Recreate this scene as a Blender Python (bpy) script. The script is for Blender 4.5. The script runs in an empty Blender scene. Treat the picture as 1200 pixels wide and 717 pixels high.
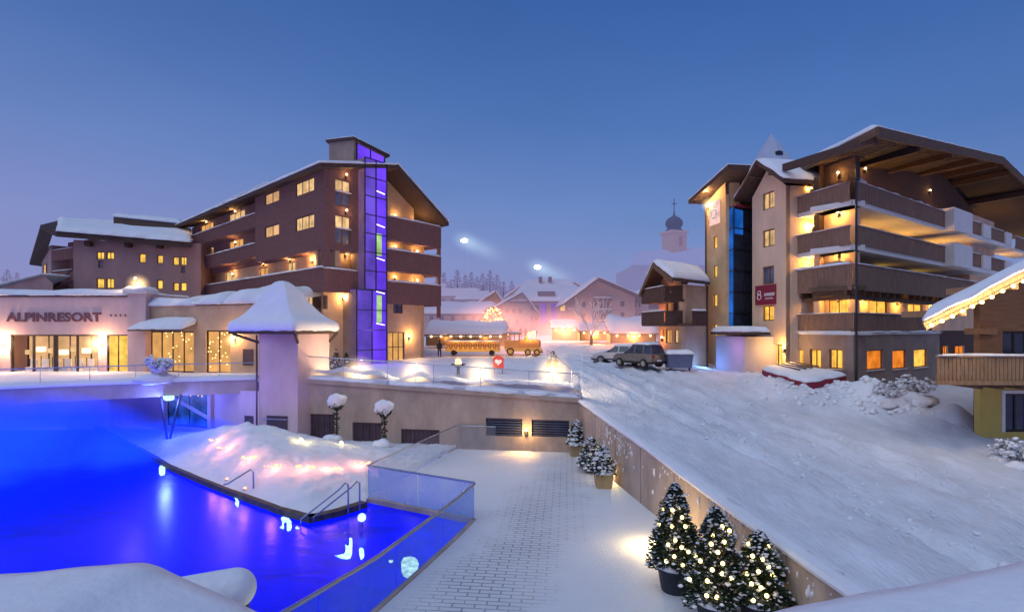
import bpy, math, random
import numpy as np
from mathutils import Vector, noise
random.seed(7)
PI = math.pi
F, HY, CZ = 640.0, 385.0, 7.5            # lens in photo pixels, horizon row, eye height (m)
sc = bpy.context.scene
COL = sc.collection
def X(px, Y): return (px-600)*Y/F
def Z(py, Y): return CZ+(HY-py)*Y/F
def P(px, py, Y): return (X(px, Y), Y, Z(py, Y))
def G(px, py, z=0.0):
    Y = (CZ-z)*F/(py-HY); return (X(px, Y), Y, z)
def nz(x, y, z=0.0): return noise.noise(Vector((x, y, z)))

# ------------------------------------------------------------------ mesh builder
class MB:
    def __init__(s): s.v = []; s.f = []
    def add(s, vs, fs):
        o = len(s.v); s.v += [tuple(v) for v in vs]; s.f += [tuple(o+i for i in f) for f in fs]; return s
    def quad(s, a, b, c, d): return s.add([a, b, c, d], [(0, 1, 2, 3)])
    def hexa(s, p):       # 8 points: bottom ring 0-3, top ring 4-7
        return s.add(p, [(0, 3, 2, 1), (4, 5, 6, 7), (0, 1, 5, 4), (1, 2, 6, 5), (2, 3, 7, 6), (3, 0, 4, 7)])
    def box(s, c, d, rz=0.0):
        cx, cy, cz = c; hx, hy, hz = d[0]/2, d[1]/2, d[2]/2; ca, sa = math.cos(rz), math.sin(rz)
        pts = []
        for z in (-hz, hz):
            for x, y in ((-hx, -hy), (hx, -hy), (hx, hy), (-hx, hy)):
                pts.append((cx+x*ca-y*sa, cy+x*sa+y*ca, cz+z))
        return s.hexa(pts)
    def prism(s, poly, z0, z1):
        n = len(poly)
        zt = z1 if isinstance(z1, (list, tuple)) else [z1]*n
        zb = z0 if isinstance(z0, (list, tuple)) else [z0]*n
        vs = [(p[0], p[1], zb[i]) for i, p in enumerate(poly)]+[(p[0], p[1], zt[i]) for i, p in enumerate(poly)]
        fs = [tuple(range(n))[::-1], tuple(range(n, 2*n))]+[(i, (i+1) % n, n+(i+1) % n, n+i) for i in range(n)]
        return s.add(vs, fs)
    def plate(s, pts, th):        # polygon in space with vertical thickness th downwards
        n = len(pts)
        vs = list(pts)+[(p[0], p[1], p[2]-th) for p in pts]
        return s.add(vs, [tuple(range(n)), tuple(range(2*n-1, n-1, -1))]+[(i, n+i, n+(i+1) % n, (i+1) % n) for i in range(n)])
    def tube(s, pts, r, n=8, cap=True):
        pts = [Vector(p) for p in pts]; R = r if isinstance(r, (list, tuple)) else [r]*len(pts)
        vs, fs = [], []
        for i, p in enumerate(pts):
            t = (pts[min(i+1, len(pts)-1)]-pts[max(i-1, 0)]).normalized()
            u = t.cross(Vector((0, 0, 1)) if abs(t.z) < .9 else Vector((1, 0, 0))).normalized(); w = t.cross(u)
            for k in range(n):
                a = 2*PI*k/n; vs.append(tuple(p+R[i]*(math.cos(a)*u+math.sin(a)*w)))
        for i in range(len(pts)-1):
            for k in range(n):
                fs.append((i*n+k, i*n+(k+1) % n, (i+1)*n+(k+1) % n, (i+1)*n+k))
        if cap: fs += [tuple(range(n))[::-1], tuple(range((len(pts)-1)*n, len(pts)*n))]
        return s.add(vs, fs)
    def bar(s, a, b, w, h=None):
        a = Vector(a); b = Vector(b); h = h or w; t = (b-a).normalized()
        u = t.cross(Vector((0, 0, 1)) if abs(t.z) < .95 else Vector((1, 0, 0))).normalized()*w/2; q = t.cross(u).normalized()*h/2
        return s.hexa([a-u-q, a+u-q, a+u+q, a-u+q, b-u-q, b+u-q, b+u+q, b-u+q])
    def lathe(s, prof, c, n=20, cap=True, wob=0):
        vs, fs = [], []
        for j, (r, z) in enumerate(prof):
            for k in range(n):
                a = 2*PI*k/n; q = 1+wob*nz(math.cos(a)*2+c[0], math.sin(a)*2+c[1], j*.7)
                vs.append((c[0]+r*q*math.cos(a), c[1]+r*q*math.sin(a), c[2]+z))
        for j in range(len(prof)-1):
            for k in range(n):
                fs.append((j*n+k, j*n+(k+1) % n, (j+1)*n+(k+1) % n, (j+1)*n+k))
        if cap: fs += [tuple(range(n))[::-1], tuple(range((len(prof)-1)*n, len(prof)*n))]
        return s.add(vs, fs)
    def ball(s, c, r, n=10, m=7, sq=(1, 1, 1), wob=0):
        prof = [(max(.02, math.sin(PI*j/m)), -math.cos(PI*j/m)) for j in range(m+1)]
        o = len(s.v); s.lathe(prof, (0, 0, 0), n)
        for i in range(o, len(s.v)):
            x, y, z = s.v[i]; q = 1+wob*nz(x*1.5+c[0], y*1.5+c[1], z*1.5+c[2])
            s.v[i] = (c[0]+x*r*sq[0]*q, c[1]+y*r*sq[1]*q, c[2]+z*r*sq[2]*q)
        return s
    def build(s, name, m, parent=None, smooth=False):
        me = bpy.data.meshes.new(name); off = world_loc(parent) if parent else (0, 0, 0)
        me.from_pydata([(v[0]-off[0], v[1]-off[1], v[2]-off[2]) for v in s.v], [], s.f)
        me.update()
        o = bpy.data.objects.new(name, me); COL.objects.link(o)
        if m: me.materials.append(m)
        if smooth: me.polygons.foreach_set('use_smooth', [True]*len(me.polygons))
        if parent: o.parent = parent
        WL[o.name] = off if parent else (0, 0, 0)
        return o
WL = {}
def world_loc(o): return WL.get(o.name, tuple(o.location))
def recenter(o, c):
    """move the origin of a top-level mesh to c"""
    for v in o.data.vertices: v.co = v.co-Vector(c)
    o.location = c; WL[o.name] = tuple(c); return o
def tag(o, label=None, cat=None, group=None, kind=None):
    if label: o['label'] = label
    if cat: o['category'] = cat
    if group: o['group'] = group
    if kind: o['kind'] = kind
    return o
def thing(name, label, cat, loc, group=None):
    o = bpy.data.objects.new(name, None); COL.objects.link(o); o.location = loc; WL[o.name] = tuple(loc)
    o.empty_display_size = .2
    return tag(o, label, cat, group)
def copy_tree(o, loc, label=None, rz=None, parent=None, scale=None):
    c = o.copy(); COL.objects.link(c)
    if parent: c.parent = parent
    else:
        c.location = loc
        if rz is not None: c.rotation_euler = (0, 0, rz)
        if scale: c.scale = (scale,)*3
        if label: c['label'] = label
    for ch in list(o.children): copy_tree(ch, None, parent=c)
    return c
def lamp(name, loc, col, power, parent=None, r=.06, spot=None, to=None):
    l = bpy.data.lights.new(name, 'SPOT' if spot else 'POINT'); l.energy = power; l.color = col; l.shadow_soft_size = r
    o = bpy.data.objects.new(name, l); COL.objects.link(o)
    off = world_loc(parent) if parent else (0, 0, 0)
    o.location = (loc[0]-off[0], loc[1]-off[1], loc[2]-off[2])
    if parent: o.parent = parent
    if spot:
        l.spot_size = spot; l.spot_blend = .6
        o.rotation_euler = (Vector(to)-Vector(loc)).to_track_quat('-Z', 'Y').to_euler()
    return o

# ------------------------------------------------------------------ materials
HAZE = (.285, .255, .52)
M = {}
def mat(name, col, rough=.8, var=.18, scale=1.2, bump=0., bscale=12., haze=0., metal=0., emit=None, es=0., spec=.3, stretch=None, hcol=None, trans=0., alpha=1., streak=0.):
    m = bpy.data.materials.new(name); m.use_nodes = True; nt = m.node_tree; N = nt.nodes; Lk = nt.links
    b = N['Principled BSDF']; out = N['Material Output']
    b.inputs['Roughness'].default_value = rough; b.inputs['Metallic'].default_value = metal
    b.inputs['Specular IOR Level'].default_value = spec
    tc = N.new('ShaderNodeTexCoord'); mp = N.new('ShaderNodeMapping'); Lk.new(tc.outputs['Object'], mp.inputs['Vector'])
    if stretch: mp.inputs['Scale'].default_value = stretch
    n = N.new('ShaderNodeTexNoise'); n.inputs['Scale'].default_value = scale; n.inputs['Detail'].default_value = 6; n.inputs['Roughness'].default_value = .65
    Lk.new(mp.outputs[0], n.inputs['Vector'])
    r = N.new('ShaderNodeValToRGB'); r.color_ramp.elements[0].position = .3; r.color_ramp.elements[1].position = .7
    r.color_ramp.elements[0].color = tuple(c*(1-var) for c in col)+(1,); r.color_ramp.elements[1].color = tuple(min(1, c*(1+var)) for c in col)+(1,)
    Lk.new(n.outputs['Fac'], r.inputs['Fac']); Lk.new(r.outputs['Color'], b.inputs['Base Color'])
    if bump:
        n2 = N.new('ShaderNodeTexNoise'); n2.inputs['Scale'].default_value = bscale; n2.inputs['Detail'].default_value = 5
        Lk.new(mp.outputs[0], n2.inputs['Vector'])
        bp = N.new('ShaderNodeBump'); bp.inputs['Strength'].default_value = bump; bp.inputs['Distance'].default_value = .08
        Lk.new(n2.outputs['Fac'], bp.inputs['Height']); Lk.new(bp.outputs[0], b.inputs['Normal'])
    if emit:
        b.inputs['Emission Color'].default_value = emit+(1,); b.inputs['Emission Strength'].default_value = es
    if trans: b.inputs['Transmission Weight'].default_value = trans
    if alpha < 1: b.inputs['Alpha'].default_value = alpha
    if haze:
        e = N.new('ShaderNodeEmission'); e.inputs['Color'].default_value = (hcol or HAZE)+(1,); mx = N.new('ShaderNodeMixShader'); mx.inputs[0].default_value = haze  # distance haze painted into the surface as a fixed share of emission
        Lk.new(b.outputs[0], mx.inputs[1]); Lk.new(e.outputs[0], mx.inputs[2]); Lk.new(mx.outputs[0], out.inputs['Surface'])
    M[name] = m; return m
def glow(name, col, s, var=.5, scale=1.3, haze=0., curtain=0.):
    """a lit surface: emission broken up by soft noise and hanging folds"""
    m = bpy.data.materials.new(name); m.use_nodes = True; nt = m.node_tree; N = nt.nodes; Lk = nt.links
    N.remove(N['Principled BSDF']); out = N['Material Output']
    e = N.new('ShaderNodeEmission'); e.inputs['Color'].default_value = col+(1,)
    tc = N.new('ShaderNodeTexCoord'); n = N.new('ShaderNodeTexNoise'); n.inputs['Scale'].default_value = scale; n.inputs['Detail'].default_value = 3
    Lk.new(tc.outputs['Object'], n.inputs['Vector'])
    mr = N.new('ShaderNodeMapRange'); mr.inputs['From Min'].default_value = .3; mr.inputs['From Max'].default_value = .7
    mr.inputs['To Min'].default_value = s*(1-var); mr.inputs['To Max'].default_value = s*(1+var)
    Lk.new(n.outputs['Fac'], mr.inputs['Value'])
    last = mr.outputs[0]
    if curtain:
        w = N.new('ShaderNodeTexWave'); w.inputs['Scale'].default_value = 4; w.inputs['Distortion'].default_value = 2
        mp = N.new('ShaderNodeMapping'); mp.inputs['Scale'].default_value = (1, 1, .04); Lk.new(tc.outputs['Object'], mp.inputs[0]); Lk.new(mp.outputs[0], w.inputs['Vector'])
        m2 = N.new('ShaderNodeMapRange'); m2.inputs['To Min'].default_value = 1-curtain; m2.inputs['To Max'].default_value = 1; Lk.new(w.outputs['Fac'], m2.inputs['Value'])
        mu = N.new('ShaderNodeMath'); mu.operation = 'MULTIPLY'; Lk.new(last, mu.inputs[0]); Lk.new(m2.outputs[0], mu.inputs[1]); last = mu.outputs[0]
    Lk.new(last, e.inputs['Strength']); Lk.new(e.outputs[0], out.inputs['Surface'])
    M[name] = m; return m
def volume(name, col, strength, dens=.05, kind='ball', rad=1., scale=.35, sq=1., pw=3.):
    """vapour with lamp glow put in as emission, thinning out from the middle (object space)"""
    m = bpy.data.materials.new(name); m.use_nodes = True; nt = m.node_tree; N = nt.nodes; Lk = nt.links
    N.remove(N['Principled BSDF']); out = N['Material Output']
    tc = N.new('ShaderNodeTexCoord')
    mp = N.new('ShaderNodeMapping'); mp.inputs['Scale'].default_value = (1/rad, 1/rad, 1/(rad*sq)); Lk.new(tc.outputs['Object'], mp.inputs[0])
    ln = N.new('ShaderNodeVectorMath'); ln.operation = 'LENGTH'; Lk.new(mp.outputs[0], ln.inputs[0])
    mr = N.new('ShaderNodeMapRange'); mr.inputs['From Min'].default_value = 0; mr.inputs['From Max'].default_value = 1; mr.inputs['To Min'].default_value = 1; mr.inputs['To Max'].default_value = 0
    Lk.new(ln.outputs['Value'], mr.inputs['Value'])
    pn = N.new('ShaderNodeMath'); pn.operation = 'POWER'; pn.inputs[1].default_value = pw; Lk.new(mr.outputs[0], pn.inputs[0]); last = pn.outputs[0]
    if kind == 'steam':
        n = N.new('ShaderNodeTexNoise'); n.inputs['Scale'].default_value = scale; n.inputs['Detail'].default_value = 3; Lk.new(tc.outputs['Object'], n.inputs['Vector'])
        m2 = N.new('ShaderNodeMapRange'); m2.inputs['From Min'].default_value = .35; m2.inputs['From Max'].default_value = .7; Lk.new(n.outputs['Fac'], m2.inputs['Value']); n.inputs['Distortion'].default_value = 1.5
        mu = N.new('ShaderNodeMath'); mu.operation = 'MULTIPLY'; Lk.new(last, mu.inputs[0]); Lk.new(m2.outputs[0], mu.inputs[1]); last = mu.outputs[0]
    s1 = N.new('ShaderNodeMath'); s1.operation = 'MULTIPLY'; s1.inputs[1].default_value = strength; Lk.new(last, s1.inputs[0])
    e = N.new('ShaderNodeEmission'); e.inputs['Color'].default_value = col+(1,); Lk.new(s1.outputs[0], e.inputs['Strength'])
    s2 = N.new('ShaderNodeMath'); s2.operation = 'MULTIPLY'; s2.inputs[1].default_value = dens; Lk.new(last, s2.inputs[0])
    v = N.new('ShaderNodeVolumeAbsorption'); v.inputs['Color'].default_value = (.5, .5, .6, 1); Lk.new(s2.outputs[0], v.inputs['Density'])
    a = N.new('ShaderNodeAddShader'); Lk.new(e.outputs[0], a.inputs[0]); Lk.new(v.outputs[0], a.inputs[1]); Lk.new(a.outputs[0], out.inputs['Volume'])
    M[name] = m; return m
def glass(name, tint, op=.35, rough=.05):
    """pane of safety glass: mostly clear, a little of its own colour, mirror-like at a slant"""
    m = bpy.data.materials.new(name); m.use_nodes = True; nt = m.node_tree; N = nt.nodes; Lk = nt.links
    b = N['Principled BSDF']; b.inputs['Base Color'].default_value = tint+(1,); b.inputs['Roughness'].default_value = rough
    t = N.new('ShaderNodeBsdfTransparent'); t.inputs['Color'].default_value = (.93, .96, 1, 1)
    n = N.new('ShaderNodeTexNoise'); n.inputs['Scale'].default_value = .8; n.inputs['Detail'].default_value = 4
    tc = N.new('ShaderNodeTexCoord'); Lk.new(tc.outputs['Object'], n.inputs['Vector'])
    mr = N.new('ShaderNodeMapRange'); mr.inputs['To Min'].default_value = op*.6; mr.inputs['To Max'].default_value = op*1.4; Lk.new(n.outputs['Fac'], mr.inputs['Value'])
    mx = N.new('ShaderNodeMixShader'); Lk.new(mr.outputs[0], mx.inputs[0]); Lk.new(t.outputs[0], mx.inputs[1]); Lk.new(b.outputs[0], mx.inputs[2]); Lk.new(mx.outputs[0], N['Material Output'].inputs['Surface'])
    M[name] = m; return m

mat('snow', (.80, .80, .82), .75, .05, .8, .35, 6, spec=.2)
mat('snow_fine', (.82, .82, .84), .7, .05, 2, .28, 9, spec=.2)
mat('snow_far', (.75, .74, .80), .9, .06, .3, haze=.38)
mat('snow_mid', (.78, .76, .80), .9, .05, .5, .2, 3, haze=.15, hcol=(.40, .30, .52))
mat('plaster', (.76, .53, .36), .9, .16, .6, .15, 30, stretch=(1, 1, .35))
mat('plaster_warm', (.60, .39, .25), .9, .16, .7, .12, 30)
mat('plaster_gold', (.72, .48, .24), .9, .16, .7, .1, 30)
mat('plaster_taupe', (.32, .23, .185), .9, .2, .7, .2, 25)
mat('plaster_rose', (.40, .25, .24), .9, .18, .5, .15, 25, stretch=(1, 1, .4))
mat('plaster_pink', (.68, .47, .45), .9, .16, .5, .15, 25, stretch=(1, 1, .4))
mat('plaster_wall', (.48, .36, .28), .9, .22, .9, .25, 14, stretch=(1, 1, .5))
mat('plaster_white', (.72, .68, .64), .85, .05)
mat('plaster_olive', (.62, .47, .13), .9, .1)
mat('timber_dark', (.085, .05, .04), .8, .3, 2.5, .3, 10, stretch=(1, 1, 6))
mat('timber_left', (.15, .068, .05), .8, .35, 2.5, .35, 10, stretch=(1, 1, 6), haze=.07, hcol=(.30, .16, .30))
mat('timber_rail', (.25, .15, .105), .8, .35, 3, .3, 10, stretch=(6, 6, .5))
mat('timber_beam', (.13, .08, .05), .8, .3, 3, .2, 10)
mat('timber_light', (.33, .20, .105), .75, .3, 3, .25, 10, stretch=(5, 5, .5))
mat('timber_pale', (.30, .17, .09), .8, .25, 2, .2, 10, stretch=(.6, .6, 7))
mat('frame_wood', (.22, .10, .05), .6, .2)
mat('frame_dark', (.05, .035, .035), .5, .2)
mat('glass_dark', (.035, .045, .075), .12, .3, spec=.6)
mat('glass_dusk', (.11, .12, .20), .15, .3, spec=.6)
mat('metal', (.45, .46, .50), .35, .1, metal=.9)
mat('metal_dark', (.05, .05, .06), .4, .2, metal=.6)
mat('stone', (.10, .085, .08), .8, .4, 3, .4, 12)
mat('concrete', (.44, .34, .27), .92, .3, .8, .5, 9, stretch=(1, 1, .4))
mat('red_board', (.26, .025, .05), .6, .1)
mat('white_paint', (.75, .72, .70), .6, .05)
mat('sign_letter', (.17, .075, .10), .6, .1)
mat('pot_dark', (.035, .04, .055), .5, .2)
mat('pot_stone', (.42, .31, .16), .8, .2)
mat('spruce', (.028, .048, .024), .85, .5, 6)
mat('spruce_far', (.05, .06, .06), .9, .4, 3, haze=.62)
mat('bark', (.09, .06, .045), .9, .3, 8)
mat('twig', (.16, .13, .12), .9, .3, 8)
mat('rubber', (.02, .02, .022), .8, .1)
glass('pool_glass', (.12, .30, .80), .46)
glass('rail_glass', (.50, .48, .52), .22)
glow('lit_yellow', (1, .60, .11), 1.25, .4, 1.2, curtain=.35)
glow('lit_warm', (1, .50, .16), .95, .28, .8, curtain=.4)
glow('lit_pale', (1, .63, .30), 1.0, .4, 1.3, curtain=.35)
glow('lit_orange', (1, .27, .03), .95, .35, 1.4, curtain=.25)
glow('lit_gold', (1, .52, .08), 1.35, .35, 1.4, curtain=.25)
glow('lit_room', (1, .56, .27), .72, .28, .8)
glow('lit_violet', (.17, .06, 1.0), 1.0, .35, .35)
glow('lit_violet_soft', (.22, .12, .95), .62, .35, .5)
glow('lit_blue', (.02, .19, .85), .55, .5, .6)
glow('lit_pool', (.03, .12, .75), .5, .7, 1.2)
glow('tube_white', (.75, .62, 1.0), 3.0, .1)
glow('tube_green', (.55, .9, .35), .8, .4, 1)
glow('bulb', (1, .74, .33), 14, .1)
glow('bulb_tree', (1, .76, .27), 6, .1)
glow('bulb_white', (1, .88, .66), 30, .1)
glow('bulb_pink', (1, .33, .17), 4, .2)
glow('flame', (1, .50, .12), 6, .4, 3)
glow('cyan_glow', (.55, .95, 1.0), 1.4, .5, 4)
WARM = (1, .58, .20); WARMW = (1, .72, .38); PINK = (1, .30, .17)

# ------------------------------------------------------------------ facade frames
class Fr:
    def __init__(s, a, b):
        s.a = Vector((a[0], a[1])); d = Vector((b[0]-a[0], b[1]-a[1])); s.len = d.length; s.d = d.normalized()
        n = Vector((s.d.y, -s.d.x)); s.n = n if n.dot(-s.a) > 0 else -n
    @classmethod
    def px(c, x0, Y0, x1, Y1): return c((X(x0, Y0), Y0), (X(x1, Y1), Y1))
    def p(s, t, out, z):
        q = s.a+s.d*t+s.n*out; return (q.x, q.y, z)
    def s(s, px, out=0.):
        o = s.a+s.n*out; k = (px-600)/F; return (k*o.y-o.x)/(s.d.x-k*s.d.y)
    def Y(s, px, out=0.): return s.p(s.s(px, out), out, 0)[1]
    def z(s, px, py, out=0.): return Z(py, s.Y(px, out))
    def rect(s, x0, x1, y0, y1, out=0.):
        a, b = sorted((s.s(x0, out), s.s(x1, out))); m = s.Y((x0+x1)/2, out)
        return (a, b, Z(y1, m), Z(y0, m))
    def box(s, mb, s0, s1, o0, o1, z0, z1, zt=None):
        z1a, z1b = zt if zt else (z1, z1)
        pts = [s.p(s0, o0, z0), s.p(s1, o0, z0), s.p(s1, o1, z0), s.p(s0, o1, z0), s.p(s0, o0, z1a), s.p(s1, o0, z1b), s.p(s1, o1, z1b), s.p(s0, o1, z1a)]
        return mb.hexa(pts)
def wall_sheet(mb, fr, s0, s1, z0, z1, holes, out=0., dep=.35):
    """a wall face with real openings (and their reveals), dep thick"""
    hs = [(max(s0, h[0]), min(s1, h[1]), max(z0, h[2]), min(z1, h[3])) for h in holes if h[1] > s0 and h[0] < s1 and h[3] > z0 and h[2] < z1]
    S = sorted({s0, s1, *[h[0] for h in hs], *[h[1] for h in hs]}); T = sorted({z0, z1, *[h[2] for h in hs], *[h[3] for h in hs]})
    for i in range(len(S)-1):
        for j in range(len(T)-1):
            cs, ct = (S[i]+S[i+1])/2, (T[j]+T[j+1])/2
            if any(h[0] < cs < h[1] and h[2] < ct < h[3] for h in hs): continue
            mb.quad(fr.p(S[i], out, T[j]), fr.p(S[i+1], out, T[j]), fr.p(S[i+1], out, T[j+1]), fr.p(S[i], out, T[j+1]))
    for a, b, c, d in hs+[(s0, s1, z0, z1)]:
        for (sa, za), (sb, zb) in (((a, c), (b, c)), ((b, c), (b, d)), ((b, d), (a, d)), ((a, d), (a, c))):
            mb.quad(fr.p(sa, out, za), fr.p(sb, out, zb), fr.p(sb, out-dep, zb), fr.p(sa, out-dep, za))
    return mb
def window(par, fr, r, out, lit, frame='frame_wood', mull=1, sill=True, trans=0, t=.07, name='window', back=.16):
    a, b, c, d = r; mb = MB(); o0, o1 = out-back-.03, out-back+.06
    for q in ((a, a+t, c, d), (b-t, b, c, d), (a+t, b-t, d-t, d), (a+t, b-t, c, c+t)): fr.box(mb, q[0], q[1], o0, o1, q[2], q[3])
    for k in range(mull):
        m = a+(b-a)*(k+1)/(mull+1); fr.box(mb, m-t*.45, m+t*.45, o0, o1-.01, c+t, d-t)
    for k in range(trans):
        m = c+(d-c)*(k+1)/(trans+1); fr.box(mb, a+t, b-t, o0, o1-.015, m-t*.4, m+t*.4)
    w = mb.build(name, M[frame], par)
    MB().quad(fr.p(a+.01, out-back, c+.01), fr.p(b-.01, out-back, c+.01), fr.p(b-.01, out-back, d-.01), fr.p(a+.01, out-back, d-.01)).build('pane', M[lit], w)
    if sill:
        fr.box(MB(), a-.08, b+.08, out-.1, out+.09, c-.07, c-.003).build('sill', M['plaster_white' if sill == 1 else 'snow'], w)
    return w
def snow_cap(corners, th, nx=16, ny=8, rag=.12, seed=0., base=0.):
    """rounded blanket of snow over a 3D quad (corners in ring order)"""
    mb = MB(); a, b, c, d = [Vector(p) for p in corners]; top, bot = [], []
    for j in range(ny+1):
        v = j/ny
        for i in range(nx+1):
            u = i/nx; p = (a*(1-u)+b*u)*(1-v)+(d*(1-u)+c*u)*v
            e = min(u*(b-a).length, (1-u)*(b-a).length, v*(d-a).length, (1-v)*(d-a).length)
            k = min(1, e/(th*1.2)); k = math.sqrt(max(0, 1-(1-k)**2))
            h = th*(.25+.75*k)*(1+rag*2*nz(p.x*.45+seed, p.y*.45, p.z*.3))
            w = Vector((nz(p.x*1.1, p.y*1.1+seed, 3), nz(p.x*1.1+9, p.y*1.1, 5), 0))*rag*(1 if e < .01 else 0)*1.2
            top.append(tuple(p+w+Vector((0, 0, h+base)))); bot.append(tuple(p+w*.7+Vector((0, 0, base-.01))))
    n = nx+1; N = len(top); mb.v = top+bot
    for j in range(ny):
        for i in range(nx):
            q = (j*n+i, j*n+i+1, (j+1)*n+i+1, (j+1)*n+i); mb.f.append(q); mb.f.append(tuple(N+k for k in reversed(q)))
    ring = [i for i in range(n)]+[(j*n+nx) for j in range(1, ny+1)]+[ny*n+i for i in range(nx-1, -1, -1)]+[j*n for j in range(ny-1, 0, -1)]
    for k in range(len(ring)):
        p, q = ring[k], ring[(k+1) % len(ring)]; mb.f.append((p, N+p, N+q, q))
    return mb
def railing(par, fr, s0, s1, out, z0, z1, mtl='timber_rail', step=.15, snow=True, gap=.03, name='railing', ends=None, cap=.08):
    mb = MB(); n = max(2, int((s1-s0)/step)); st = (s1-s0)/n
    for k in range(n):
        q = .012*(k % 3)
        fr.box(mb, s0+k*st+gap/2, s0+(k+1)*st-gap/2, out-.05-q*.4, out-.01-q*.4, z0+q, z1-.03)
    fr.box(mb, s0, s1, out-.11, out+.02, z1-.03, z1+.05); fr.box(mb, s0, s1, out-.10, out-.055, z0+.12, z0+.22)
    if ends:
        for e in ends:
            m = max(2, int((e[1])/step)); st2 = e[1]/m
            for k in range(m): fr.box(mb, e[0]-.03, e[0]+.01, out-.12-(k+1)*st2+gap, out-.12-k*st2, z0, z1-.03)
            fr.box(mb, e[0]-.06, e[0]+.04, out-.12-e[1], out-.11, z1-.03, z1+.05)
    o = mb.build(name, M[mtl], par)
    if snow:
        L = s1-s0
        snow_cap([fr.p(s0, out+.06, z1+.05), fr.p(s1, out+.06, z1+.05), fr.p(s1, out-.15, z1+.05), fr.p(s0, out-.15, z1+.05)], cap, max(8, int(L*2.5)), 3, .25, s0).build('rail_snow', M['snow_fine'], o, True)
    return o
def sconce(par, fr, px, py, out, power=40, col=WARM, s=None, z=None, up=True):
    t = fr.s(px, out) if s is None else s; zz = fr.z(px, py, out) if z is None else z
    o = MB().lathe([(.05, -.16), (.09, -.1), (.09, .1), (.05, .16)], fr.p(t, out+.14, zz), 10); fr.box(o, t-.05, t+.05, out, out+.08, zz-.08, zz+.08)
    b = o.build('wall_lamp', M['metal_dark'], par)
    m = MB().ball(fr.p(t, out+.14, zz+.2), .085, 8, 6); m.build('bulb', M['bulb'], b)
    lamp('lamp_light', fr.p(t, out+.42, zz+.12), col, power, b, .12)
    return b
# ------------------------------------------------------------------ ground heights
WA, WB, WN = (4.05, 33.0), (-14.06, 36.0), (7.3, 12.15)   # corner of the walls, terrace wall's other end, near end of the road wall
ctrl = [(4.05, 33, 3.1), (5.7, 22.5, 2.45), (7.3, 12.2, 1.72), (10.75, 43, 4.55), (16.5, 46, 4.3), (20, 42, 4.1), (22.3, 36.2, 2.7), (26.6, 34, 2.3), (24.0, 27, 2.1),
        (14, 15, 1.5), (20.6, 22, 1.6), (4.4, 70, 5.5), (0, 100, 6.2), (30, 100, 6.4), (-40, 100, 6.4), (60, 60, 4.0), (-80, 60, 5), (70, 30, 2.3), (30, 18, 1.3), (10, 7, 1.4), (40, 45, 2.6),
        (-29, 31, 3.95), (-22, 34, 3.95), (-17.3, 37, 3.95), (-14, 36, 3.95), (-5, 34.5, 3.4), (-15.5, 45, 4.35), (-7.3, 56, 4.5), (-40, 43.5, 4.05), (-25, 43.5, 4.05), (-6, 60, 4.45), (4, 60, 4.5), (14, 52, 4.7),
        (-8, 45, 4.2), (0, 45, 4.2), (60, 140, 7), (-60, 140, 7.3), (0, 150, 7.2), (0, 400, 8), (200, 400, 8), (-200, 400, 8), (30, 12, 1.3)]
_c = np.array(ctrl); _d = np.hypot(_c[:, None, 0]-_c[None, :, 0], _c[:, None, 1]-_c[None, :, 1])
_A = np.block([[_d, np.ones((len(_c), 1))], [np.ones((1, len(_c))), np.zeros((1, 1))]])
_w = np.linalg.solve(_A, np.append(_c[:, 2], 0))
def gz(x, y): return float(np.hypot(_c[:, 0]-x, _c[:, 1]-y) @ _w[:-1]+_w[-1])
def line_hit(px, a, b):
    k = (px-600)/F; dx, dy = b[0]-a[0], b[1]-a[1]; t = (k*a[1]-a[0])/(dx-k*dy); return a[1]+dy*t
def terrace_edge(px):     # depth at which the upper ground begins, by bearing
    pts = [(-400, 27.5), (-200, 28.5), (0, 31), (75, 32.6), (150, 34), (225, 35.6), (300, 37), (350, 36.2)]
    if px < 350:
        return float(np.interp(px, [p[0] for p in pts], [p[1] for p in pts]))
    if px < 680.3: return line_hit(px, WB, WA)+.22
    if px < 985: return line_hit(px, WA, WN)+.12
    return float(np.interp(px, [985, 1100, 1250, 1700], [12.3, 10, 8, 7]))
def seg_d(x, y, pts):
    best = 1e9; P0 = Vector((x, y))
    for a, b in zip(pts, pts[1:]):
        a = Vector(a); b = Vector(b); t = max(0, min(1, (P0-a).dot(b-a)/(b-a).length_squared)); best = min(best, (P0-(a+(b-a)*t)).length)
    return best
BERM = [(20.4, 37.2), (21.6, 33.6), (22.9, 31.0), (23.6, 29.2)]
BERM2 = [(17.2, 38.6), (18.4, 34.2), (21.2, 33.2)]
TRK = [[(3.0, 70), (7.5, 46), (11.5, 33), (14.8, 22), (17, 14), (19, 9)], [(5.0, 70), (9.5, 46), (13.3, 33), (16.6, 22), (19, 14), (21, 9)], [(2.5, 60), (6.3, 40), (9.0, 28), (11, 18), (12.4, 9)], [(4, 60), (8.0, 40), (10.6, 28), (12.6, 18), (14, 9)]]
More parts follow.
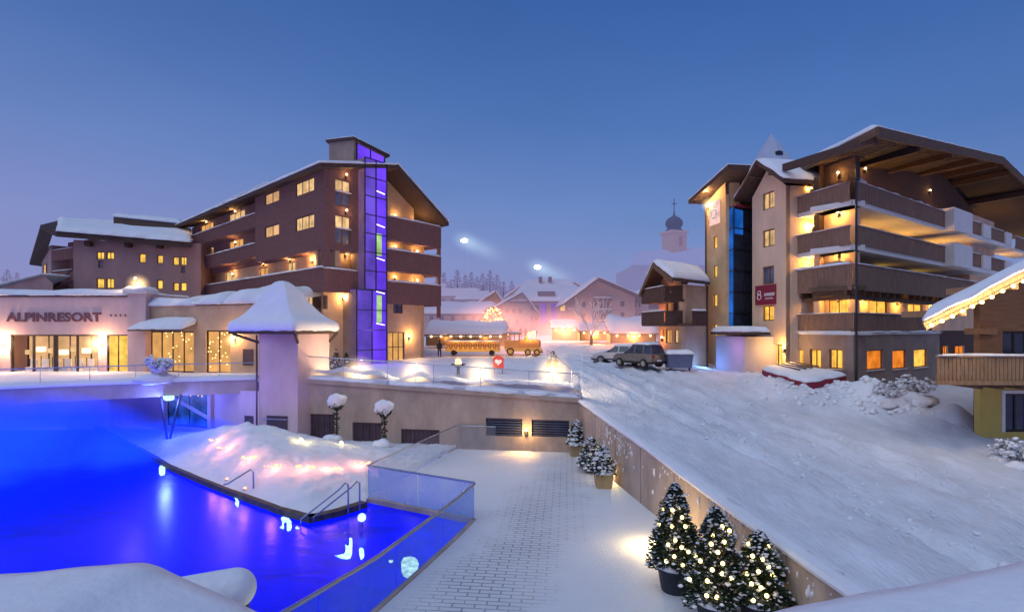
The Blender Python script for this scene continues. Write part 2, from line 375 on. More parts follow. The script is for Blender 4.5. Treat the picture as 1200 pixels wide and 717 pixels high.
def surf(x, y, px, d0):
    z = gz(x, y); off = y-d0
    if px < 350 and off < 4: z += .32*math.exp(-((off-1.0)/.9)**2)*(1+.6*nz(x*.5, 1))
    elif px < 681 and off < 4: z += (1.0+.40*nz(x*.6, 7)+.12*nz(x*2.2, 3))*math.exp(-((off-.38)/.75)**2)
    elif px < 990 and off < 1.6: z += .16*math.exp(-((off-.35)/.35)**2)*(1+.8*nz(x, y*.8))
    if y < 80 and x > 2:
        db = seg_d(x, y, BERM); z += 1.15*math.exp(-(db/1.5)**2)*(1+.5*nz(x*.8, y*.8))
        db = seg_d(x, y, BERM2); z += .75*math.exp(-(db/1.3)**2)*(1+.6*nz(x*1.1, y*.8))
        dt = min(seg_d(x, y, t) for t in TRK)
        z += 1.5*(-.17*math.exp(-(dt/.26)**4)+.11*math.exp(-((dt-.48)/.2)**2))*(.75+.6*nz(x*.6, y*.25, 9))
        k = min(1, off/3)
        z += k*(.09*nz(x*1.7, y*1.7)+.16*nz(x*.5, y*.5, 4)+.07*nz(x*3.4, y*3.4, 2)+.10*max(0, nz(x*1.2, y*.5, 6)))
    else:
        z += .05*nz(x*.8, y*.8)
    return z
cols = list(np.arange(-300, 340, 9.0))+list(np.arange(340, 676, 6.0))+[680.3]+list(np.arange(683, 1240, 4.5))+list(np.arange(1245, 1600, 14.0))
NR = 120
def ground_sheet():
    vs, ids = [], []
    for px in cols:
        d0 = terrace_edge(px); row = []
        for j in range(NR+1):
            t = j/NR; Y = d0*((420/d0)**(t**1.35)); x = X(px, Y); row.append(len(vs)); vs.append((x, Y, surf(x, Y, px, d0)))
        ids.append(row)
    road, land = MB(), MB(); road.v = vs; land.v = list(vs)
    for i in range(len(cols)-1):
        for j in range(NR):
            q = (ids[i][j], ids[i+1][j], ids[i+1][j+1], ids[i][j+1]); c = vs[q[0]]
            (road if cols[i] > 681 and c[1] < 75 and seg_d(c[0], c[1], BERM) > 1.6 and c[0] < 23 else land).f.append(q)
    return road, land
def prune(mb):
    used = sorted({i for f in mb.f for i in f}); k = {o: n for n, o in enumerate(used)}
    mb.v = [mb.v[i] for i in used]; mb.f = [tuple(k[i] for i in f) for f in mb.f]; return mb
mat('snow_road', (.73, .73, .76), .7, .16, .8, 1.0, 8, spec=.25, stretch=(1, .35, 1))
road, land = ground_sheet()
tag(prune(road).build('road', M['snow_road'], None, True), kind='structure')
tag(prune(land).build('ground', M['snow'], None, True), kind='structure')

# ------------------------------------------------------------------ deck of pavers (snow-dusted), pool, coping
def deck_mat():
    m = bpy.data.materials.new('deck_snow'); m.use_nodes = True; nt = m.node_tree; N = nt.nodes; Lk = nt.links; b = N['Principled BSDF']
    tc = N.new('ShaderNodeTexCoord'); mp = N.new('ShaderNodeMapping'); mp.inputs['Rotation'].default_value = (0, 0, .10); Lk.new(tc.outputs['Object'], mp.inputs[0])
    br = N.new('ShaderNodeTexBrick'); br.inputs['Scale'].default_value = 1; br.inputs['Mortar Size'].default_value = .028; br.inputs['Mortar Smooth'].default_value = .6
    br.inputs['Brick Width'].default_value = .62; br.inputs['Row Height'].default_value = .21
    br.inputs['Color1'].default_value = (1, 1, 1, 1); br.inputs['Color2'].default_value = (.9, .9, .9, 1); br.inputs['Mortar'].default_value = (0, 0, 0, 1); Lk.new(mp.outputs[0], br.inputs['Vector'])
    n = N.new('ShaderNodeTexNoise'); n.inputs['Scale'].default_value = .42; n.inputs['Detail'].default_value = 7; n.inputs['Roughness'].default_value = .7; Lk.new(tc.outputs['Object'], n.inputs['Vector'])
    # the snow is thinnest along a strip beside the pool: distance from a line in metres
    sx = N.new('ShaderNodeSeparateXYZ'); Lk.new(tc.outputs['Object'], sx.inputs[0])
    d = N.new('ShaderNodeMath'); d.operation = 'MULTIPLY_ADD'; d.inputs[1].default_value = -.30; Lk.new(sx.outputs['Y'], d.inputs[0]); d.inputs[2].default_value = 5.6
    d2 = N.new('ShaderNodeMath'); d2.operation = 'ADD'; Lk.new(sx.outputs['X'], d2.inputs[0]); Lk.new(d.outputs[0], d2.inputs[1])
    ab = N.new('ShaderNodeMath'); ab.operation = 'ABSOLUTE'; Lk.new(d2.outputs[0], ab.inputs[0])
    mr = N.new('ShaderNodeMapRange'); mr.inputs['From Min'].default_value = .3; mr.inputs['From Max'].default_value = 4.2; mr.inputs['To Min'].default_value = .22; mr.inputs['To Max'].default_value = -.34; Lk.new(ab.outputs[0], mr.inputs['Value'])
    ad = N.new('ShaderNodeMath'); ad.operation = 'ADD'; Lk.new(n.outputs['Fac'], ad.inputs[0]); Lk.new(mr.outputs[0], ad.inputs[1])
    bare = N.new('ShaderNodeMapRange'); bare.inputs['From Min'].default_value = .42; bare.inputs['From Max'].default_value = .78; Lk.new(ad.outputs[0], bare.inputs['Value'])
    inv = N.new('ShaderNodeMath'); inv.operation = 'SUBTRACT'; inv.inputs[0].default_value = 1; Lk.new(br.outputs['Color'], inv.inputs[1])
    mu = N.new('ShaderNodeMath'); mu.operation = 'MULTIPLY'; Lk.new(inv.outputs[0], mu.inputs[0]); Lk.new(bare.outputs[0], mu.inputs[1])
    mu2 = N.new('ShaderNodeMath'); mu2.operation = 'MULTIPLY_ADD'; Lk.new(bare.outputs[0], mu2.inputs[0]); mu2.inputs[1].default_value = .10; Lk.new(mu.outputs[0], mu2.inputs[2])
    mx = N.new('ShaderNodeMixRGB'); mx.inputs[1].default_value = (.74, .74, .76, 1); mx.inputs[2].default_value = (.30, .30, .32, 1); Lk.new(mu2.outputs[0], mx.inputs[0]); Lk.new(mx.outputs[0], b.inputs['Base Color'])
    b.inputs['Roughness'].default_value = .7
    n2 = N.new('ShaderNodeTexNoise'); n2.inputs['Scale'].default_value = 9; n2.inputs['Detail'].default_value = 8; Lk.new(tc.outputs['Object'], n2.inputs['Vector'])
    sb = N.new('ShaderNodeMath'); sb.operation = 'SUBTRACT'; Lk.new(n2.outputs['Fac'], sb.inputs[0]); Lk.new(mu.outputs[0], sb.inputs[1])
    bp = N.new('ShaderNodeBump'); bp.inputs['Strength'].default_value = .55; bp.inputs['Distance'].default_value = .06; Lk.new(sb.outputs[0], bp.inputs['Height']); Lk.new(bp.outputs[0], b.inputs['Normal'])
    M['deck_snow'] = m
deck_mat()
GL = [(-6.1, 10.0), (-4.9, 11.76), (-3.65, 14.46), (-2.72, 17.3), (-2.0, 19.6), (-1.48, 21.5)]     # foot of the curved glass
GC, GE = (-6.4, 24.2), (-3.5, 34.1)
deck = [(-6.1, 6)]+GL+[GC, GE, (4.05, 33), (7.4, 12.1), (8.3, 6)]
def fill(poly, z, grid=.5):
    mb = MB(); mb.add([(p[0], p[1], z) for p in poly], [tuple(range(len(poly)))]); return mb
tag(fill(deck, 0).build('deck_floor', M['deck_snow']), kind='structure')
cop_px = [(100, 497), (120, 503), (150, 520), (200, 548), (235, 563), (270, 577), (330, 599), (363, 608), (398, 600), (430, 590)]
COP = [G(px, py)[:2] for px, py in cop_px]
pool = [(-6.0, 9.95)]+[(p[0]-.06, p[1]) for p in GL[1:]]+[(GC[0], GC[1]-.1)]+COP[::-1]+[(-34, 41.5), (-60, 38), (-60, 6), (-6.0, 6)]
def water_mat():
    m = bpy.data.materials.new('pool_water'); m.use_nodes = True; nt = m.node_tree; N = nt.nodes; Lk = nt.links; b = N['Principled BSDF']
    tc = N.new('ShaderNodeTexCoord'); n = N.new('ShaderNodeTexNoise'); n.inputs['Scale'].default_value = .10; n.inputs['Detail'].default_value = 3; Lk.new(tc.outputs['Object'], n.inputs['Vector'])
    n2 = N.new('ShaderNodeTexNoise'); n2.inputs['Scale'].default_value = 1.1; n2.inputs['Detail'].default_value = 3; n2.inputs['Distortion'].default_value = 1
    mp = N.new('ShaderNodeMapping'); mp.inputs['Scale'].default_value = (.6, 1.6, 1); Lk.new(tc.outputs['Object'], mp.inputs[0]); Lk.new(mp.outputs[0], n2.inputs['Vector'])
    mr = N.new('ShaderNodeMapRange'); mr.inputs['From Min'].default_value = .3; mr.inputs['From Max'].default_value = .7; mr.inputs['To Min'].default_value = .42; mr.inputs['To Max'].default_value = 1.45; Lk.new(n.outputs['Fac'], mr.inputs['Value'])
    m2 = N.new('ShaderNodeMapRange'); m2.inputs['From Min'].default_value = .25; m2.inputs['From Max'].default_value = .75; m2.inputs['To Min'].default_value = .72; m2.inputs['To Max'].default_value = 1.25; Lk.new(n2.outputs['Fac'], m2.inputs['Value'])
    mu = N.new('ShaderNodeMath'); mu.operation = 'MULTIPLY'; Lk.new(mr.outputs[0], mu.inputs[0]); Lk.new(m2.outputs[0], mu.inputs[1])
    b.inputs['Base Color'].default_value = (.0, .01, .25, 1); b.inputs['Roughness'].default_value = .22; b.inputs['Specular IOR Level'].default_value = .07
    b.inputs['Emission Color'].default_value = (.001, .003, 1, 1); Lk.new(mu.outputs[0], b.inputs['Emission Strength'])  # underwater lamplight put into the surface as blue emission
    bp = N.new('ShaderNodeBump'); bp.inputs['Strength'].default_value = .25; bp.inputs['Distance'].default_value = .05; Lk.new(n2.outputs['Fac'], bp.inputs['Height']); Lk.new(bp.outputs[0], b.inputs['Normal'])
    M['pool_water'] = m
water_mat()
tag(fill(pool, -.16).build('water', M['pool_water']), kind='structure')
cm = MB()
for a, b in zip(COP, COP[1:]):
    d = (Vector(b)-Vector(a)).normalized(); n = Vector((-d.y, d.x))
    if n.y < 0: n = -n
    q = [Vector(a)-n*.02, Vector(b)-n*.02, Vector(b)+n*.38, Vector(a)+n*.38]
    cm.prism([(p.x, p.y) for p in q], -.5, .07)
tag(cm.build('pool_edge', M['stone']), kind='structure')
em = MB()
for a, b in list(zip(GL, GL[1:]))+[(GL[-1], GC)]:
    d = (Vector(b)-Vector(a)).normalized(); n = Vector((-d.y, d.x))
    q = [Vector(a)-n*.07, Vector(b)-n*.07, Vector(b)+n*.10, Vector(a)+n*.10]; em.prism([(p.x, p.y) for p in q], -.5, .03)
tag(em.build('pool_kerb', M['concrete']), kind='structure')

# garden bed with its snow between the coping and the walls
def mound():
    mb = MB(); cs = list(range(96, 541, 3)); NRW = 80; ids = []
    for px in cs:
        if px <= 430: y0 = float(np.interp(px, [c[0] for c in cop_px], [p[1] for p in COP]))+.34
        else: y0 = line_hit(px, GC, GE)+.05
        y1 = float(np.interp(px, [96, 245, 300, 350], [41.5, 38.2, 36.4, 36.05])) if px < 350 else line_hit(px, WB, WA)+.1
        y1 = max(y1, y0+.3)
        row = []
        for j in range(NRW+1):
            t = j/NRW; Y = y0+(y1-y0)*t; x = X(px, Y)
            ridge = float(np.interp(px, [150, 200, 235, 262, 290, 320, 355, 400, 430, 470, 540], [.0, .35, .8, 1.45, 1.85, 1.75, 1.35, .85, .6, .25, .1]))
            prof = math.sin(min(1, (Y-y0)/max(2.0, .58*(y1-y0)))*PI/2)**1.15 if t < .58 else max(.0, 1-((t-.58)/.42)**1.4*.9)
            z = .05+ridge*prof*(1+.10*nz(x*.9, Y*.9))+(.10*nz(x*1.6, Y*1.6)+.09*nz(x*3.3, Y*3.3, 5)*(1 if t < .6 else .4)+.05*nz(x*7, Y*7, 1))*min(1, t*6)+.10*math.sin(min(1, t*5)*PI/2)
            row.append(len(mb.v)); mb.v.append((x, Y, z))
        ids.append(row)
    for i in range(len(cs)-1):
        for j in range(NRW): mb.f.append((ids[i][j], ids[i+1][j], ids[i+1][j+1], ids[i][j+1]))
    return mb
mo = tag(mound().build('snow_mound', M['snow'], None, True), kind='structure')
from mathutils.bvhtree import BVHTree
def drop(obj, x, y):
    me = obj.data; t = BVHTree.FromPolygons([v.co.copy() for v in me.vertices], [tuple(p.vertices) for p in me.polygons])
    h = t.ray_cast(Vector((x, y, 50)), Vector((0, 0, -1))); return h[0].z if h[0] else 0.
_bvh = {}
def on(objname, x, y, dflt=0.):
    if objname not in _bvh:
        me = bpy.data.objects[objname].data; _bvh[objname] = BVHTree.FromPolygons([v.co.copy() for v in me.vertices], [tuple(p.vertices) for p in me.polygons])
    h = _bvh[objname].ray_cast(Vector((x, y, 50)), Vector((0, 0, -1))); return h[0].z if h[0] else dflt
def gnd(x, y):
    a = on('road', x, y, -9); b = on('ground', x, y, -9); z = max(a, b); return z if z > -9 else gz(x, y)
# ------------------------------------------------------------------ terrace wall, road wall, upper terrace edge
TW = Fr(WB, WA)
def top_y(px): return float(np.interp(px, [350, 500, 680], [447, 458, 471]))
tw = thing('terrace_wall', 'long plastered wall below the upper terrace with shuttered openings and a glass rail along its top', 'wall', (WB[0], WB[1], 0))
zl, zr = TW.z(350.5, 447), TW.z(679.5, 471)
openings = [('shutter', 362, 392, 485, 514), ('shutter', 413, 447, 495, 527), ('dark', 470, 515, 503, 536), ('louvre', 569, 612, 490, 511), ('louvre', 623, 667, 492, 512)]
holes = [TW.rect(*o[1:]) for o in openings]
mb = wall_sheet(MB(), TW, 0, TW.len, -.3, zr-.02, holes, 0, .3)
mb.quad(TW.p(0, 0, zr-.02), TW.p(TW.len, 0, zr-.02), TW.p(TW.len, 0, zr), TW.p(0, 0, zl))
TW.box(mb, -.1, TW.len, -.6, -.3, -.3, zr-.05)
mb.build('wall', M['plaster_wall'], tw)
mat('shutter', (.10, .06, .075), .7, .3); mat('louvre', (.075, .095, .16), .4, .3)
for (k, *_), r in zip(openings, holes):
    m = MB(); n = 7 if k == 'louvre' else 9
    if k == 'louvre':
        for i in range(n):
            z = r[2]+(r[3]-r[2])*(i+.5)/n; h = (r[3]-r[2])/n
            m.hexa([TW.p(r[0], -.22, z-h*.4), TW.p(r[1], -.22, z-h*.4), TW.p(r[1], -.12, z-h*.2), TW.p(r[0], -.12, z-h*.2), TW.p(r[0], -.22, z+h*.1), TW.p(r[1], -.22, z+h*.1), TW.p(r[1], -.12, z+h*.3), TW.p(r[0], -.12, z+h*.3)])
    else:
        for i in range(n):
            a = r[0]+(r[1]-r[0])*i/n; TW.box(m, a+.01, a+(r[1]-r[0])/n-.01, -.2, -.14-.02*(i % 2), r[2], r[3])
    w = m.build('louvre_shutter' if k == 'louvre' else 'shutter', M['louvre' if k == 'louvre' else 'shutter'], tw)
    TW.box(MB(), r[0], r[1], -.29, -.25, r[2], r[3]).build('backing', M['frame_dark'], w)
cp = MB(); cp.hexa([TW.p(-.2, .14, zl-.02), TW.p(TW.len+.2, .14, zr-.02), TW.p(TW.len+.2, -.5, zr-.02), TW.p(-.2, -.5, zl-.02), TW.p(-.2, .14, zl+.22), TW.p(TW.len+.2, .14, zr+.22), TW.p(TW.len+.2, -.5, zr+.22), TW.p(-.2, -.5, zl+.22)])
cp.build('coping', M['plaster_wall'], tw)
snow_cap([TW.p(0, .10, zl+.22), TW.p(TW.len, .10, zr+.22), TW.p(TW.len, -.42, zr+.22), TW.p(0, -.42, zl+.22)], .30, 60, 6, .3, 3).build('coping_snow', M['snow_fine'], tw, True)
# wall lamp with its light washing down to the deck
sconce(tw, TW, 617, 507, 0, 60, WARM)
lamp('down_light', TW.p(TW.s(617), .35, TW.z(617, 510)), (1, .5, .12), 160, tw, .05, 2.0, TW.p(TW.s(612), 1.0, 0))

def balustrade(name, label, pts, z0s, h, group=None, bay=1.6, glassm='rail_glass', rail='metal', railr=.035, low=.06, posts=True, panels=True):
    """pts: plan polyline; glass bays stand on it"""
    t = thing(name, label, 'glass railing', (pts[0][0], pts[0][1], z0s[0]), group)
    L = [0]
    for a, b in zip(pts, pts[1:]): L.append(L[-1]+(Vector(b)-Vector(a)).length)
    def at(s, dz=0):
        x = float(np.interp(s, L, [p[0] for p in pts])); y = float(np.interp(s, L, [p[1] for p in pts])); z = float(np.interp(s, L, z0s)); return (x, y, z+dz)
    cuts = sorted(set([round(k*L[-1]/max(1, round(L[-1]/bay)), 4) for k in range(max(1, round(L[-1]/bay))+1)]))
    for a, b in zip(cuts, cuts[1:]):
        if not panels: break
        a2, b2 = a+.015, b-.015; m = MB(); k = 4 if len(pts) > 2 else 1
        for i in range(k):
            u, v = a2+(b2-a2)*i/k, a2+(b2-a2)*(i+1)/k; m.quad(at(u, low), at(v, low), at(v, h-.02), at(u, h-.02))
        m.build('glass_panel', M[glassm], t)
    if posts:
        for a in cuts: MB().tube([at(a, 0), at(a, h)], .018, 6).build('post', M['metal'], t)
    MB().tube([at(L[-1]*i/24, h) for i in range(25)], railr, 8).build('handrail', M[rail], t)
    return t
balustrade('glass_balustrade', 'glass balustrade with snow piled behind it along the front edge of the upper terrace', [TW.p(.1, .02, 0)[:2], TW.p(TW.len, .02, 0)[:2]], [zl+.2, zr+.2], 1.5, None, 3.0)
balustrade('glass_balustrade', 'glass balustrade running back from the terrace corner beside the snowy road', [TW.p(TW.len, 0, 0)[:2], (3.55, 40), (3.1, 48)], [zr+.2, gnd(3.0, 40)+.1, gnd(2.6, 48)], 1.25, None, 2.6)
balustrade('glass_balustrade', 'curved glass balustrade with thick metal handrail between pool and paved deck', GL, [0]*len(GL), 1.4, None, 2.9, 'pool_glass', 'metal', .055, posts=False)
balustrade('glass_balustrade', 'blue glass balustrade across the end of the pool joining the curved one', [GL[-1], GC], [0, 0], 1.45, None, 2.9, 'pool_glass', 'metal', .04, posts=False)
balustrade('glass_balustrade', 'clear glass balustrade between the snowy garden bed and the deck', [GC, GE, (-1.0, 33.7)], [0, 0, 0], 1.45, None, 3.2, 'rail_glass', 'metal', .035, posts=False)

RW = Fr(WA, (8.0, 7.6))
rw = thing('retaining_wall', 'sloping concrete retaining wall between the paved deck and the snowy road', 'wall', (WA[0], WA[1], 0))
m = MB(); tops = []
n = 40
for i in range(n+1):
    s = RW.len*i/n; q = RW.p(s, 0, 0); tops.append(gz(q[0], q[1])-.02)
for i in range(n):
    a, b = RW.len*i/n, RW.len*(i+1)/n
    m.quad(RW.p(a, 0, -.2), RW.p(b, 0, -.2), RW.p(b, 0, tops[i+1]), RW.p(a, 0, tops[i])); m.quad(RW.p(a, 0, tops[i]), RW.p(b, 0, tops[i+1]), RW.p(b, -.35, tops[i+1]), RW.p(a, -.35, tops[i]))
m.build('wall', M['concrete'], rw)
for i in range(0, n, 5):
    s = RW.len*i/n; RW.box(MB(), s-.03, s+.03, -.004, .012, 0, tops[i]-.03).build('joint', M['plaster_taupe'], rw)
# frozen spatter and snow lodged on the wall face
sp = MB(); rnd = random.Random(3)
for k in range(230):
    s = rnd.choice([rnd.uniform(4, 9), rnd.uniform(2, RW.len-2), rnd.uniform(15, 22)]); i = min(n-1, int(s/RW.len*n)); z = tops[i]*(1-abs(rnd.gauss(0, .33)))
    if z < .1: continue
    sp.ball(RW.p(s, .01, z), rnd.choice([.015, .02, .025, .03, .05]), 6, 4, (1.2, .6, rnd.uniform(.8, 3.5)), .6)
tag(sp.build('frozen_snow', M['snow_fine'], rw, True), kind='stuff')
c = MB(); ring = []
for i in range(n+1):
    s = RW.len*i/n; t = tops[i]; w = .10+.06*nz(s*1.3, 2)
    ring.append([RW.p(s, w*.7, t-.03), RW.p(s, w, t+.06), RW.p(s, w*.3, t+.16+.05*nz(s, 5)), RW.p(s, -.25, t+.19+.04*nz(s, 8)), RW.p(s, -.6, t+.1)])
for i in range(n):
    for j in range(4): c.quad(ring[i][j], ring[i+1][j], ring[i+1][j+1], ring[i][j+1])
c.build('wall_snow', M['snow'], rw, True)

# left terrace edge: slab face and soffit
pxs = list(range(-300, 301, 12)); e = MB()
for i in range(len(pxs)-1):
    def q(px, dz, dy=0): Y = terrace_edge(px)+dy; x = X(px, terrace_edge(px)); return (x, Y, gz(x, terrace_edge(px))+dz)
    a, b = pxs[i], pxs[i+1]
    e.quad(q(a, -.80), q(b, -.80), q(b, .12), q(a, .12)); e.quad(q(a, -.80), q(b, -.80), q(b, -.80, 9), q(a, -.80, 9)); e.quad(q(a, .12), q(b, .12), q(b, .0, .5), q(a, .0, .5))
tag(e.build('terrace_slab', M['plaster_wall'], None), kind='structure')
for nm, o0, r0, mm in (('terrace_snow', .0, .16, 'snow'),):
    s = MB()
    for px in pxs:
        Y = terrace_edge(px); x = X(px, Y); z = gz(x, Y)+.1; w = .06*nz(x*.9, 4)
        s.v += [(x, Y-.10-w, z), (x, Y-.10-w, z+.14), (x, Y+.2, z+.30+w), (x, Y+.9, z+.30+w), (x, Y+1.6, z-.05)]
    for i in range(len(pxs)-1):
        for j in range(4): s.f.append((i*5+j, (i+1)*5+j, (i+1)*5+j+1, i*5+j+1))
    tag(s.build(nm, M[mm], None, True), kind='structure')
pts = [(X(px, terrace_edge(px)), terrace_edge(px)+.25) for px in range(-280, 303, 20)]
balustrade('terrace_railing', 'thin metal railing curving along the snowy terrace above the pool', pts, [gz(*p)+.1 for p in pts], 1.12, None, 2.4, panels=False, railr=.03)['category'] = 'railing'

# pool hall below the terrace
PH = Fr.px(-300, 42.0, 128, 41.6)
ph = thing('pool_hall', 'pool hall below the terrace with blue-lit windows at the water', 'building', (-22, 39, 0))
PH.box(MB(), 0, PH.len, -.3, 0, -.6, 3.25).build('wall', M['plaster_white'], ph)
P2 = Fr.px(128, 41.6, 248, 37.6); r = P2.rect(195, 246, 457, 500)
m = wall_sheet(MB(), P2, 0, P2.len, -.3, 3.3, [r], 0, .3); m.build('wall', M['plaster_pink'], ph)
w = window(ph, P2, r, 0, 'lit_pool', 'frame_dark', 1, False, 0, .08)
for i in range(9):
    P2.box(MB(), r[0]+.3+.38*i, r[0]+.42+.38*i, -.15, -.12, r[3]-.35-.05*(i % 3), r[3]-.2-.05*(i % 3)).build('lamp_glint', M['lit_pale'], w)  # lamp glints on the pane, put in as small glowing boxes
MB().bar(P2.p(r[0]+.2, -.1, r[3]-.5), P2.p(r[1]-.2, -.1, r[2]+.7), .05, .25).build('stair_rail', M['plaster_white'], w)
P3 = Fr.px(248, 37.6, 306, 36.0); m = wall_sheet(MB(), P3, 0, P3.len+.3, -.3, 3.35, [], 0, .3); P3.box(m, -.05, .25, .01, .3, -.3, 3.3); m.build('wall', M['plaster_pink'], ph)
r = P3.rect(287, 297, 487, 505); P3.box(MB(), r[0], r[1], .0, .04, r[2], r[3]).build('vent', M['shutter'], ph)
v = thing('slanted_column', 'pair of slanted steel struts holding up the terrace at the pool', 'column', G(197, 523))
b = v.location
for dx in (-.55, .75):
    MB().tube([(b[0], b[1], .0), (b[0]+dx, b[1]+.1, 3.3)], .08, 10).build('strut', M['metal_dark'], v)
MB().lathe([(.3, 3.22), (.3, 3.0), (.22, 2.95)], (b[0]+.1, b[1]-.1, 0), 14).build('down_lamp', M['cyan_glow'], v)
lamp('lamp_light', (b[0]+.1, b[1]-.4, 2.8), (.10, .16, 1), 650, v, .2)

# ------------------------------------------------------------------ entrance building with the wall lettering
AF = Fr.px(-150, 43.5, 172, 43.5)
al = thing('resort_building', 'low entrance building with dark wall lettering and a row of lit glass doors', 'building', (X(80, 43.5), 43.5, 4.0))
zb = 3.9; zt = AF.z(80, 348)
dr = [AF.rect(12, 115, 392, 440), AF.rect(125, 150, 392, 440), AF.rect(-115, -14, 392, 440)]
dr = [(a, b, zb, d) for a, b, c, d in dr]
spil = AF.s(151)
m = wall_sheet(MB(), AF, 0, spil, zb-.5, zt, dr, 0, .35)
m.prism([AF.p(0, -2.6, 0)[:2], AF.p(spil, -2.6, 0)[:2], AF.p(spil, -9, 0)[:2], AF.p(0, -9, 0)[:2]], zb, zt)
m.prism([AF.p(0, -.34, 0)[:2], AF.p(spil, -.34, 0)[:2], AF.p(spil, -9, 0)[:2], AF.p(0, -9, 0)[:2]], zt-.25, zt-.004)
m.build('wall', M['plaster_pink'], al)
pl = MB(); AF.box(pl, spil, AF.len, -8.9, .15, zb-.5, AF.z(160, 344)); pl.build('pillar', M['plaster_pink'], al)
AF.box(MB(), spil-.25, AF.len+.2, -1.2, .35, AF.z(160, 344), AF.z(160, 340)).build('pillar_cap', M['plaster_white'], al)
snow_cap([AF.p(spil-.25, .35, AF.z(160, 340)), AF.p(AF.len+.2, .35, AF.z(160, 340)), AF.p(AF.len+.2, -1.2, AF.z(160, 340)), AF.p(spil-.25, -1.2, AF.z(160, 340))], .28, 10, 6, .2).build('pillar_snow', M['snow_fine'], al, True)
AF.box(MB(), -.2, spil, -.3, .12, zt, zt+.12).build('roof_edge', M['frame_dark'], al)
snow_cap([AF.p(-.2, .16, zt+.12), AF.p(spil, .16, zt+.12), AF.p(spil, -9, zt+.12), AF.p(-.2, -9, zt+.12)], .50, 60, 16, .22, 5).build('roof_snow', M['snow'], al, True)
for a, b, mull in ((12, 115, 3), (125, 150, 1), (-115, -14, 3)):
    r = AF.rect(a, b, 392, 440); r = (r[0], r[1], zb, r[3])
    w = window(al, AF, r, 0, 'lit_room' if a != 125 else 'lit_yellow', 'frame_dark', mull, False, 0, .11, 'glass_front', 1.6 if a != 125 else .16)
    AF.box(MB(), r[0], r[1], -1.6, -.36, zb-.1, zb+.02).build('inner_floor', M['timber_light'], w)
    if a != 125:
        fm = MB()
        for q in ((r[0], r[0]+.11, r[2], r[3]), (r[1]-.11, r[1], r[2], r[3]), (r[0], r[1], r[3]-.12, r[3])): AF.box(fm, q[0], q[1], -.24, -.1, q[2], q[3])
        for k in range(mull):
            x = r[0]+(r[1]-r[0])*(k+1)/(mull+1); hw = .14 if k == 1 else .06; AF.box(fm, x-hw, x+hw, -.24, -.09, r[2], r[3]-.12)
        fm.build('door_frame', M['frame_dark'], w)
        for k in range(7):
            x = r[0]+.6+k*.93; z = zb+1.15+.12*((k*5) % 3)
            l = MB(); AF.box(l, x-.02, x+.02, -1.1, -1.06, zb, z); l.build('floor_lamp', M['metal_dark'], w)
            sh = MB(); AF.box(sh, x-.24, x+.24, -1.25, -.9, z+.35, z+.72); sh.build('lamp_shade', M['bulb_tree' if k % 2 else 'lit_pale'], w)
            ch = MB(); AF.box(ch, x+.2, x+.72, -.9, -.45, zb+.02, zb+.5); AF.box(ch, x+.2, x+.72, -1.0, -.9, zb+.02, zb+1.15); ch.build('armchair', M['white_paint'], w)
        lamp('room_light', AF.p((r[0]+r[1])/2, -.8, zb+2.4), WARMW, 60, w, .3)
for px in (5.5, 119.5, -130): sconce(al, AF, px, 404, 0, 420, (1, .55, .28))
sconce(al, AF, 160, 333, -.4, 160, (1, .55, .2), z=AF.z(160, 336)+.5)
def text(par, fr, s, px0, px1, y0, y1, mtl, out=.03, name='lettering', bold=.018, flip=False):
    cu = bpy.data.curves.new(name, 'FONT'); cu.body = s; cu.extrude = .02; cu.offset = bold; cu.align_x = 'LEFT'; cu.resolution_u = 3
    o = bpy.data.objects.new(name, cu); COL.objects.link(o); bpy.context.view_layer.update()
    dg = bpy.context.evaluated_depsgraph_get(); me = bpy.data.meshes.new_from_object(o.evaluated_get(dg)); COL.objects.unlink(o); bpy.data.objects.remove(o)
    xs = [v.co.x for v in me.vertices]; ys = [v.co.y for v in me.vertices]; a, b = sorted((fr.s(px0, out), fr.s(px1, out))); rv = fr.s(px0, out) > fr.s(px1, out)
    zb, zt = fr.z((px0+px1)/2, y1, out), fr.z((px0+px1)/2, y0, out); off = world_loc(par)
    for v in me.vertices:
        u = (v.co.x-min(xs))/(max(xs)-min(xs)); w = (v.co.y-min(ys))/(max(ys)-min(ys)); q = fr.p((b-(b-a)*u) if rv else a+(b-a)*u, out+v.co.z, zb+(zt-zb)*w)
        v.co = (q[0]-off[0], q[1]-off[1], q[2]-off[2])
    o = bpy.data.objects.new(name, me); COL.objects.link(o); o.parent = par; me.materials.clear(); me.materials.append(M[mtl]); return o
text(al, AF, 'ALPINRESORT', 7, 119, 366, 377, 'sign_letter', .05, 'lettering', .03)
for k in range(4):
    x = AF.s(130.5+k*5.6); z = AF.z(138, 369.5); R = .15
    MB().add([AF.p(x+R*(1 if i % 2 == 0 else .42)*math.sin(i*PI/4), .05, z+R*(1 if i % 2 == 0 else .42)*math.cos(i*PI/4)) for i in range(8)], [tuple(range(8))]).build('star', M['sign_letter'], al)

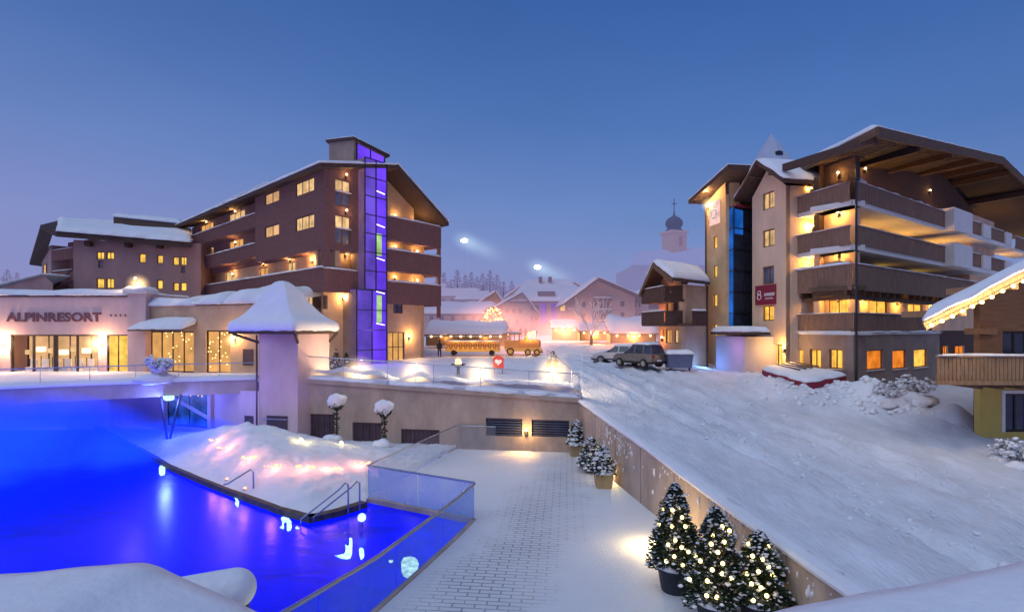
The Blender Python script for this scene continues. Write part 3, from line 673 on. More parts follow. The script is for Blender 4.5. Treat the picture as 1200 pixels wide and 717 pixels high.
# link building between entrance and hotel
LB = Fr.px(172, 44.0, 312, 41.0)
lk = thing('link_building', 'low snow-heaped link building with string-lit doors beside the round-topped tower', 'building', (-25, 43, 4.0))
zt = LB.z(240, 358); rr = [LB.rect(175, 227, 388, 426), LB.rect(241, 270, 387, 426)]
rr = [(a, b, 4.05, d) for a, b, c, d in rr]
m = wall_sheet(MB(), LB, 0, LB.len, 3.6, zt, rr, 0, .35); m.prism([LB.p(0, -.4, 0)[:2], LB.p(LB.len, -.4, 0)[:2], LB.p(LB.len, -7, 0)[:2], LB.p(0, -7, 0)[:2]], 3.6, zt-.02); m.build('wall', M['plaster_warm'], lk)
for r, k in zip(rr, (3, 1)):
    w = window(lk, LB, r, 0, 'lit_warm', 'frame_dark', k, False, 0, .1, 'glass_door', .2)
    rnd = random.Random(int(r[0]*10))
    for i in range(22): MB().ball(LB.p(rnd.uniform(r[0]+.1, r[1]-.1), -.08, rnd.uniform(r[2]+.4, r[3]-.1)), .035, 5, 4).build('string_bulb', M['bulb_tree'], w)
aw = snow_cap([LB.p(-.2, 1.5, LB.z(200, 386)), LB.p(LB.s(231), 1.5, LB.z(200, 386)), LB.p(LB.s(231), -.1, LB.z(200, 376)), LB.p(-.2, -.1, LB.z(200, 376))], .38, 20, 6, .25, 8).build('awning_snow', M['snow'], lk, True)
MB().plate([LB.p(-.2, 1.5, LB.z(200, 386)), LB.p(LB.s(231), 1.5, LB.z(200, 386)), LB.p(LB.s(231), 0, LB.z(200, 376)), LB.p(-.2, 0, LB.z(200, 376))], .12).build('awning', M['timber_dark'], lk)
for a, b, th, zz in ((-.3, LB.s(228), .55, 0), (LB.s(228), LB.s(262), .75, .25), (LB.s(262), LB.len+.2, 1.0, .3)):
    snow_cap([LB.p(a, .25, zt+zz*.3), LB.p(b, .25, zt+zz*.3), LB.p(b, -7.2, zt+zz+.8), LB.p(a, -7.2, zt+zz+.8)], th, 26, 14, .32, a*3).build('roof_snow', M['snow'], lk, True)
sconce(lk, LB, 276, 398, 0, 130, WARM)
r = LB.rect(285, 297, 409, 428); LB.box(MB(), r[0], r[1], .0, .05, r[2], r[3]).build('cupboard', M['shutter'], lk)

# tower with the big cap of snow
tb = [(-16.5, 35.6), (-13.75, 35.05), (-12.55, 37.5), (-15.3, 38.1)]
tt = thing('snow_capped_tower', 'square plastered tower with a huge rounded cap of snow on its roof', 'tower', (-14.5, 36.5, 0))
MB().prism(tb, -.3, 7.25).build('wall', M['plaster_pink'], tt)
rb = [(-18.9, 36.4), (-13.5, 33.9), (-12.1, 38.0), (-17.4, 40.6)]
MB().prism(rb, 7.15, 7.4).build('roof', M['timber_dark'], tt)
for a, b in ((tb[0], rb[0]), (tb[1], rb[1]), (tb[2], rb[2])): MB().bar((a[0], a[1], 6.6), (b[0]*.85+a[0]*.15, b[1]*.85+a[1]*.15, 7.14), .14).build('bracket', M['timber_dark'], tt)
s = MB(); ap = Vector((-15.55, 36.9)); NA, NRr = 64, 16
per = []
for k in range(NA):
    u = k/NA*4; i = int(u) % 4; f = u-int(u); a, b = Vector(rb[i]), Vector(rb[(i+1) % 4]); q = a*(1-f)+b*f
    a2 = (q-ap); mx = 3.6; per.append(ap+a2*(1.0 if a2.length < mx else (mx+.22*(a2.length-mx))/a2.length))
prof = [(0, 3.55), (.06, 3.54), (.13, 3.46), (.20, 3.28), (.28, 2.98), (.37, 2.55), (.48, 2.03), (.60, 1.55), (.72, 1.12), (.84, .84), (.93, .70), (.985, .56), (1.02, .34), (1.03, .08), (1.0, -.06), (.9, -.05)]
for t, z in prof:
    for p in per: q = ap+(p-ap)*t; s.v.append((q.x, q.y, 7.42+z*.93+.05*nz(q.x, q.y)*t-(.10*max(0, nz(q.x*2, q.y*2)) if z < .1 else 0)))
for j in range(len(prof)-1):
    for k in range(NA): s.f.append((j*NA+k, j*NA+(k+1) % NA, (j+1)*NA+(k+1) % NA, (j+1)*NA+k))
s.build('roof_snow', M['snow'], tt, True)
TF = Fr((-16.5, 35.6), (-13.75, 35.05)); r = TF.rect(313, 337, 487, 513); TF.box(MB(), r[0], r[1], .0, .05, r[2], r[3]).build('shutter', M['shutter'], tt)
TF.box(MB(), TF.s(313)-.3, TF.s(337), .05, .1, r[3]-.25, r[3]-.18).build('rail', M['metal'], tt)
MB().tube([TF.p(-.12, .05, -.2), TF.p(-.12, .05, 7.1)], .06, 8).build('downpipe', M['shutter'], tt)
# ------------------------------------------------------------------ timber-clad hotel on the left
LF = Fr.px(213, 71.0, 380, 45.0); FF = Fr.px(380, 45.0, 517, 56.0)
ht = thing('timber_hotel', 'dark timber-clad hotel with a violet-lit glass stair tower at its corner', 'hotel', (-15.5, 45, 4.3))
ZB, ZL, ZR, ZO, ZE = 4.2, 10.9, 12.55, 14.1, 20.75      # ground, timber band foot, rail top, opening top, eaves
zri = 22.35; sri = FF.s(460); zre = 18.3; FL = FF.len; LL = LF.len
def fz(s): return ZE+(zri-ZE)*s/sri if s < sri else zri+(zre-zri)*(s-sri)/(FL-sri)
bd = -LF.d                                             # away from the front corner along the long side
def foot(i0, i1): # inset rectangle (inset from long face, from front face)
    a = Vector(LF.p(LL, -i0, 0)[:2])-Vector((FF.n.x, FF.n.y))*i1
    b = a+FF.d*(FL-i0-.4); c = b+bd*(LL-1); d = a+bd*(LL-1)
    return [tuple(a), tuple(b), tuple(c), tuple(d)]
core = MB(); f = foot(2.1, 2.3); core.prism(f, ZB-.5, [ZE-.4, zre-.3, zre-.3, ZE-.4]); core.build('inner_wall', M['plaster_warm'], ht)
# long face: upper timber block, balconies section further back
cut = LF.s(299)
wl = [LF.rect(346, 368, 211, 227), LF.rect(310, 327, 225, 238), LF.rect(346, 368, 253, 269), LF.rect(310, 327, 264, 277)]
m = wall_sheet(MB(), LF, cut, LL, ZO, ZE, wl, 0, .45); m.build('timber_wall', M['timber_left'], ht)
for k, r in enumerate(wl): window(ht, LF, r, 0, 'lit_pale' if k % 2 == 0 else 'lit_room', 'frame_dark', 1 if k % 2 else 2, False)
wb = [LF.rect(235, 250, 262, 279, -1.2), LF.rect(268, 287, 248, 268, -1.2), LF.rect(235, 250, 291, 309, -1.2), LF.rect(268, 285, 281, 302, -1.2)]
wb3 = [LF.rect(304, 314, 313, 336, -1.2), LF.rect(336, 346, 307, 330, -1.2), LF.rect(264, 277, 318, 340, -1.2), LF.rect(232, 243, 325, 345, -1.2)]
m = wall_sheet(MB(), LF, 0, cut+.4, ZO, ZE, wb, -1.2, .4); m.build('timber_wall', M['timber_left'], ht)
m = wall_sheet(MB(), LF, 0, LL-.4, ZL, ZO, wb3, -1.2, .4); m.build('loggia_wall', M['plaster_warm'], ht)
for k, r in enumerate(wb+wb3): window(ht, LF, r, -1.2, ('lit_warm', 'lit_pale', 'lit_pale', 'lit_warm')[k % 4], 'frame_wood', 2 if k < 4 else 1, False)
LF.box(MB(), 0, LL, -1.25, 0, ZL-.3, ZL).build('balcony_slab', M['timber_left'], ht)
LF.box(MB(), cut, LL-.02, -1.25, -.46, ZO-.02, ZO+.25).build('soffit', M['timber_left'], ht)
railing(ht, LF, 0, LL, .02, ZL-.35, ZR, 'timber_left', .16, True, .012, cap=.16)
for zz in (15.0, 18.0):
    LF.box(MB(), .2, cut, -1.2, 0, zz-.3, zz).build('balcony_slab', M['timber_left'], ht)
    railing(ht, LF, .2, cut, .02, zz-.35, zz+1.0, 'timber_left', .16, True, .012, cap=.14)
LF.box(MB(), LL-.5, LL, -.5, .0, ZL, ZO).build('corner_post', M['timber_left'], ht)
for px, py, q in ((241, 330, 1), (274, 323, 1), (367, 307, 1), (310, 311, .5), (341, 306, .5), (243, 262, .4), (277, 250, .4), (243, 296, .4), (277, 286, .4)): sconce(ht, LF, px, py, -1.2, 150*q, (1, .5, .16))
# ground storey, plaster, set back
wlow = [LF.rect(355, 366, 345, 361, -1.3)]
m = wall_sheet(MB(), LF, 0, LL-1.2, ZB-.6, ZL-.3, wlow, -1.3, .4); m.build('plaster_wall', M['plaster_warm'], ht)
for r in wlow: window(ht, LF, r, -1.3, 'lit_pale', 'frame_dark', 1, False)
# front face
g0, g1 = FF.s(427.5, .9), FF.s(453, .9)
wf = [FF.rect(393, 411, 211, 242), FF.rect(393, 411, 253, 286)]
m = wall_sheet(MB(), FF, 0, g0+.6, ZO, ZE, wf, 0, .45)
m.add([FF.p(0, 0, ZE), FF.p(g0+.6, 0, ZE), FF.p(g0+.6, 0, fz(g0+.6)), FF.p(0, 0, fz(0)+.01)], [(0, 1, 2, 3)])
m.build('timber_wall', M['timber_left'], ht)
for r in wf:
    mid = (r[2]+r[3])/2+.1
    window(ht, FF, (r[0], r[1], mid, r[3]), 0, 'lit_pale', 'frame_wood', 1, 0); window(ht, FF, (r[0], r[1], r[2], mid-.05), 0, 'glass_dusk', 'frame_wood', 1, 0)
    snow_cap([FF.p(r[0], .12, mid-.02), FF.p(r[1], .12, mid-.02), FF.p(r[1], -.1, mid-.02), FF.p(r[0], -.1, mid-.02)], .14, 8, 3).build('sill_snow', M['snow_fine'], ht, True)
    sconce(ht, FF, 405, 0, 0, 30, WARM, z=r[3]+.3)
m = wall_sheet(MB(), FF, .4, g0+.6, ZL, ZO, [], -1.5, .3); m.build('loggia_wall', M['plaster_warm'], ht)
FF.box(MB(), .3, g0+.5, -1.5, 0, ZL-.3, ZL).build('balcony_slab', M['timber_left'], ht); FF.box(MB(), 0, g0+.6, -1.5, -.46, ZO-.02, ZO+.25).build('soffit', M['timber_left'], ht)
railing(ht, FF, 0, g0, .02, ZL-.35, ZR-.1, 'timber_left', .16, True, .012, cap=.16)
sconce(ht, FF, 404, 300, -1.5, 45)
m = wall_sheet(MB(), FF, .6, g0+.6, ZB-.6, ZL-.3, [FF.rect(379, 384, 346, 362, -1.0)], -1.0, .3); m.build('plaster_wall', M['plaster_warm'], ht)
sconce(ht, FF, 401, 350, -1.0, 150)
# right-hand balconies
w0, w1 = g1, FL
wr = [FF.rect(461, 472, 349, 367, -1.6), FF.rect(455, 474, 389, 424, -1.6)]
m = wall_sheet(MB(), FF, w0-.3, FF.s(493, -1.6), ZB-.6, 11.0, wr, -1.6, .3); m.build('plaster_wall', M['plaster_warm'], ht)
window(ht, FF, wr[0], -1.6, 'glass_dusk', 'frame_dark', 1, False); window(ht, FF, wr[1], -1.6, 'lit_warm', 'frame_dark', 2, False, 1, .09, 'glass_door')
sconce(ht, FF, 479, 396, -1.6, 160, WARM); sconce(ht, FF, 484, 345, -1.6, 130, WARM)
bal = [(18.0, 14.9), (15.0, 11.9), (11.95, 8.9)]
up = [FF.rect(458, 466, 262, 286, -1.7), FF.rect(458, 466, 300, 318, -1.7)]
m = wall_sheet(MB(), FF, w0-.3, FL-2.2, 10.7, zre-.2, [], -1.7, .3)
m.add([FF.p(w0-.3, -1.7, zre-.2), FF.p(FL-2.2, -1.7, zre-.2), FF.p(FL-2.2, -1.7, fz(FL-2.2)-.1), FF.p(sri, -1.7, zri-.1), FF.p(w0-.3, -1.7, fz(w0-.3)-.1)], [(0, 1, 2, 3, 4)])
m.build('loggia_wall', M['plaster_warm'], ht)
for y0a, y0b, y1a in ((256, 276, 279), (294, 307, 315), (331, 343, 353)):
    za = FF.z(466, y0a); zb2 = FF.z(466, y1a)-.1
    FF.box(MB(), w0-.2, FL, -1.75, 0, zb2-.05, zb2+.2).build('balcony_slab', M['timber_left'], ht)
    railing(ht, FF, w0-.2, FL, .02, zb2-.2, za, 'timber_left', .16, True, .012, cap=.18)
    FF.box(MB(), FL-.12, FL-.03, -4, -.12, zb2-.2, za).build('side_railing', M['timber_left'], ht)
    sconce(ht, FF, 488, 0, -1.7, 80, WARM, z=za+.35); sconce(ht, FF, 462, 0, -1.7, 40, WARM, z=za+.5)
FF.box(MB(), FL-.32, FL-.02, -.34, -.04, 8.6, zre-.1).build('corner_post', M['timber_left'], ht)
# roof
def rp(s, along, dz=0): q = Vector(FF.p(s, 0, 0)[:2])+bd*along; return (q.x, q.y, fz(max(0, min(FL, s)))+dz)
so, lo = -.9, -.9
def edge(s, al, dz): q = Vector(FF.p(s, 0, 0)[:2])+bd*al; z = ZE+(zri-ZE)*s/sri if s < sri else zri+(zre-zri)*(s-sri)/(FL-sri); return (q.x, q.y, z+dz)
MB().plate([edge(so, lo, .2), edge(sri, lo, .2), edge(sri, LL, .2), edge(so, LL, .2)], .35).plate([edge(sri, lo, .2), edge(FL+.3, lo, .2), edge(FL+.3, LL, .2), edge(sri, LL, .2)], .35).build('roof', M['timber_dark'], ht)
snow_cap([edge(so-.1, lo-.05, .21), edge(sri, lo-.05, .21), edge(sri, LL, .21), edge(so-.1, LL, .21)], .34, 20, 50, .15, 2).build('roof_snow', M['snow'], ht, True)
snow_cap([edge(sri-.05, lo-.05, .36), edge(FL+.3, lo-.05, .36), edge(FL+.3, LL, .36), edge(sri-.05, LL, .36)], .22, 16, 40, .15, 3).build('roof_snow', M['snow'], ht, True)
d0 = LF.s(242); d1 = LF.s(300)
DM = MB(); LF.box(DM, d0, d1, -6, -1.2, ZE, ZE+1.5); DM.build('dormer', M['timber_dark'], ht)
snow_cap([LF.p(d0-.2, -1.0, ZE+1.5), LF.p(d1+.3, -1.0, ZE+1.5), LF.p(d1+.3, -6.2, ZE+1.8), LF.p(d0-.2, -6.2, ZE+1.8)], .35, 24, 6, .2).build('dormer_snow', M['snow'], ht, True)
# glass stair tower and its penthouse
go = .9
def gtower(s0, s1, z0, z1, nm):
    w = MB()
    for z in np.arange(z0, z1+.01, (z1-z0)/round((z1-z0)/1.55)): FF.box(w, s0-.02, s1+.02, go-.02, go+.05, z-.04, z+.04)
    for k in (0, .5, 1): x = s0+(s1-s0)*k; FF.box(w, x-.045, x+.045, go-.02, go+.06, z0, z1)
    o = w.build(nm, M['metal_dark'], ht)
    MB().quad(FF.p(s0, go-.03, z0), FF.p((s0+s1)/2, go-.03, z0), FF.p((s0+s1)/2, go-.03, z1), FF.p(s0, go-.03, z1)).build('pane', M['lit_violet_soft'], o)
    MB().quad(FF.p((s0+s1)/2, go-.03, z0), FF.p(s1, go-.03, z0), FF.p(s1, go-.03, z1), FF.p((s0+s1)/2, go-.03, z1)).build('pane', M['lit_violet'], o)
    b = MB(); FF.box(b, s0, s1, -1.0, go-.05, z0, z1-.03); b.build('shaft', M['plaster_taupe'], o)
    MB().quad(FF.p(s0, go-.01, z0), FF.p(s0, -.05, z0), FF.p(s0, -.05, z1), FF.p(s0, go-.01, z1)).build('pane', M['lit_violet_soft'], o)
    return o
gt = gtower(g0, g1, 10.9, 22.3, 'glass_tower')
gl = gtower(FF.s(418, go), g1, ZB-.3, 10.85, 'glass_tower')
for y in (226, 265, 304, 343, 380):
    z = FF.z(446, y, go); MB().bar(FF.p(FF.s(441, go), go+.02, z+.08), FF.p(FF.s(450.5, go), go+.02, z-.06), .07).build('light_tube', M['tube_white'], gt)
for y0, y1 in ((274, 300), (346, 378)):
    r = FF.rect(441.5, 447.5, y0, y1, go); MB().quad(FF.p(r[0], go-.015, r[2]), FF.p(r[1], go-.015, r[2]), FF.p(r[1], go-.015, r[3]), FF.p(r[0], go-.015, r[3])).build('landing_light', M['tube_green'], gt)
lamp('tower_light', FF.p((g0+g1)/2, 2.2, 7.5), (.3, .12, 1), 260, ht, .5)
c = FF.p(FF.s(418), -.4, 0); PR = Fr(c[:2], FF.p(FF.s(455), -.4, 0)[:2]); PLf = Fr(c[:2], (c[0]+bd.x*8, c[1]+bd.y*8))
z0 = 21.2; za = 7.5+(385-163)*c[1]/640; zb = PR.z(455, 184); s5 = PLf.s(385.5); zc = PLf.z(386, 165)
q = Vector(c[:2]); r_ = Vector(PR.p(PR.len, 0, 0)[:2]); l_ = Vector(PLf.p(s5, 0, 0)[:2]); bk = r_+(l_-q)
MB().prism([tuple(q), tuple(r_), tuple(bk), tuple(l_)], z0, [za, zb, zb, zc]).build('penthouse', M['plaster_taupe'], ht)
MB().plate([(*(q+(q-bk)*.05), za+.12), (*(r_+(r_-l_)*.08), zb+.12), (*(bk+(bk-q)*.1), zb+.12), (*(l_+(l_-r_)*.06), zc+.12)], .2).build('penthouse_roof', M['timber_dark'], ht)
snow_cap([(*(q+(q-bk)*.05), za+.13), (*(r_+(r_-l_)*.08), zb+.13), (*(bk+(bk-q)*.1), zb+.13), (*(l_+(l_-r_)*.06), zc+.13)], .2, 10, 10, .1).build('penthouse_snow', M['snow'], ht, True)
gw = MB(); MB().quad(PR.p(.3, .02, z0+.6), PR.p(PR.len-.2, .02, z0+.6), PR.p(PR.len-.2, .02, zb-.15), PR.p(.3, .02, za-.3)).build('glass_gable', M['lit_violet'], ht)
for k in (.08, .5, .95): s = PR.len*k; PR.box(gw, s-.05, s+.05, .03, .09, z0+.6, za+(zb-za)*k-.2)
gw.build('gable_frame', M['metal_dark'], ht)

# ------------------------------------------------------------------ guest wing behind the entrance
GF = Fr.px(86, 60, 224, 62.5)
gw = thing('guest_wing', 'three-storey plastered guest wing with small square yellow windows under a snowy roof', 'building', (X(150, 61), 61, 4.5))
gz0, gzt = 4.5, GF.z(150, 283)
wins = [(113, 122.5, 295, 304), (124.5, 134, 295, 304), (163, 171, 297, 308), (184, 191.5, 299, 309), (202.5, 210, 301, 311), (211.5, 219, 301, 311), (113, 122.5, 326, 338), (124.5, 134, 326, 338), (184, 191, 328, 339), (203, 210, 331, 341), (211.5, 219, 331, 341),
        (115, 121, 305.5, 314), (212, 217, 312, 320)]
rs = [GF.rect(*w) for w in wins]
m = wall_sheet(MB(), GF, 0, GF.len+1, gz0, gzt, rs, 0, .35); m.prism([GF.p(0, -.4, 0)[:2], GF.p(GF.len+1, -.4, 0)[:2], GF.p(GF.len+1, -12, 0)[:2], GF.p(0, -12, 0)[:2]], gz0, gzt); m.build('wall', M['plaster_rose'], gw)
for k, r in enumerate(rs): window(gw, GF, r, 0, 'lit_yellow' if k < 11 else 'glass_dusk', 'frame_wood', 1 if k in (0, 1, 5, 7) else 0, False, 0, .09)
GS = Fr.px(60, 62.5, 86, 60.0); m = MB(); GS.box(m, 0, GS.len, -6, -1.6, gz0, gzt+.3); m.build('balcony_recess', M['timber_left'], gw)
for zz in (GS.z(72, 330), GS.z(72, 305)): railing(gw, GS, 0, GS.len, 0, zz, zz+1.2, 'timber_left', .2, True)
MB().bar(GS.p(.3, -.1, GS.z(70, 336)), GS.p(GS.len, -.1, GS.z(70, 316)), .3, .2).build('stair_beam', M['timber_dark'], gw)
sconce(gw, GS, 69, 311, -1.6, 60)
G3 = Fr.px(49, 66, 60, 62.5); m = MB(); G3.box(m, 0, G3.len, -6, 0, gz0, gzt-.2); m.build('wall', M['plaster_rose'], gw)
r = G3.rect(52, 55, 310, 322); window(gw, G3, r, .2, 'lit_pale', 'frame_wood', 0, False)
MB().plate([P(48, 263.5, 60.0), P(66, 272, 58.5), P(224, 285, 61.5), P(224, 268, 76), P(70, 258, 76)], .5).build('roof', M['timber_dark'], gw)
MB().plate([P(47.6, 263, 60.1), P(62, 270, 60), P(49, 309, 67), P(34.5, 307, 67)], .35).build('roof_verge', M['timber_dark'], gw)
snow_cap([P(66, 271, 58.4), P(224, 284, 61.4), P(224, 266, 76), P(68, 257, 76)], .48, 50, 10, .25, 4).build('roof_snow', M['snow'], gw, True)
MB().plate([P(133, 254, 70), P(212, 262, 70), P(212, 276, 69.5), P(133, 268, 69.5)], .5).build('dormer', M['timber_dark'], gw)
snow_cap([P(132, 253, 69.8), P(213, 261, 69.8), P(213, 258, 78), P(135, 251, 78)], .25, 20, 5, .2).build('dormer_snow', M['snow'], gw, True)
for s in (.12, .45, .72): GF.box(MB(), GF.len*s, GF.len*s+.5, .0, .8, gzt-.7, gzt-.2).build('bracket', M['timber_dark'], gw)
an = thing('annex', 'small pinkish annex with a sloping snow-dusted roof at the far end of the guest wing', 'building', (X(20, 58), 58, 4.5))
AN = Fr.px(-60, 58, 62, 57); MB().add([AN.p(0, 0, 4), AN.p(AN.len, 0, 4), AN.p(AN.len, 0, AN.z(55, 332)), AN.p(AN.s(50), 0, AN.z(50, 322)), AN.p(AN.s(0), 0, AN.z(0, 338)), AN.p(0, 0, AN.z(0, 346))], [(0, 1, 2, 3, 4, 5)]).build('wall', M['plaster_rose'], an)
snow_cap([AN.p(0, .3, AN.z(0, 347)), AN.p(AN.s(50), .3, AN.z(50, 322)), AN.p(AN.s(50), -6, AN.z(50, 320)), AN.p(0, -6, AN.z(0, 345))], .3, 20, 6, .2).build('roof_snow', M['snow'], an, True)
# ------------------------------------------------------------------ balconied hotel on the right
C0 = Vector((22.5, 36.0)); RF = Fr(C0, (C0.x+.815*40, C0.y+.58*40)); LW = Fr(C0, (21.0, 41.0))
gh = thing('balcony_hotel', 'tall chalet-style hotel with tiers of wooden balconies and warm lit windows', 'hotel', (22.5, 36, 2.4))
zg, z1, zr1, z2s, z2, z3s, z3, z4s, z4 = 2.0, 7.2, 8.5, 9.75, 10.35, 12.72, 13.1, 15.68, 16.05
RO, LO = -2.9, -1.2
# main walls
wR = {'p': [(1019, 1040, 352, 376), (1064, 1081, 356, 379), (1022, 1038, 304, 330), (1064, 1081, 312, 336), (1108, 1124, 322, 340), (1148, 1162, 330, 350)],
      't': [(1022, 1045, 251, 268), (1060, 1070, 262, 272), (1035, 1045, 208, 215), (1056, 1067, 216, 223)]}
lit = {0: 'lit_gold', 1: 'lit_gold', 2: 'lit_yellow', 3: 'lit_yellow', 4: 'lit_warm', 5: 'glass_dark'}
r1 = [RF.rect(*w, RO) for w in wR['p']]; r2 = [RF.rect(*w, RO) for w in wR['t']]
m = wall_sheet(MB(), RF, 1.6, 38, zg, z3s, r1, RO, .4); m.build('plaster_wall', M['plaster'], gh)
m = wall_sheet(MB(), RF, 1.6, 38, z3s, 18.4, r2, RO, .4)
zc0 = 7.5+237*33/640; zrid = 7.5+202*50/640
def roofz(s): return zc0-.4+(zrid-zc0)*max(0, s+1.5)/27.5 if s < 26 else zrid-.4-(s-26)*.28
m.add([RF.p(1.6, RO, 18.4), RF.p(38, RO, 18.4), RF.p(38, RO, roofz(38)), RF.p(26, RO, roofz(26)), RF.p(1.6, RO, roofz(1.6))], [(0, 1, 2, 3, 4)])
for k in range(150): s = 1+k*.245; RF.box(m, s, s+.04, RO, RO+.025, z3s, min(18.3, roofz(s)))
m.build('timber_wall', M['timber_dark'], gh)
for k, r in enumerate(r1): window(gh, RF, r, RO, lit[k], 'frame_wood', 1, False, 0, .08)
for k, r in enumerate(r2): window(gh, RF, r, RO, ('glass_dusk', 'glass_dark', 'lit_gold', 'lit_gold')[k], 'frame_dark', 1, False, 0, .07)
wL = [(933, 944, 352, 372), (950, 957, 355, 366), (970, 994, 351, 374), (933, 944, 309, 326), (948, 956, 311, 320), (970, 988, 307, 320), (933, 945, 263, 280), (946, 952, 266, 274), (934, 946, 217, 236)]
lw = [LW.rect(*w, LO) for w in wL]
m = wall_sheet(MB(), LW, .9, 6.6, zg, z4s, lw[:8], LO, .4); m.build('plaster_wall', M['plaster'], gh)
m = wall_sheet(MB(), LW, .9, 6.6, z4s, 19.2, lw[8:], LO, .4); m.build('timber_wall', M['timber_dark'], gh)
for k, r in enumerate(lw): window(gh, LW, r, LO, ('lit_gold', 'lit_gold', 'lit_gold', 'glass_dusk', 'glass_dark', 'lit_warm', 'lit_gold', 'glass_dark', 'lit_orange')[k], 'frame_wood', 1 if k in (0, 2, 3, 5, 6) else 0, False, 0, .07)
ci = Vector(RF.p(2.4, -3.35, 0)[:2]); e1 = Vector(RF.p(38, -3.35, 0)[:2]); nb = -RF.n*16
MB().prism([tuple(ci), tuple(e1), tuple(e1+nb), tuple(Vector(LW.p(10, -1.75, 0)[:2])), tuple(Vector(LW.p(2.4, -1.75, 0)[:2]))], zg, [18.2, 18.4, 18.4, 18.0, 18.0]).build('inner_wall', M['plaster_taupe'], gh)
# ground storey block, flush with the balcony fronts
wg = [RF.rect(1016, 1035, 410, 433), RF.rect(1046, 1062, 410, 432), RF.rect(1071, 1086.5, 409, 430), RF.rect(1032, 1052, 456, 478), RF.rect(1076, 1100, 452, 476)]
sE = RF.s(1101)
m = wall_sheet(MB(), RF, 0, sE, zg-.8, z1-.12, wg, 0, .4)
wl = [LW.rect(930, 941.5, 409, 430), LW.rect(949, 962, 409, 431), LW.rect(971.5, 987, 409, 432)]
sL = LW.s(926)
wall_sheet(m, LW, 0, sL, zg-.8, z1-.12, wl, 0, .4)
RF.box(m, sE-.02, sE+.02, -2, 0, zg-.8, z1-.13)
m.build('ground_storey', M['plaster_taupe'], gh)
for k, r in enumerate(wg): window(gh, RF, r, 0, ('lit_orange', 'lit_orange', 'lit_gold', 'glass_dark', 'glass_dark')[k], 'frame_wood' if k < 3 else 'frame_dark', 0 if k < 3 else 1, 1 if k < 3 else False, 0, .07)
for k, r in enumerate(wl): window(gh, LW, r, 0, 'lit_gold', 'frame_wood', 1 if k else 0, 1, 0, .08)
f = MB(); RF.box(f, -.05, sE+.1, -2, .08, z1-.12, z1+.04); f.build('ledge', M['plaster_white'], gh); f = MB(); LW.box(f, 0, sL, -1.6, .07, z1-.119, z1+.039); f.build('ledge', M['plaster_white'], gh)
for fr, a, b in ((RF, 0, sE), (LW, 0, sL)): snow_cap([fr.p(a, .12, z1+.04), fr.p(b, .12, z1+.04), fr.p(b, -.12, z1+.04), fr.p(a, -.12, z1+.04)], .09, 40, 3, .3, a).build('ledge_snow', M['snow_fine'], gh, True)
MB().tube([RF.p(.15, .12, zg), RF.p(.15, .12, 18.3)], .075, 8).build('downpipe', M['metal_dark'], gh)
# dark space to the right of the block
m = wall_sheet(MB(), RF, sE, 38, zg-.5, z1+.1, [RF.rect(1105, 1111, 405, 418, -2.9), RF.rect(1119, 1130, 405, 417, -2.9)], -2.89, .3); m.build('timber_wall', M['timber_dark'], gh)
for w in ((1105, 1110, 405, 418), (1119, 1129, 405, 417)):
    r = RF.rect(*w, -2.8); window(gh, RF, r, -2.7, 'lit_orange', 'frame_wood', 1, False, 0, .06)
for k in range(9):
    s = sE+.5+k*.75; RF.box(MB(), s, s+.12, -.6, -.45, 1.9, 3.2+.02*k).build('stair_post', M['timber_beam'], gh)
for zz in (2.4, 2.8, 3.15): RF.box(MB(), sE+.4, sE+7, -.45, -.4, zz, zz+.14).build('stair_rail', M['timber_beam'], gh)
# balconies
def balcony(fr, s0, s1, zs, zf, zrail, out, white=True, dep=2.9, snow=.05, mtl='timber_rail', brackets=False):
    m = MB(); fr.box(m, s0, s1, -dep, out, zs, zf); b = m.build('balcony', M['plaster_white' if white else 'timber_beam'], gh)
    railing(b, fr, s0, s1, out+.10, zf-.08 if white else zs-.05, zrail, mtl, .15, True, .02, cap=snow)
    if brackets:
        k = s0+.5
        while k < s1-.2: fr.box(MB(), k, k+.22, -dep, out-.05, zs-.38, zs-.004).build('joist', M['timber_beam'], b); k += 1.25
        fr.box(MB(), s0+.2, s1-.2, out-.5, out-.3, zs-.62, zs-.385).build('bearer', M['timber_beam'], b)
    return b
sA = RF.s(1106)
for zs, zf, zt in ((z4s, z4, 17.2), (z3s, z3, 14.3)):
    balcony(RF, .25, sA, zs, zf, zt, 0); balcony(LW, .2, LW.s(925), zs, zf, zt, 0, dep=1.25)
    b2 = RF.s(1128); b3 = RF.s(1147); b4 = RF.s(1156); b5 = RF.s(1174); b6 = RF.s(1181)
    m = MB(); RF.box(m, sA, b2, -2.9, .7, zs-.0, zt+.35); blk = m.build('balcony_box', M['plaster_white'], gh)
    m = MB(); RF.box(m, b2, b6, -2.9, .25, zs, zf); RF.box(m, b3, b4, -.1, .35, zf, zt+.05); RF.box(m, b5, b6, -1.69, .35, zf, zt+.05); b = m.build('balcony', M['plaster_white'], gh)
    railing(b, RF, b2+.02, b3-.02, .22, zf, zt, 'timber_rail', .15, True); railing(b, RF, b4+.02, b5-.02, .22, zf, zt, 'timber_rail', .15, True)
m = MB(); RF.box(m, RF.s(1152), RF.s(1180), -2.89, -1.0, z3s-2.5, 18.6); m.build('side_wall', M['plaster'], gh)
balcony(RF, .05, RF.s(1150), z2s+.35, z2, 11.75, 0, False, 2.9, .07, 'timber_rail', True); balcony(LW, .05, LW.s(924), z2s+.35, z2, 11.75, 0, False, 1.25, .20, 'timber_rail', True)
railing(gh, RF, .02, RF.s(1092), .04, z1+.12, zr1, 'timber_rail', .15, True, cap=.05); railing(gh, LW, .02, LW.s(927), .04, z1+.12, zr1, 'timber_rail', .15, True, cap=.05)
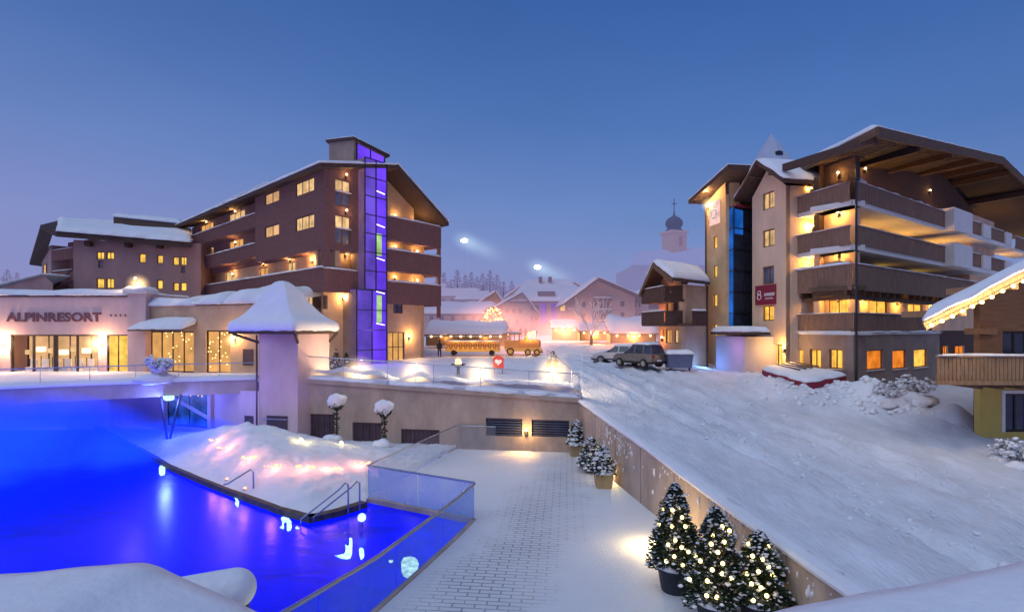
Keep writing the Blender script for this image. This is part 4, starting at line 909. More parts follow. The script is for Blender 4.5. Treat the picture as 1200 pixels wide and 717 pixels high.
for zt in (16.6, 13.6):
    RF.box(MB(), RF.s(1186), RF.s(1186)+8, -1.6, .2, zt-1.0, zt-.6).build('balcony', M['plaster_white'], gh); railing(gh, RF, RF.s(1186), RF.s(1186)+8, .3, zt-.7, zt+.5, 'timber_rail', .15, True)
# wall lamps; those at mid-bay are added to brighten walls and balcony undersides
for px, py, q in ((1012, 201, 2.5), (1050, 262, .9), (1050, 307, 1.0), (1072, 309, .9), (1050, 356, .6), (1118, 318, 1.0), (1116, 278, .9), (1088, 226, 1), (1011, 254, 1), (1089, 272, 1.1), (1012, 302, .8), (1091, 314, 1), (1012, 351, .9), (1092, 362, .6), (1153, 323, 1), (1150, 240, 1), (1150, 282, .9), (1187, 238, .8), (1187, 275, .8), (1187, 300, .7)): sconce(gh, RF, px, py, RO, (12 if py < 245 else 320)*q, (1, .50, .10))
for px, py, q in ((984, 206, 1), (984, 252, .8), (984, 300, .7), (984, 352, .6), (952, 224, .8), (954, 268, .7), (958, 310, .6)): sconce(gh, LW, px, py, LO, (60 if py < 230 else 240)*q, (1, .52, .11))
# roof
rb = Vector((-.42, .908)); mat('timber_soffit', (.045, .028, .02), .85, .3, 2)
E0 = Vector(P(1028, 149, 33.0)); E1 = Vector(P(930, 198, 41.8)); R0 = Vector(P(1175, 184, 50.0)); R1 = R0+Vector((rb.x*18, rb.y*18, 0)); D0 = Vector(P(1262, 268, 62.0)); D1 = D0+Vector((rb.x*18, rb.y*18, 0)); E2 = E1+(E1-E0)*.9
MB().plate([E0, R0, R1, E2], .32).plate([R0, D0, D1, R1], .32).build('roof', M['timber_soffit'], gh)
snow_cap([E0+Vector((0, 0, .01)), R0+Vector((0, 0, .01)), R1, E2], .42, 60, 24, .1, 6).build('roof_snow', M['snow'], gh, True); snow_cap([R0, D0, D1, R1], .42, 30, 24, .1, 9).build('roof_snow', M['snow'], gh, True)
m = MB(); m.bar(E0+Vector((0, 0, -.32)), R0+Vector((0, 0, -.32)), .14, .65); m.bar(R0+Vector((0, 0, -.32)), D0+Vector((0, 0, -.32)), .14, .65); m.build('verge_board', M['timber_beam'], gh)
m = MB(); m.bar(E0+Vector((-.05, 0, -.3)), E2+Vector((-.05, 0, -.3)), .14, .45); m.build('gutter_board', M['timber_beam'], gh)
for t in (.02, .28, .52, .76, .98):
    a = E0.lerp(R0, t); a = a+Vector((rb.x*.3, rb.y*.3, -.62)); b = a+Vector((rb.x*6.5, rb.y*6.5, 0)); MB().bar(a, b, .34, .5).build('purlin', M['timber_dark'], gh)
for t in (.1, .35): a = R0.lerp(D0, t); a = a+Vector((rb.x*.3, rb.y*.3, -.62)); MB().bar(a, a+Vector((rb.x*6.5, rb.y*6.5, 0)), .34, .5).build('purlin', M['timber_dark'], gh)
for k in range(26):
    t = (k+.5)/26; a = E0.lerp(E1, t)+Vector((0, 0, -.40)); q = Vector((RF.d.x, RF.d.y, (R0.z-E0.z)/(R0-E0).length)); MB().bar(a, a+q*4.2, .12, .16).build('rafter', M['timber_beam'], gh)
for k in range(8):
    a = E0.lerp(R0, (k+.6)/8.5); b = a+Vector((rb.x*3.6, rb.y*3.6, 0)); MB().bar(a+Vector((rb.x*1, rb.y*1, -.42)), b+Vector((0, 0, -.42)), .16, .14).build('rafter', M['timber_beam'], gh)

# window turret, lift and stair tower left of it: parts of the same hotel
TF2 = Fr((20.1, 40.5), (19.4, 44.1))
wt = [(893.5, 907.5, 225, 245), (893.5, 907.5, 269, 289), (893.5, 907, 312, 333), (893.5, 907, 358, 376)]
rt = [TF2.rect(*w) for w in wt]; ztt = 18.05; mid = TF2.len/2
dcan = TF2.rect(893, 918, 402, 440); dcan = (TF2.s(917), TF2.s(893), 3.9, TF2.z(905, 403))
m = wall_sheet(MB(), TF2, -.3, TF2.len, 3.0, ztt, rt+[(max(-.2, dcan[0]), dcan[1], 4.0, dcan[3])], 0, .35)
m.add([TF2.p(-.3, 0, ztt), TF2.p(TF2.len, 0, ztt), TF2.p(mid, 0, 19.75)], [(0, 1, 2)])
q = [Vector(TF2.p(-.3, 0, 0)[:2]), Vector(TF2.p(-.3, -4, 0)[:2]), Vector(TF2.p(TF2.len, -4, 0)[:2]), Vector(TF2.p(TF2.len, 0, 0)[:2])]
m.quad(TF2.p(-.3, -.0, 3), TF2.p(-.3, -4, 3), TF2.p(-.3, -4, ztt), TF2.p(-.3, 0, ztt)); m.quad(TF2.p(TF2.len, 0, 3), TF2.p(TF2.len, -4, 3), TF2.p(TF2.len, -4, ztt), TF2.p(TF2.len, 0, ztt))
TF2.box(m, -.28, TF2.len-.02, -4, -.5, 3, ztt-.02)
m.build('turret_wall', M['plaster'], gh)
for k, r in enumerate(rt): window(gh, TF2, r, 0, ('lit_pale', 'lit_pale', 'glass_dusk', 'lit_gold')[k], 'frame_wood', 1, False, 0, .09)
window(gh, TF2, (max(-.2, dcan[0]), dcan[1], 4.0, dcan[3]), 0, 'lit_yellow', 'metal_dark', 2, False, 0, .08, 'entrance_door', .3)
for s in (-.6, dcan[1]+.35): sconce(gh, TF2, 0, 0, 0 if s > 0 else -.0, 200, (1, .55, .14), s=s if s > 0 else -.25, z=5.9)
ov = .95; zp, ze = 20.5, 18.25
pk0, pk1 = TF2.p(mid, ov, zp), TF2.p(mid, -6, zp)
MB().plate([pk0, pk1, TF2.p(-1.2, -6, ze), TF2.p(-1.2, ov, ze)], .3).plate([pk0, pk1, TF2.p(TF2.len+1.0, -6, ze), TF2.p(TF2.len+1.0, ov, ze)], .3).build('turret_roof', M['timber_dark'], gh)
snow_cap([TF2.p(mid, ov, zp), TF2.p(-1.3, ov, ze), TF2.p(-1.3, -6, ze), TF2.p(mid, -6, zp)], .3, 12, 16, .15).build('turret_snow', M['snow'], gh, True)
snow_cap([TF2.p(TF2.len+1.1, ov, ze), TF2.p(mid, ov, zp), TF2.p(mid, -6, zp), TF2.p(TF2.len+1.1, -6, ze)], .2, 12, 16, .15).build('turret_snow', M['snow'], gh, True)
for t in (.5, 1.6, 2.7): MB().bar(TF2.p(t, ov-.1, ze+(1-abs(t-mid)/2.8)*(zp-ze)-.38), TF2.p(t, -.5, ze+(1-abs(t-mid)/2.8)*(zp-ze)-.38), .12, .14).build('rafter', M['timber_beam'], gh)
mat('spire_snow', (.5, .5, .56), .8, .15, 1, .3, 4, haze=.35, hcol=(.10, .16, .40)); cc = P(904, 200, 46.5); MB().lathe([(2.1, -.6), (2.0, 0), (1.4, 1.0), (.75, 2.05), (.25, 2.75), (.04, 3.1)], cc, 8, True, .02).build('spire', M['spire_snow'], gh)
MB().box(P(913, 180, 45.2), (.5, .35, .35), .5).build('snow_guard', M['metal_dark'], gh)
# lift shaft of blue glass
BF = Fr.px(850, 46.6, 859.5, 44.3); BR = Fr.px(859.5, 44.3, 884, 46.0); zb, zt = 7.0, BR.z(870, 244)
pts = [BF.p(0, 0, 0)[:2], BR.p(0, 0, 0)[:2], BR.p(BR.len, 0, 0)[:2], BR.p(BR.len, -3, 0)[:2]]
lf = MB().prism(pts, zb, zt).build('lift_shaft', M['glass_dark'], gh)
MB().quad(BF.p(0, .03, zb), BF.p(BF.len, .03, zb), BF.p(BF.len, .03, zt), BF.p(0, .03, zt)).build('lit_glass', M['lit_blue'], lf)
for k in range(7):
    z = zb+(zt-zb)*k/6; m = MB(); BR.box(m, 0, BR.len, .0, .06, z-.05, z+.05); BF.box(m, 0, BF.len, .04, .07, z-.05, z+.05); m.build('glazing_bar', M['metal_dark'], lf)
for k in (0, .45, .98): m = MB(); BR.box(m, BR.len*k, BR.len*k+.07, .0, .061, zb, zt); m.build('glazing_bar', M['metal_dark'], lf)
MB().quad(BR.p(.1, .02, zt-2.2), BR.p(BR.len*.44, .02, zt-2.2), BR.p(BR.len*.44, .02, zt-.2), BR.p(.1, .02, zt-.2)).build('lit_glass', M['lit_blue'], lf)
MB().plate([BF.p(-.2, .3, zt+.15), BR.p(-.1, .3, zt+.15), BR.p(BR.len, .3, zt+.15), BR.p(BR.len, -3, zt+.15)], .15).build('lift_roof', M['red_board'], lf)
# stair tower
SF = Fr.px(827.5, 48.6, 850.5, 45.2); zs = 3.8
ws = [(836, 840.5, 277, 291), (836, 840.5, 311, 325), (836, 840.5, 345, 359), (836, 840.5, 380, 394)]; rs = [SF.rect(*w) for w in ws]
ztl, ztr = SF.z(829, 238), SF.z(850, 213)
m = wall_sheet(MB(), SF, 0, SF.len, zs-.5, ztl, rs, 0, .3); m.quad(SF.p(0, 0, ztl), SF.p(SF.len, 0, ztl), SF.p(SF.len, 0, ztr), SF.p(0, 0, ztl+.01))
m.prism([SF.p(0, -.35, 0)[:2], SF.p(SF.len, -.35, 0)[:2], SF.p(SF.len+.05, -1.2, 0)[:2], (X(872, 49.2), 49.2), (X(872, 54), 54), SF.p(0, -5, 0)[:2]], zs-.5, [ztl-.02, ztr-.02, ztr, ztr+1.2, ztr+1.2, ztl-.02]); m.build('stair_tower', M['plaster_gold'], gh)
for r in rs: window(gh, SF, r, 0, 'lit_yellow', 'frame_wood', 0, False, 0, .05)
MB().plate([SF.p(-1.2, 1.1, SF.z(818, 236)), SF.p(SF.len+2.4, 1.1, SF.z(862, 197)), SF.p(SF.len+2.4, -5, SF.z(862, 197)), SF.p(-1.2, -5, SF.z(818, 236))], .35).build('tower_roof', M['timber_dark'], gh)
snow_cap([SF.p(-1.2, 1.15, SF.z(818, 236)), SF.p(SF.len+2.4, 1.15, SF.z(862, 197)), SF.p(SF.len+2.4, -5, SF.z(862, 197)), SF.p(-1.2, -5, SF.z(818, 236))], .25, 14, 10, .15).build('tower_snow', M['snow'], gh, True)
glow('sign_lit', (1, .62, .55), 1.0, .25, 1.5)
r = SF.rect(833, 844, 236, 263); sg = MB(); SF.box(sg, r[0], r[1], .02, .12, r[2], r[3]); sg = sg.build('emblem_sign', M['sign_lit'], gh)
cx, czz = (r[0]+r[1])/2, (r[2]+r[3])/2+.2
for dz, R in ((.35, .34), (-.25, .42)):
    SFm = MB(); pts = [SF.p(cx+R*math.cos(a), .14, czz+dz+R*math.sin(a)) for a in [i*PI/8 for i in range(16)]]; SFm.tube(pts+[pts[0]], .07, 5, False); SFm.build('emblem', M['white_paint'], sg)
lamp('sign_light', SF.p(cx, .9, r[3]+.7), (1, .60, .2), 190, gh, .1); sconce(gh, SF, 0, 0, 0, 90, (1, .6, .2), s=.5, z=ztl-.5)
MB().tube([SF.p(.12, .1, zs), SF.p(.12, .1, ztl)], .06, 6).build('downpipe', M['timber_dark'], gh)
# red sign on the turret with its emblem and two lines of lettering
r = TF2.rect(886.5, 910, 334, 357); sg = MB(); TF2.box(sg, r[0], r[1], .02, .12, r[2], r[3]); sg = sg.build('wall_sign', M['red_board'], gh)
cx = TF2.s(891.5); zz = (r[2]+r[3])/2
for dz, R in ((.18, .17), (-.13, .22)):
    pts = [TF2.p(cx+R*math.cos(a), .14, zz+dz+R*math.sin(a)) for a in [i*PI/8 for i in range(16)]]; MB().tube(pts+[pts[0]], .035, 5, False).build('emblem', M['white_paint'], sg)
text(sg, TF2, 'ALPINRESORT', 895.5, 908, 343, 346.5, 'white_paint', .13, 'lettering', .02); text(sg, TF2, 'HOTEL', 897, 906, 348.5, 350.5, 'white_paint', .13, 'lettering', .01)
# entrance canopy and the wall washed by coloured light
CF = Fr.px(839, 44.6, 872.5, 41.0); mat('plaster_lilac', (.50, .44, .50), .9, .08)
MB().prism([CF.p(0, 0, 0)[:2], CF.p(CF.len, 0, 0)[:2], CF.p(CF.len, -3.4, 0)[:2], CF.p(0, -2.2, 0)[:2]], 3.4, CF.z(856, 394)).build('porch_wall', M['plaster_lilac'], gh)
zc = CF.z(856, 392)
cq = [CF.p(-.2, .35, zc), CF.p(CF.len+.4, .5, zc), TF2.p(-.2, 1.2, zc), TF2.p(TF2.len+1, -.5, zc)]
MB().plate([(q[0], q[1], zc+.22) for q in cq], .22).build('porch_roof', M['timber_dark'], gh)
snow_cap([(q[0], q[1], zc+.22) for q in cq], .42, 20, 10, .2).build('porch_snow', M['snow'], gh, True)
lamp('porch_light', CF.p(CF.len*.8, 1.0, 6.0), (.8, .25, 1), 22, gh, .2); lamp('porch_light', CF.p(.4, 1.4, 4.6), (.12, .35, 1), 110, gh, .2)
lamp('door_light', TF2.p(1.2, 1.0, 6.2), (1, .62, .2), 140, gh, .2)
# red cellar entry with snow roof in front of the left face
hz = [P(905, 0, 38.8)[:2], P(946, 0, 34.4)[:2], P(993, 0, 35.2)[:2], P(945, 0, 38.9)[:2]]
hz = [(X(893, 39.2), 39.2), (X(946, 34.6), 34.6), (X(992, 35.4), 35.4), (X(928, 40.2), 40.2)]
cb = thing('cellar_entry', 'low red lean-to with a snow-covered slatted roof at the hotel corner', 'shed', (21, 36.5, 2.9))
hb = [gnd(*q)-.3 for q in hz]; htp = [Z(433.5, 39.2), Z(449, 34.6), Z(440, 35.4), Z(428, 40.2)]
MB().prism(hz, hb, htp).build('wall', M['red_board'], cb)
q4 = [(p[0], p[1], z) for p, z in zip(hz, htp)]
snow_cap(q4, .30, 24, 16, .3, 3).build('roof_snow', M['snow'], cb, True)
for k in range(4):
    a = Vector(q4[0]).lerp(Vector(q4[3]), .4+.18*k); b = Vector(q4[1]).lerp(Vector(q4[2]), .4+.18*k); MB().bar(a.lerp(b, .05)+Vector((0, 0, .3)), a.lerp(b, .55)+Vector((0, 0, .32)), .16, .08).build('slat', M['timber_beam'], cb)
# ------------------------------------------------------------------ chalet with the row of bulbs
CH = Fr.px(1148, 27.0, 1330, 27.0)
ch = thing('chalet', 'small timber chalet over a yellow-plastered base with a carved balcony and snowy roof', 'chalet', (25, 27, 2))
rd = CH.rect(1175, 1206, 388, 420); rD = CH.rect(1177, 1206, 461, 506)
m = wall_sheet(MB(), CH, 0, CH.len, CH.z(1160, 452), CH.z(1160, 330), [rd], 0, .35); cc_ = CH.p(0, -.36, 0); m.prism([cc_[:2], CH.p(CH.len, -.36, 0)[:2], (CH.p(CH.len, 0, 0)[0]*1.3, 35), (cc_[0]*1.3, cc_[1]*1.3)], 1.5, [CH.z(1150, 352), CH.z(1300, 300), CH.z(1300, 300), CH.z(1150, 352)]); m.build('timber_wall', M['timber_pale'], ch)
window(ch, CH, rd, 0, 'glass_dark', 'frame_dark', 1, False, 0, .09)
m = wall_sheet(MB(), CH, 0, CH.len, 1.2, CH.z(1160, 452), [rD], .02, .35); m.build('plaster_base', M['plaster_olive'], ch)
w = window(ch, CH, rD, .02, 'glass_dark', 'frame_dark', 1, False, 0, .09, 'door')
for q in ((rD[0]-.16, rD[0], rD[2], rD[3]+.16), (rD[0], rD[1], rD[3], rD[3]+.16)): CH.box(MB(), q[0], q[1], .022, .06, q[2], q[3]).build('door_trim', M['white_paint'], ch)
CB = Fr.px(1097, 24.6, 1330, 24.2); zt, zbm = CB.z(1110, 418), CB.z(1110, 449)
q_ = CB.p(0, -.02, 0); m = MB().prism([q_[:2], CB.p(CB.len, -.02, 0)[:2], CB.p(CB.len, -2.6, 0)[:2], (q_[0]*1.1, q_[1]*1.1)], zbm, zbm+.18); b = m.build('balcony', M['timber_light'], ch)
railing(b, CB, 0, CB.len, .06, zbm+.1, zt, 'timber_light', .17, True, .035, cap=.10); 
m = MB()
for k in range(14): q_ = CB.p(.04, .0, 0); q_ = (q_[0]*(1+.007*(k+1)), q_[1]*(1+.007*(k+1))); m.box((q_[0], q_[1], (zbm+zt)/2), (.06, .13, zt-zbm-.1), -.66)
m.build('side_railing', M['timber_light'], b)
CB.box(MB(), -.05, CB.len, -.05, .14, zbm-.06, zbm+.12).build('moulding', M['timber_light'], b)
for k in range(10): CB.box(MB(), 1.9+k*.9, 2.12+k*.9, -2.7, -.1, zbm-.26, zbm-.004).build('joist', M['timber_beam'], b)
va, vb = Vector(P(1083, 377, 23.4)), Vector(P(1300, 266, 23.8)); bk = Vector((va.x*.36, va.y*.36, .25))
MB().plate([va, vb, vb+bk, va+bk], .22).build('roof', M['timber_pale'], ch)
snow_cap([va+Vector((-.1, -.1, .01)), vb+Vector((0, -.1, .01)), vb+bk, va+bk], .45, 50, 20, .12, 7).build('roof_snow', M['snow'], ch, True)
m = MB().bar(va+Vector((0, .0, -.2)), vb+Vector((0, 0, -.2)), .1, .34); m.build('verge_board', M['timber_light'], ch)
for t in (.22, .5): a = va.lerp(vb, t)+Vector((0, .1, -.5)); MB().bar(a, a+Vector((.3, 4, 0)), .25, .3).build('purlin', M['timber_light'], ch)
a = CH.p(-.9, .3, CH.z(1140, 388)); MB().bar(a, (a[0]+1.4, a[1], a[2]), .25, .3).build('beam_end', M['timber_light'], ch)
fl = thing('fairy_lights', 'row of round bulbs strung along the roof edge of the chalet', 'string lights', tuple(va))
wire = []
bp = [(1089, 381), (1101, 376), (1113, 370.5), (1124.5, 364.5), (1136, 359), (1147, 354), (1158.5, 348), (1171, 341), (1183.5, 335), (1195.5, 329.5), (1207, 324)]
for px, py in bp:
    t = (px-1083)/217; q = va.lerp(vb, t)+Vector((0, -.12, -.34)); q.z = Z(py, q.y); MB().ball(q, .085, 10, 7).build('bulb', M['bulb_tree'], fl); wire.append(tuple(q+Vector((0, .02, .09))))
    lamp('lamp_light', (q.x, q.y-.15, q.z), WARMW, 26, fl, .08)
MB().tube(wire, .012, 5).build('cable', M['rubber'], fl)

# ------------------------------------------------------------------ house with the snowy gable beside the hotel
MF = Fr.px(772, 48.5, 799, 44.0); MS = Fr.px(799, 44.0, 830, 46.2)
mh = thing('gabled_house', 'plastered house with deep snowy gable and two dark wooden balconies beside the hotel', 'house', (X(799, 44), 44, 4.4))
za, ze = Z(318, 46), Z(333, 44)
ws = [MF.rect(781, 786, 352, 366), MF.rect(789, 795, 350, 364), MF.rect(780, 787, 386, 402), MF.rect(790, 797, 386, 402), MF.rect(776, 779, 386, 394)]
m = wall_sheet(MB(), MF, 0, MF.len, 4, ze, ws, 0, .3); m.add([MF.p(0, 0, ze), MF.p(MF.len, 0, ze), MF.p(MF.len/2, 0, za+.8)], [(0, 1, 2)])
wall_sheet(m, MS, 0, MS.len, 4, ze, [], 0, .3); m.build('wall', M['plaster_warm'], mh)
for k, r in enumerate(ws): window(mh, MF, r, 0, ('lit_warm', 'glass_dusk', 'lit_warm', 'lit_pale', 'lit_orange')[k], 'frame_wood', 1, False, 0, .06)
A0, A1, A2 = Vector(P(765, 307, 45.0)), Vector(P(749.5, 342, 48.6)), Vector(P(788, 325, 41.6)); q = Vector((3.9, 6.0, 0)); q2 = Vector(P(832, 326, 45.6))-A2; q2.z = 0
MB().plate([A0, A2, A2+q2, A0+q2*1.3], .25).plate([A0, A1, A1+q2, A0+q2*1.3], .25).build('roof', M['timber_dark'], mh)
snow_cap([A2, A2+q2, A0+q2*1.3, A0], .42, 20, 16, .12, 4).build('roof_snow', M['snow'], mh, True); snow_cap([A0, A0+q2*1.3, A1+q2, A1], .3, 16, 12, .12).build('roof_snow', M['snow'], mh, True)
MB().bar(A0+Vector((0, 0, -.3)), A2+Vector((0, 0, -.3)), .1, .35).bar(A0+Vector((0, 0, -.3)), A1+Vector((0, 0, -.3)), .1, .35).build('verge_board', M['timber_beam'], mh)
for zz, h, ext in ((MF.z(785, 352), 1.0, 0), (MF.z(785, 379), .95, 1)):
    MF.box(MB(), -.2, MF.len+.05, -.2, 1.5, zz-.22, zz).build('balcony_slab', M['timber_dark'], mh); railing(mh, MF, -.2, MF.len+.1, 1.55, zz-.1, zz+h, 'timber_dark', .16, True, .02, ends=[(MF.len+.05, 1.5)])
    if ext:
        MS.box(MB(), -.5, 1.5, -.1, 1.3, zz-.22, zz-.005).build('balcony_slab', M['timber_dark'], mh); railing(mh, MS, -.5, 1.5, 1.35, zz-.12, zz+h-.03, 'timber_dark', .16, True, .02, cap=.22)
sconce(mh, MF, 777, 372, .0, 60, (1, .3, .1)); sconce(mh, MF, 777, 398, 0, 60, (1, .35, .1)); sconce(mh, MF, 788, 345, 0, 25, (1, .35, .1))
MB().tube([MS.p(MS.len-.3, .1, 4.2), MS.p(MS.len-.3, .1, ze)], .07, 6).build('downpipe', M['timber_dark'], mh)

# ------------------------------------------------------------------ the village in the haze
def hz(h, nm): return nm+str(int(h*100))
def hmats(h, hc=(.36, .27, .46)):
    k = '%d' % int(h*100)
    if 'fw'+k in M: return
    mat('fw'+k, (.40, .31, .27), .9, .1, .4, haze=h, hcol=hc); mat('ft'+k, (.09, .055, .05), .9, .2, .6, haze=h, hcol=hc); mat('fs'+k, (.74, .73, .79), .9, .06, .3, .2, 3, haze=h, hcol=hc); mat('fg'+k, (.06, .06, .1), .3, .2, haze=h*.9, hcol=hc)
def house(name, label, px0, px1, Y, yb, ye, ap, h, wins=(), depth=14, over=1.2, lits=(), cat='house', snow=.6, hc=(.36, .27, .46), balc=(), ridge=False):
    hmats(h, hc); k = '%d' % int(h*100)
    fr = Fr.px(px0, Y, px1, Y); t = thing(name, label, cat, (X((px0+px1)/2, Y), Y, Z(yb, Y)), 'houses of the village')
    zb, ze, zap = Z(yb+4, Y), Z(ye, Y), Z(ap[1], Y); sa = fr.s(ap[0])
    rs = [fr.rect(*w) for w in wins]
    m = wall_sheet(MB(), fr, 0, fr.len, zb, ze, rs, 0, .3); ridge or m.add([fr.p(0, 0, ze), fr.p(fr.len, 0, ze), fr.p(sa, 0, zap)], [(0, 1, 2)])
    m.prism([fr.p(0, -.4, 0)[:2], fr.p(fr.len, -.4, 0)[:2], fr.p(fr.len, -depth, 0)[:2], fr.p(0, -depth, 0)[:2]], zb, ze); m.build('wall', M['fw'+k], t)
    for i, r in enumerate(rs):
        lit = 'lit_far' if i in lits else 'fg'+k
        m = MB(); fr.box(m, r[0], r[1], -.3, -.2, r[2], r[3]); m.build('window', M[lit], t)
    sl = (zap-ze)/max(.1, sa); sr = (zap-ze)/max(.1, fr.len-sa); o = over
    L, R_ = (lambda al, dz=0: fr.p(-o, al, ze-sl*o+dz)), (lambda al, dz=0: fr.p(fr.len+o, al, ze-sr*o+dz)); A = lambda al, dz=0: fr.p(sa, al, zap+dz)
    if ridge:
        q = [fr.p(-o, o, ze-.3), fr.p(fr.len+o, o, ze-.3), fr.p(fr.len+o-ridge, -depth*.5, zap), fr.p(-o+ridge, -depth*.5, zap)]; MB().plate(q, .3).build('roof', M['ft'+k], t)
        snow_cap([(a, b, c+.01) for a, b, c in q], snow, 24, 12, .2, px0).build('roof_snow', M['fs'+k], t, True)
    else: MB().plate([A(o, .3), L(o, .3), L(-depth, .3), A(-depth, .3)], .3).plate([A(o, .3), R_(o, .3), R_(-depth, .3), A(-depth, .3)], .3).build('roof', M['ft'+k], t)
    if not ridge: snow_cap([L(o, .31), A(o, .31), A(-depth, .31), L(-depth, .31)], snow, 14, 8, .2, px0).build('roof_snow', M['fs'+k], t, True); snow_cap([A(o, .31), R_(o, .31), R_(-depth, .31), A(-depth, .31)], snow, 14, 8, .2, px1).build('roof_snow', M['fs'+k], t, True)
    for x0, x1, y0, y1 in balc:
        r = fr.rect(x0, x1, y0, y1); m = MB(); fr.box(m, r[0], r[1], 0, 1.1, r[2]-.1, r[3]); bb = m.build('balcony', M['ft'+k], t)
        snow_cap([fr.p(r[0], 1.15, r[3]), fr.p(r[1], 1.15, r[3]), fr.p(r[1], .9, r[3]), fr.p(r[0], .9, r[3])], .2, 8, 3).build('rail_snow', M['fs'+k], bb, True)
    return t, fr
glow('lit_far', (1, .60, .25), .9, .4, .8)
wn = [(682, 686, 354, 360), (682, 686, 367, 373), (727, 732, 353, 359), (727, 732, 366, 372), (726, 731, 380, 386), (695, 706, 340, 348), (708, 716, 340, 348), (694, 700, 354, 362), (704, 714, 354, 362), (694, 700, 368, 375), (704, 714, 368, 375), (703, 716, 381, 386)]
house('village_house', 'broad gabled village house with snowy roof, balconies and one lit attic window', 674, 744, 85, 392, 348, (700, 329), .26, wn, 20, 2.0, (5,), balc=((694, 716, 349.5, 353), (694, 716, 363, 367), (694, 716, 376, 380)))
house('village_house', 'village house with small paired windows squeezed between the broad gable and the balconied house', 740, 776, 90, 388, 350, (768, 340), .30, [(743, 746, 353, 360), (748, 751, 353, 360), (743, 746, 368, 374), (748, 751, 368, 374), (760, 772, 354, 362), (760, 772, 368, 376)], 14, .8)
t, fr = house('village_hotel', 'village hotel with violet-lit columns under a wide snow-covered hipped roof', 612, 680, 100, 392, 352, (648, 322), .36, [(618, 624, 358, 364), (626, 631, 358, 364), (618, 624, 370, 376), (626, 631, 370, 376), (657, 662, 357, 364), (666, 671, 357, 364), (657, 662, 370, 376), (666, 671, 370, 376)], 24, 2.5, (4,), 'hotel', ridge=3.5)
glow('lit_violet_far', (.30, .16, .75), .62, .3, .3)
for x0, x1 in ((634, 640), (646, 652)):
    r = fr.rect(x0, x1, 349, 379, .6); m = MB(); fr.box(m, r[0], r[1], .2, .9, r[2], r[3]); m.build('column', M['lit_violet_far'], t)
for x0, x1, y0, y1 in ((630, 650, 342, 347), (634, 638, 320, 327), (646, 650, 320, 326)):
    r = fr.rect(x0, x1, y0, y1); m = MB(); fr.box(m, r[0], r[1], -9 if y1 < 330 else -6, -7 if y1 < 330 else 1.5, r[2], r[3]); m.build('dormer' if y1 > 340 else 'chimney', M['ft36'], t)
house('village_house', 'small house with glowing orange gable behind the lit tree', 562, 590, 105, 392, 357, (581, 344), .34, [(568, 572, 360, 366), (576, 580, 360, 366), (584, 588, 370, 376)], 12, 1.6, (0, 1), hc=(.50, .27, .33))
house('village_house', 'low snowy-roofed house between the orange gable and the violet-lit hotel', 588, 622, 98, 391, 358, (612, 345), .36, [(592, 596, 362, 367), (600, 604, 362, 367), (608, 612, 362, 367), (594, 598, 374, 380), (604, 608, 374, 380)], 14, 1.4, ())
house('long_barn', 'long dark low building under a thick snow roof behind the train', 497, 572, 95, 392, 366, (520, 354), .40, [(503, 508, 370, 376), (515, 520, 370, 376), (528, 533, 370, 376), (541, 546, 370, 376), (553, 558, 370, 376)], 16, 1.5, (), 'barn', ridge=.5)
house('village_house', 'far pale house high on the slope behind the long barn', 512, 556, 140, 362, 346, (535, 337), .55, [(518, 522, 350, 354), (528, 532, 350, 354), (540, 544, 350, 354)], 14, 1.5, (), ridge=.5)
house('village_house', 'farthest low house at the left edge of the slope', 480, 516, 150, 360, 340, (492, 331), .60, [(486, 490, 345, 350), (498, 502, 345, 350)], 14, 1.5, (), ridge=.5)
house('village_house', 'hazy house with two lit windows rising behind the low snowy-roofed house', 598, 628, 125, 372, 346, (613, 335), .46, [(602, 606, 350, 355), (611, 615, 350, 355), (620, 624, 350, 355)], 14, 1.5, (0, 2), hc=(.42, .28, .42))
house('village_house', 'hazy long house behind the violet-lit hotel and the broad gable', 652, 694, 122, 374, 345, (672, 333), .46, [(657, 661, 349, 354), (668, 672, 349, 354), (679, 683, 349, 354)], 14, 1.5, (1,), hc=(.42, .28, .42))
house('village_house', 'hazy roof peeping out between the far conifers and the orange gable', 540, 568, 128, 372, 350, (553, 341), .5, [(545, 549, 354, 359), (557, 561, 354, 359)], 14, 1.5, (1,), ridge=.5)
# church
hmats(.50, (.20, .22, .46)); mat('dome_dark', (.04, .04, .06), .7, .2, haze=.42, hcol=(.15, .16, .36)); mat('nave_snow', (.6, .6, .7), .9, haze=.74, hcol=(.24, .25, .53)); mat('nave_wall', (.4, .36, .36), .9, haze=.70, hcol=(.26, .25, .50)); cx, cy = X(790, 170), 170
cu = thing('church', 'distant church with dark onion dome and snowy nave above the house roofs', 'church', (cx, cy, Z(345, 170)))
def zc(y): return Z(y, 170)
R = 11.5*170/640
MB().box((cx, cy, (zc(345)+zc(272))/2), (2*R*.88, 2*R*.88, zc(272)-zc(345)), .3).build('tower', M['fw50'], cu)
MB().box((cx, cy, zc(273)), (2*R*1.05, 2*R*1.05, .7), .3).build('cornice', M['fw50'], cu)
for a in (-.35, .35):
    MB().box((cx+a*R*1.1, cy-R*.93, zc(284)), (.9, .5, 2.6), .3).build('belfry_opening', M['ft50'], cu)
MB().lathe([(R*.98, 0), (R*.80, 1.0), (R*.45, 1.8)], (cx, cy, zc(273)), 16).build('dome_base', M['dome_dark'], cu)
rr = 10*170/640; H = zc(254)-zc(269.5)
MB().lathe([(rr*.35, -.3), (rr*.72, H*.10), (rr*.96, H*.32), (rr, H*.5), (rr*.93, H*.70), (rr*.66, H*.88), (rr*.30, H*1.0), (rr*.12, H*1.12), (.12, H*1.5), (.10, H*2.2)], (cx, cy, zc(269.5)), 20).build('onion_dome', M['dome_dark'], cu)
MB().bar((cx, cy, zc(248)), (cx, cy, zc(233)), .22).bar((cx-.8, cy, zc(239)), (cx+.8, cy, zc(239)), .22).build('cross', M['dome_dark'], cu)
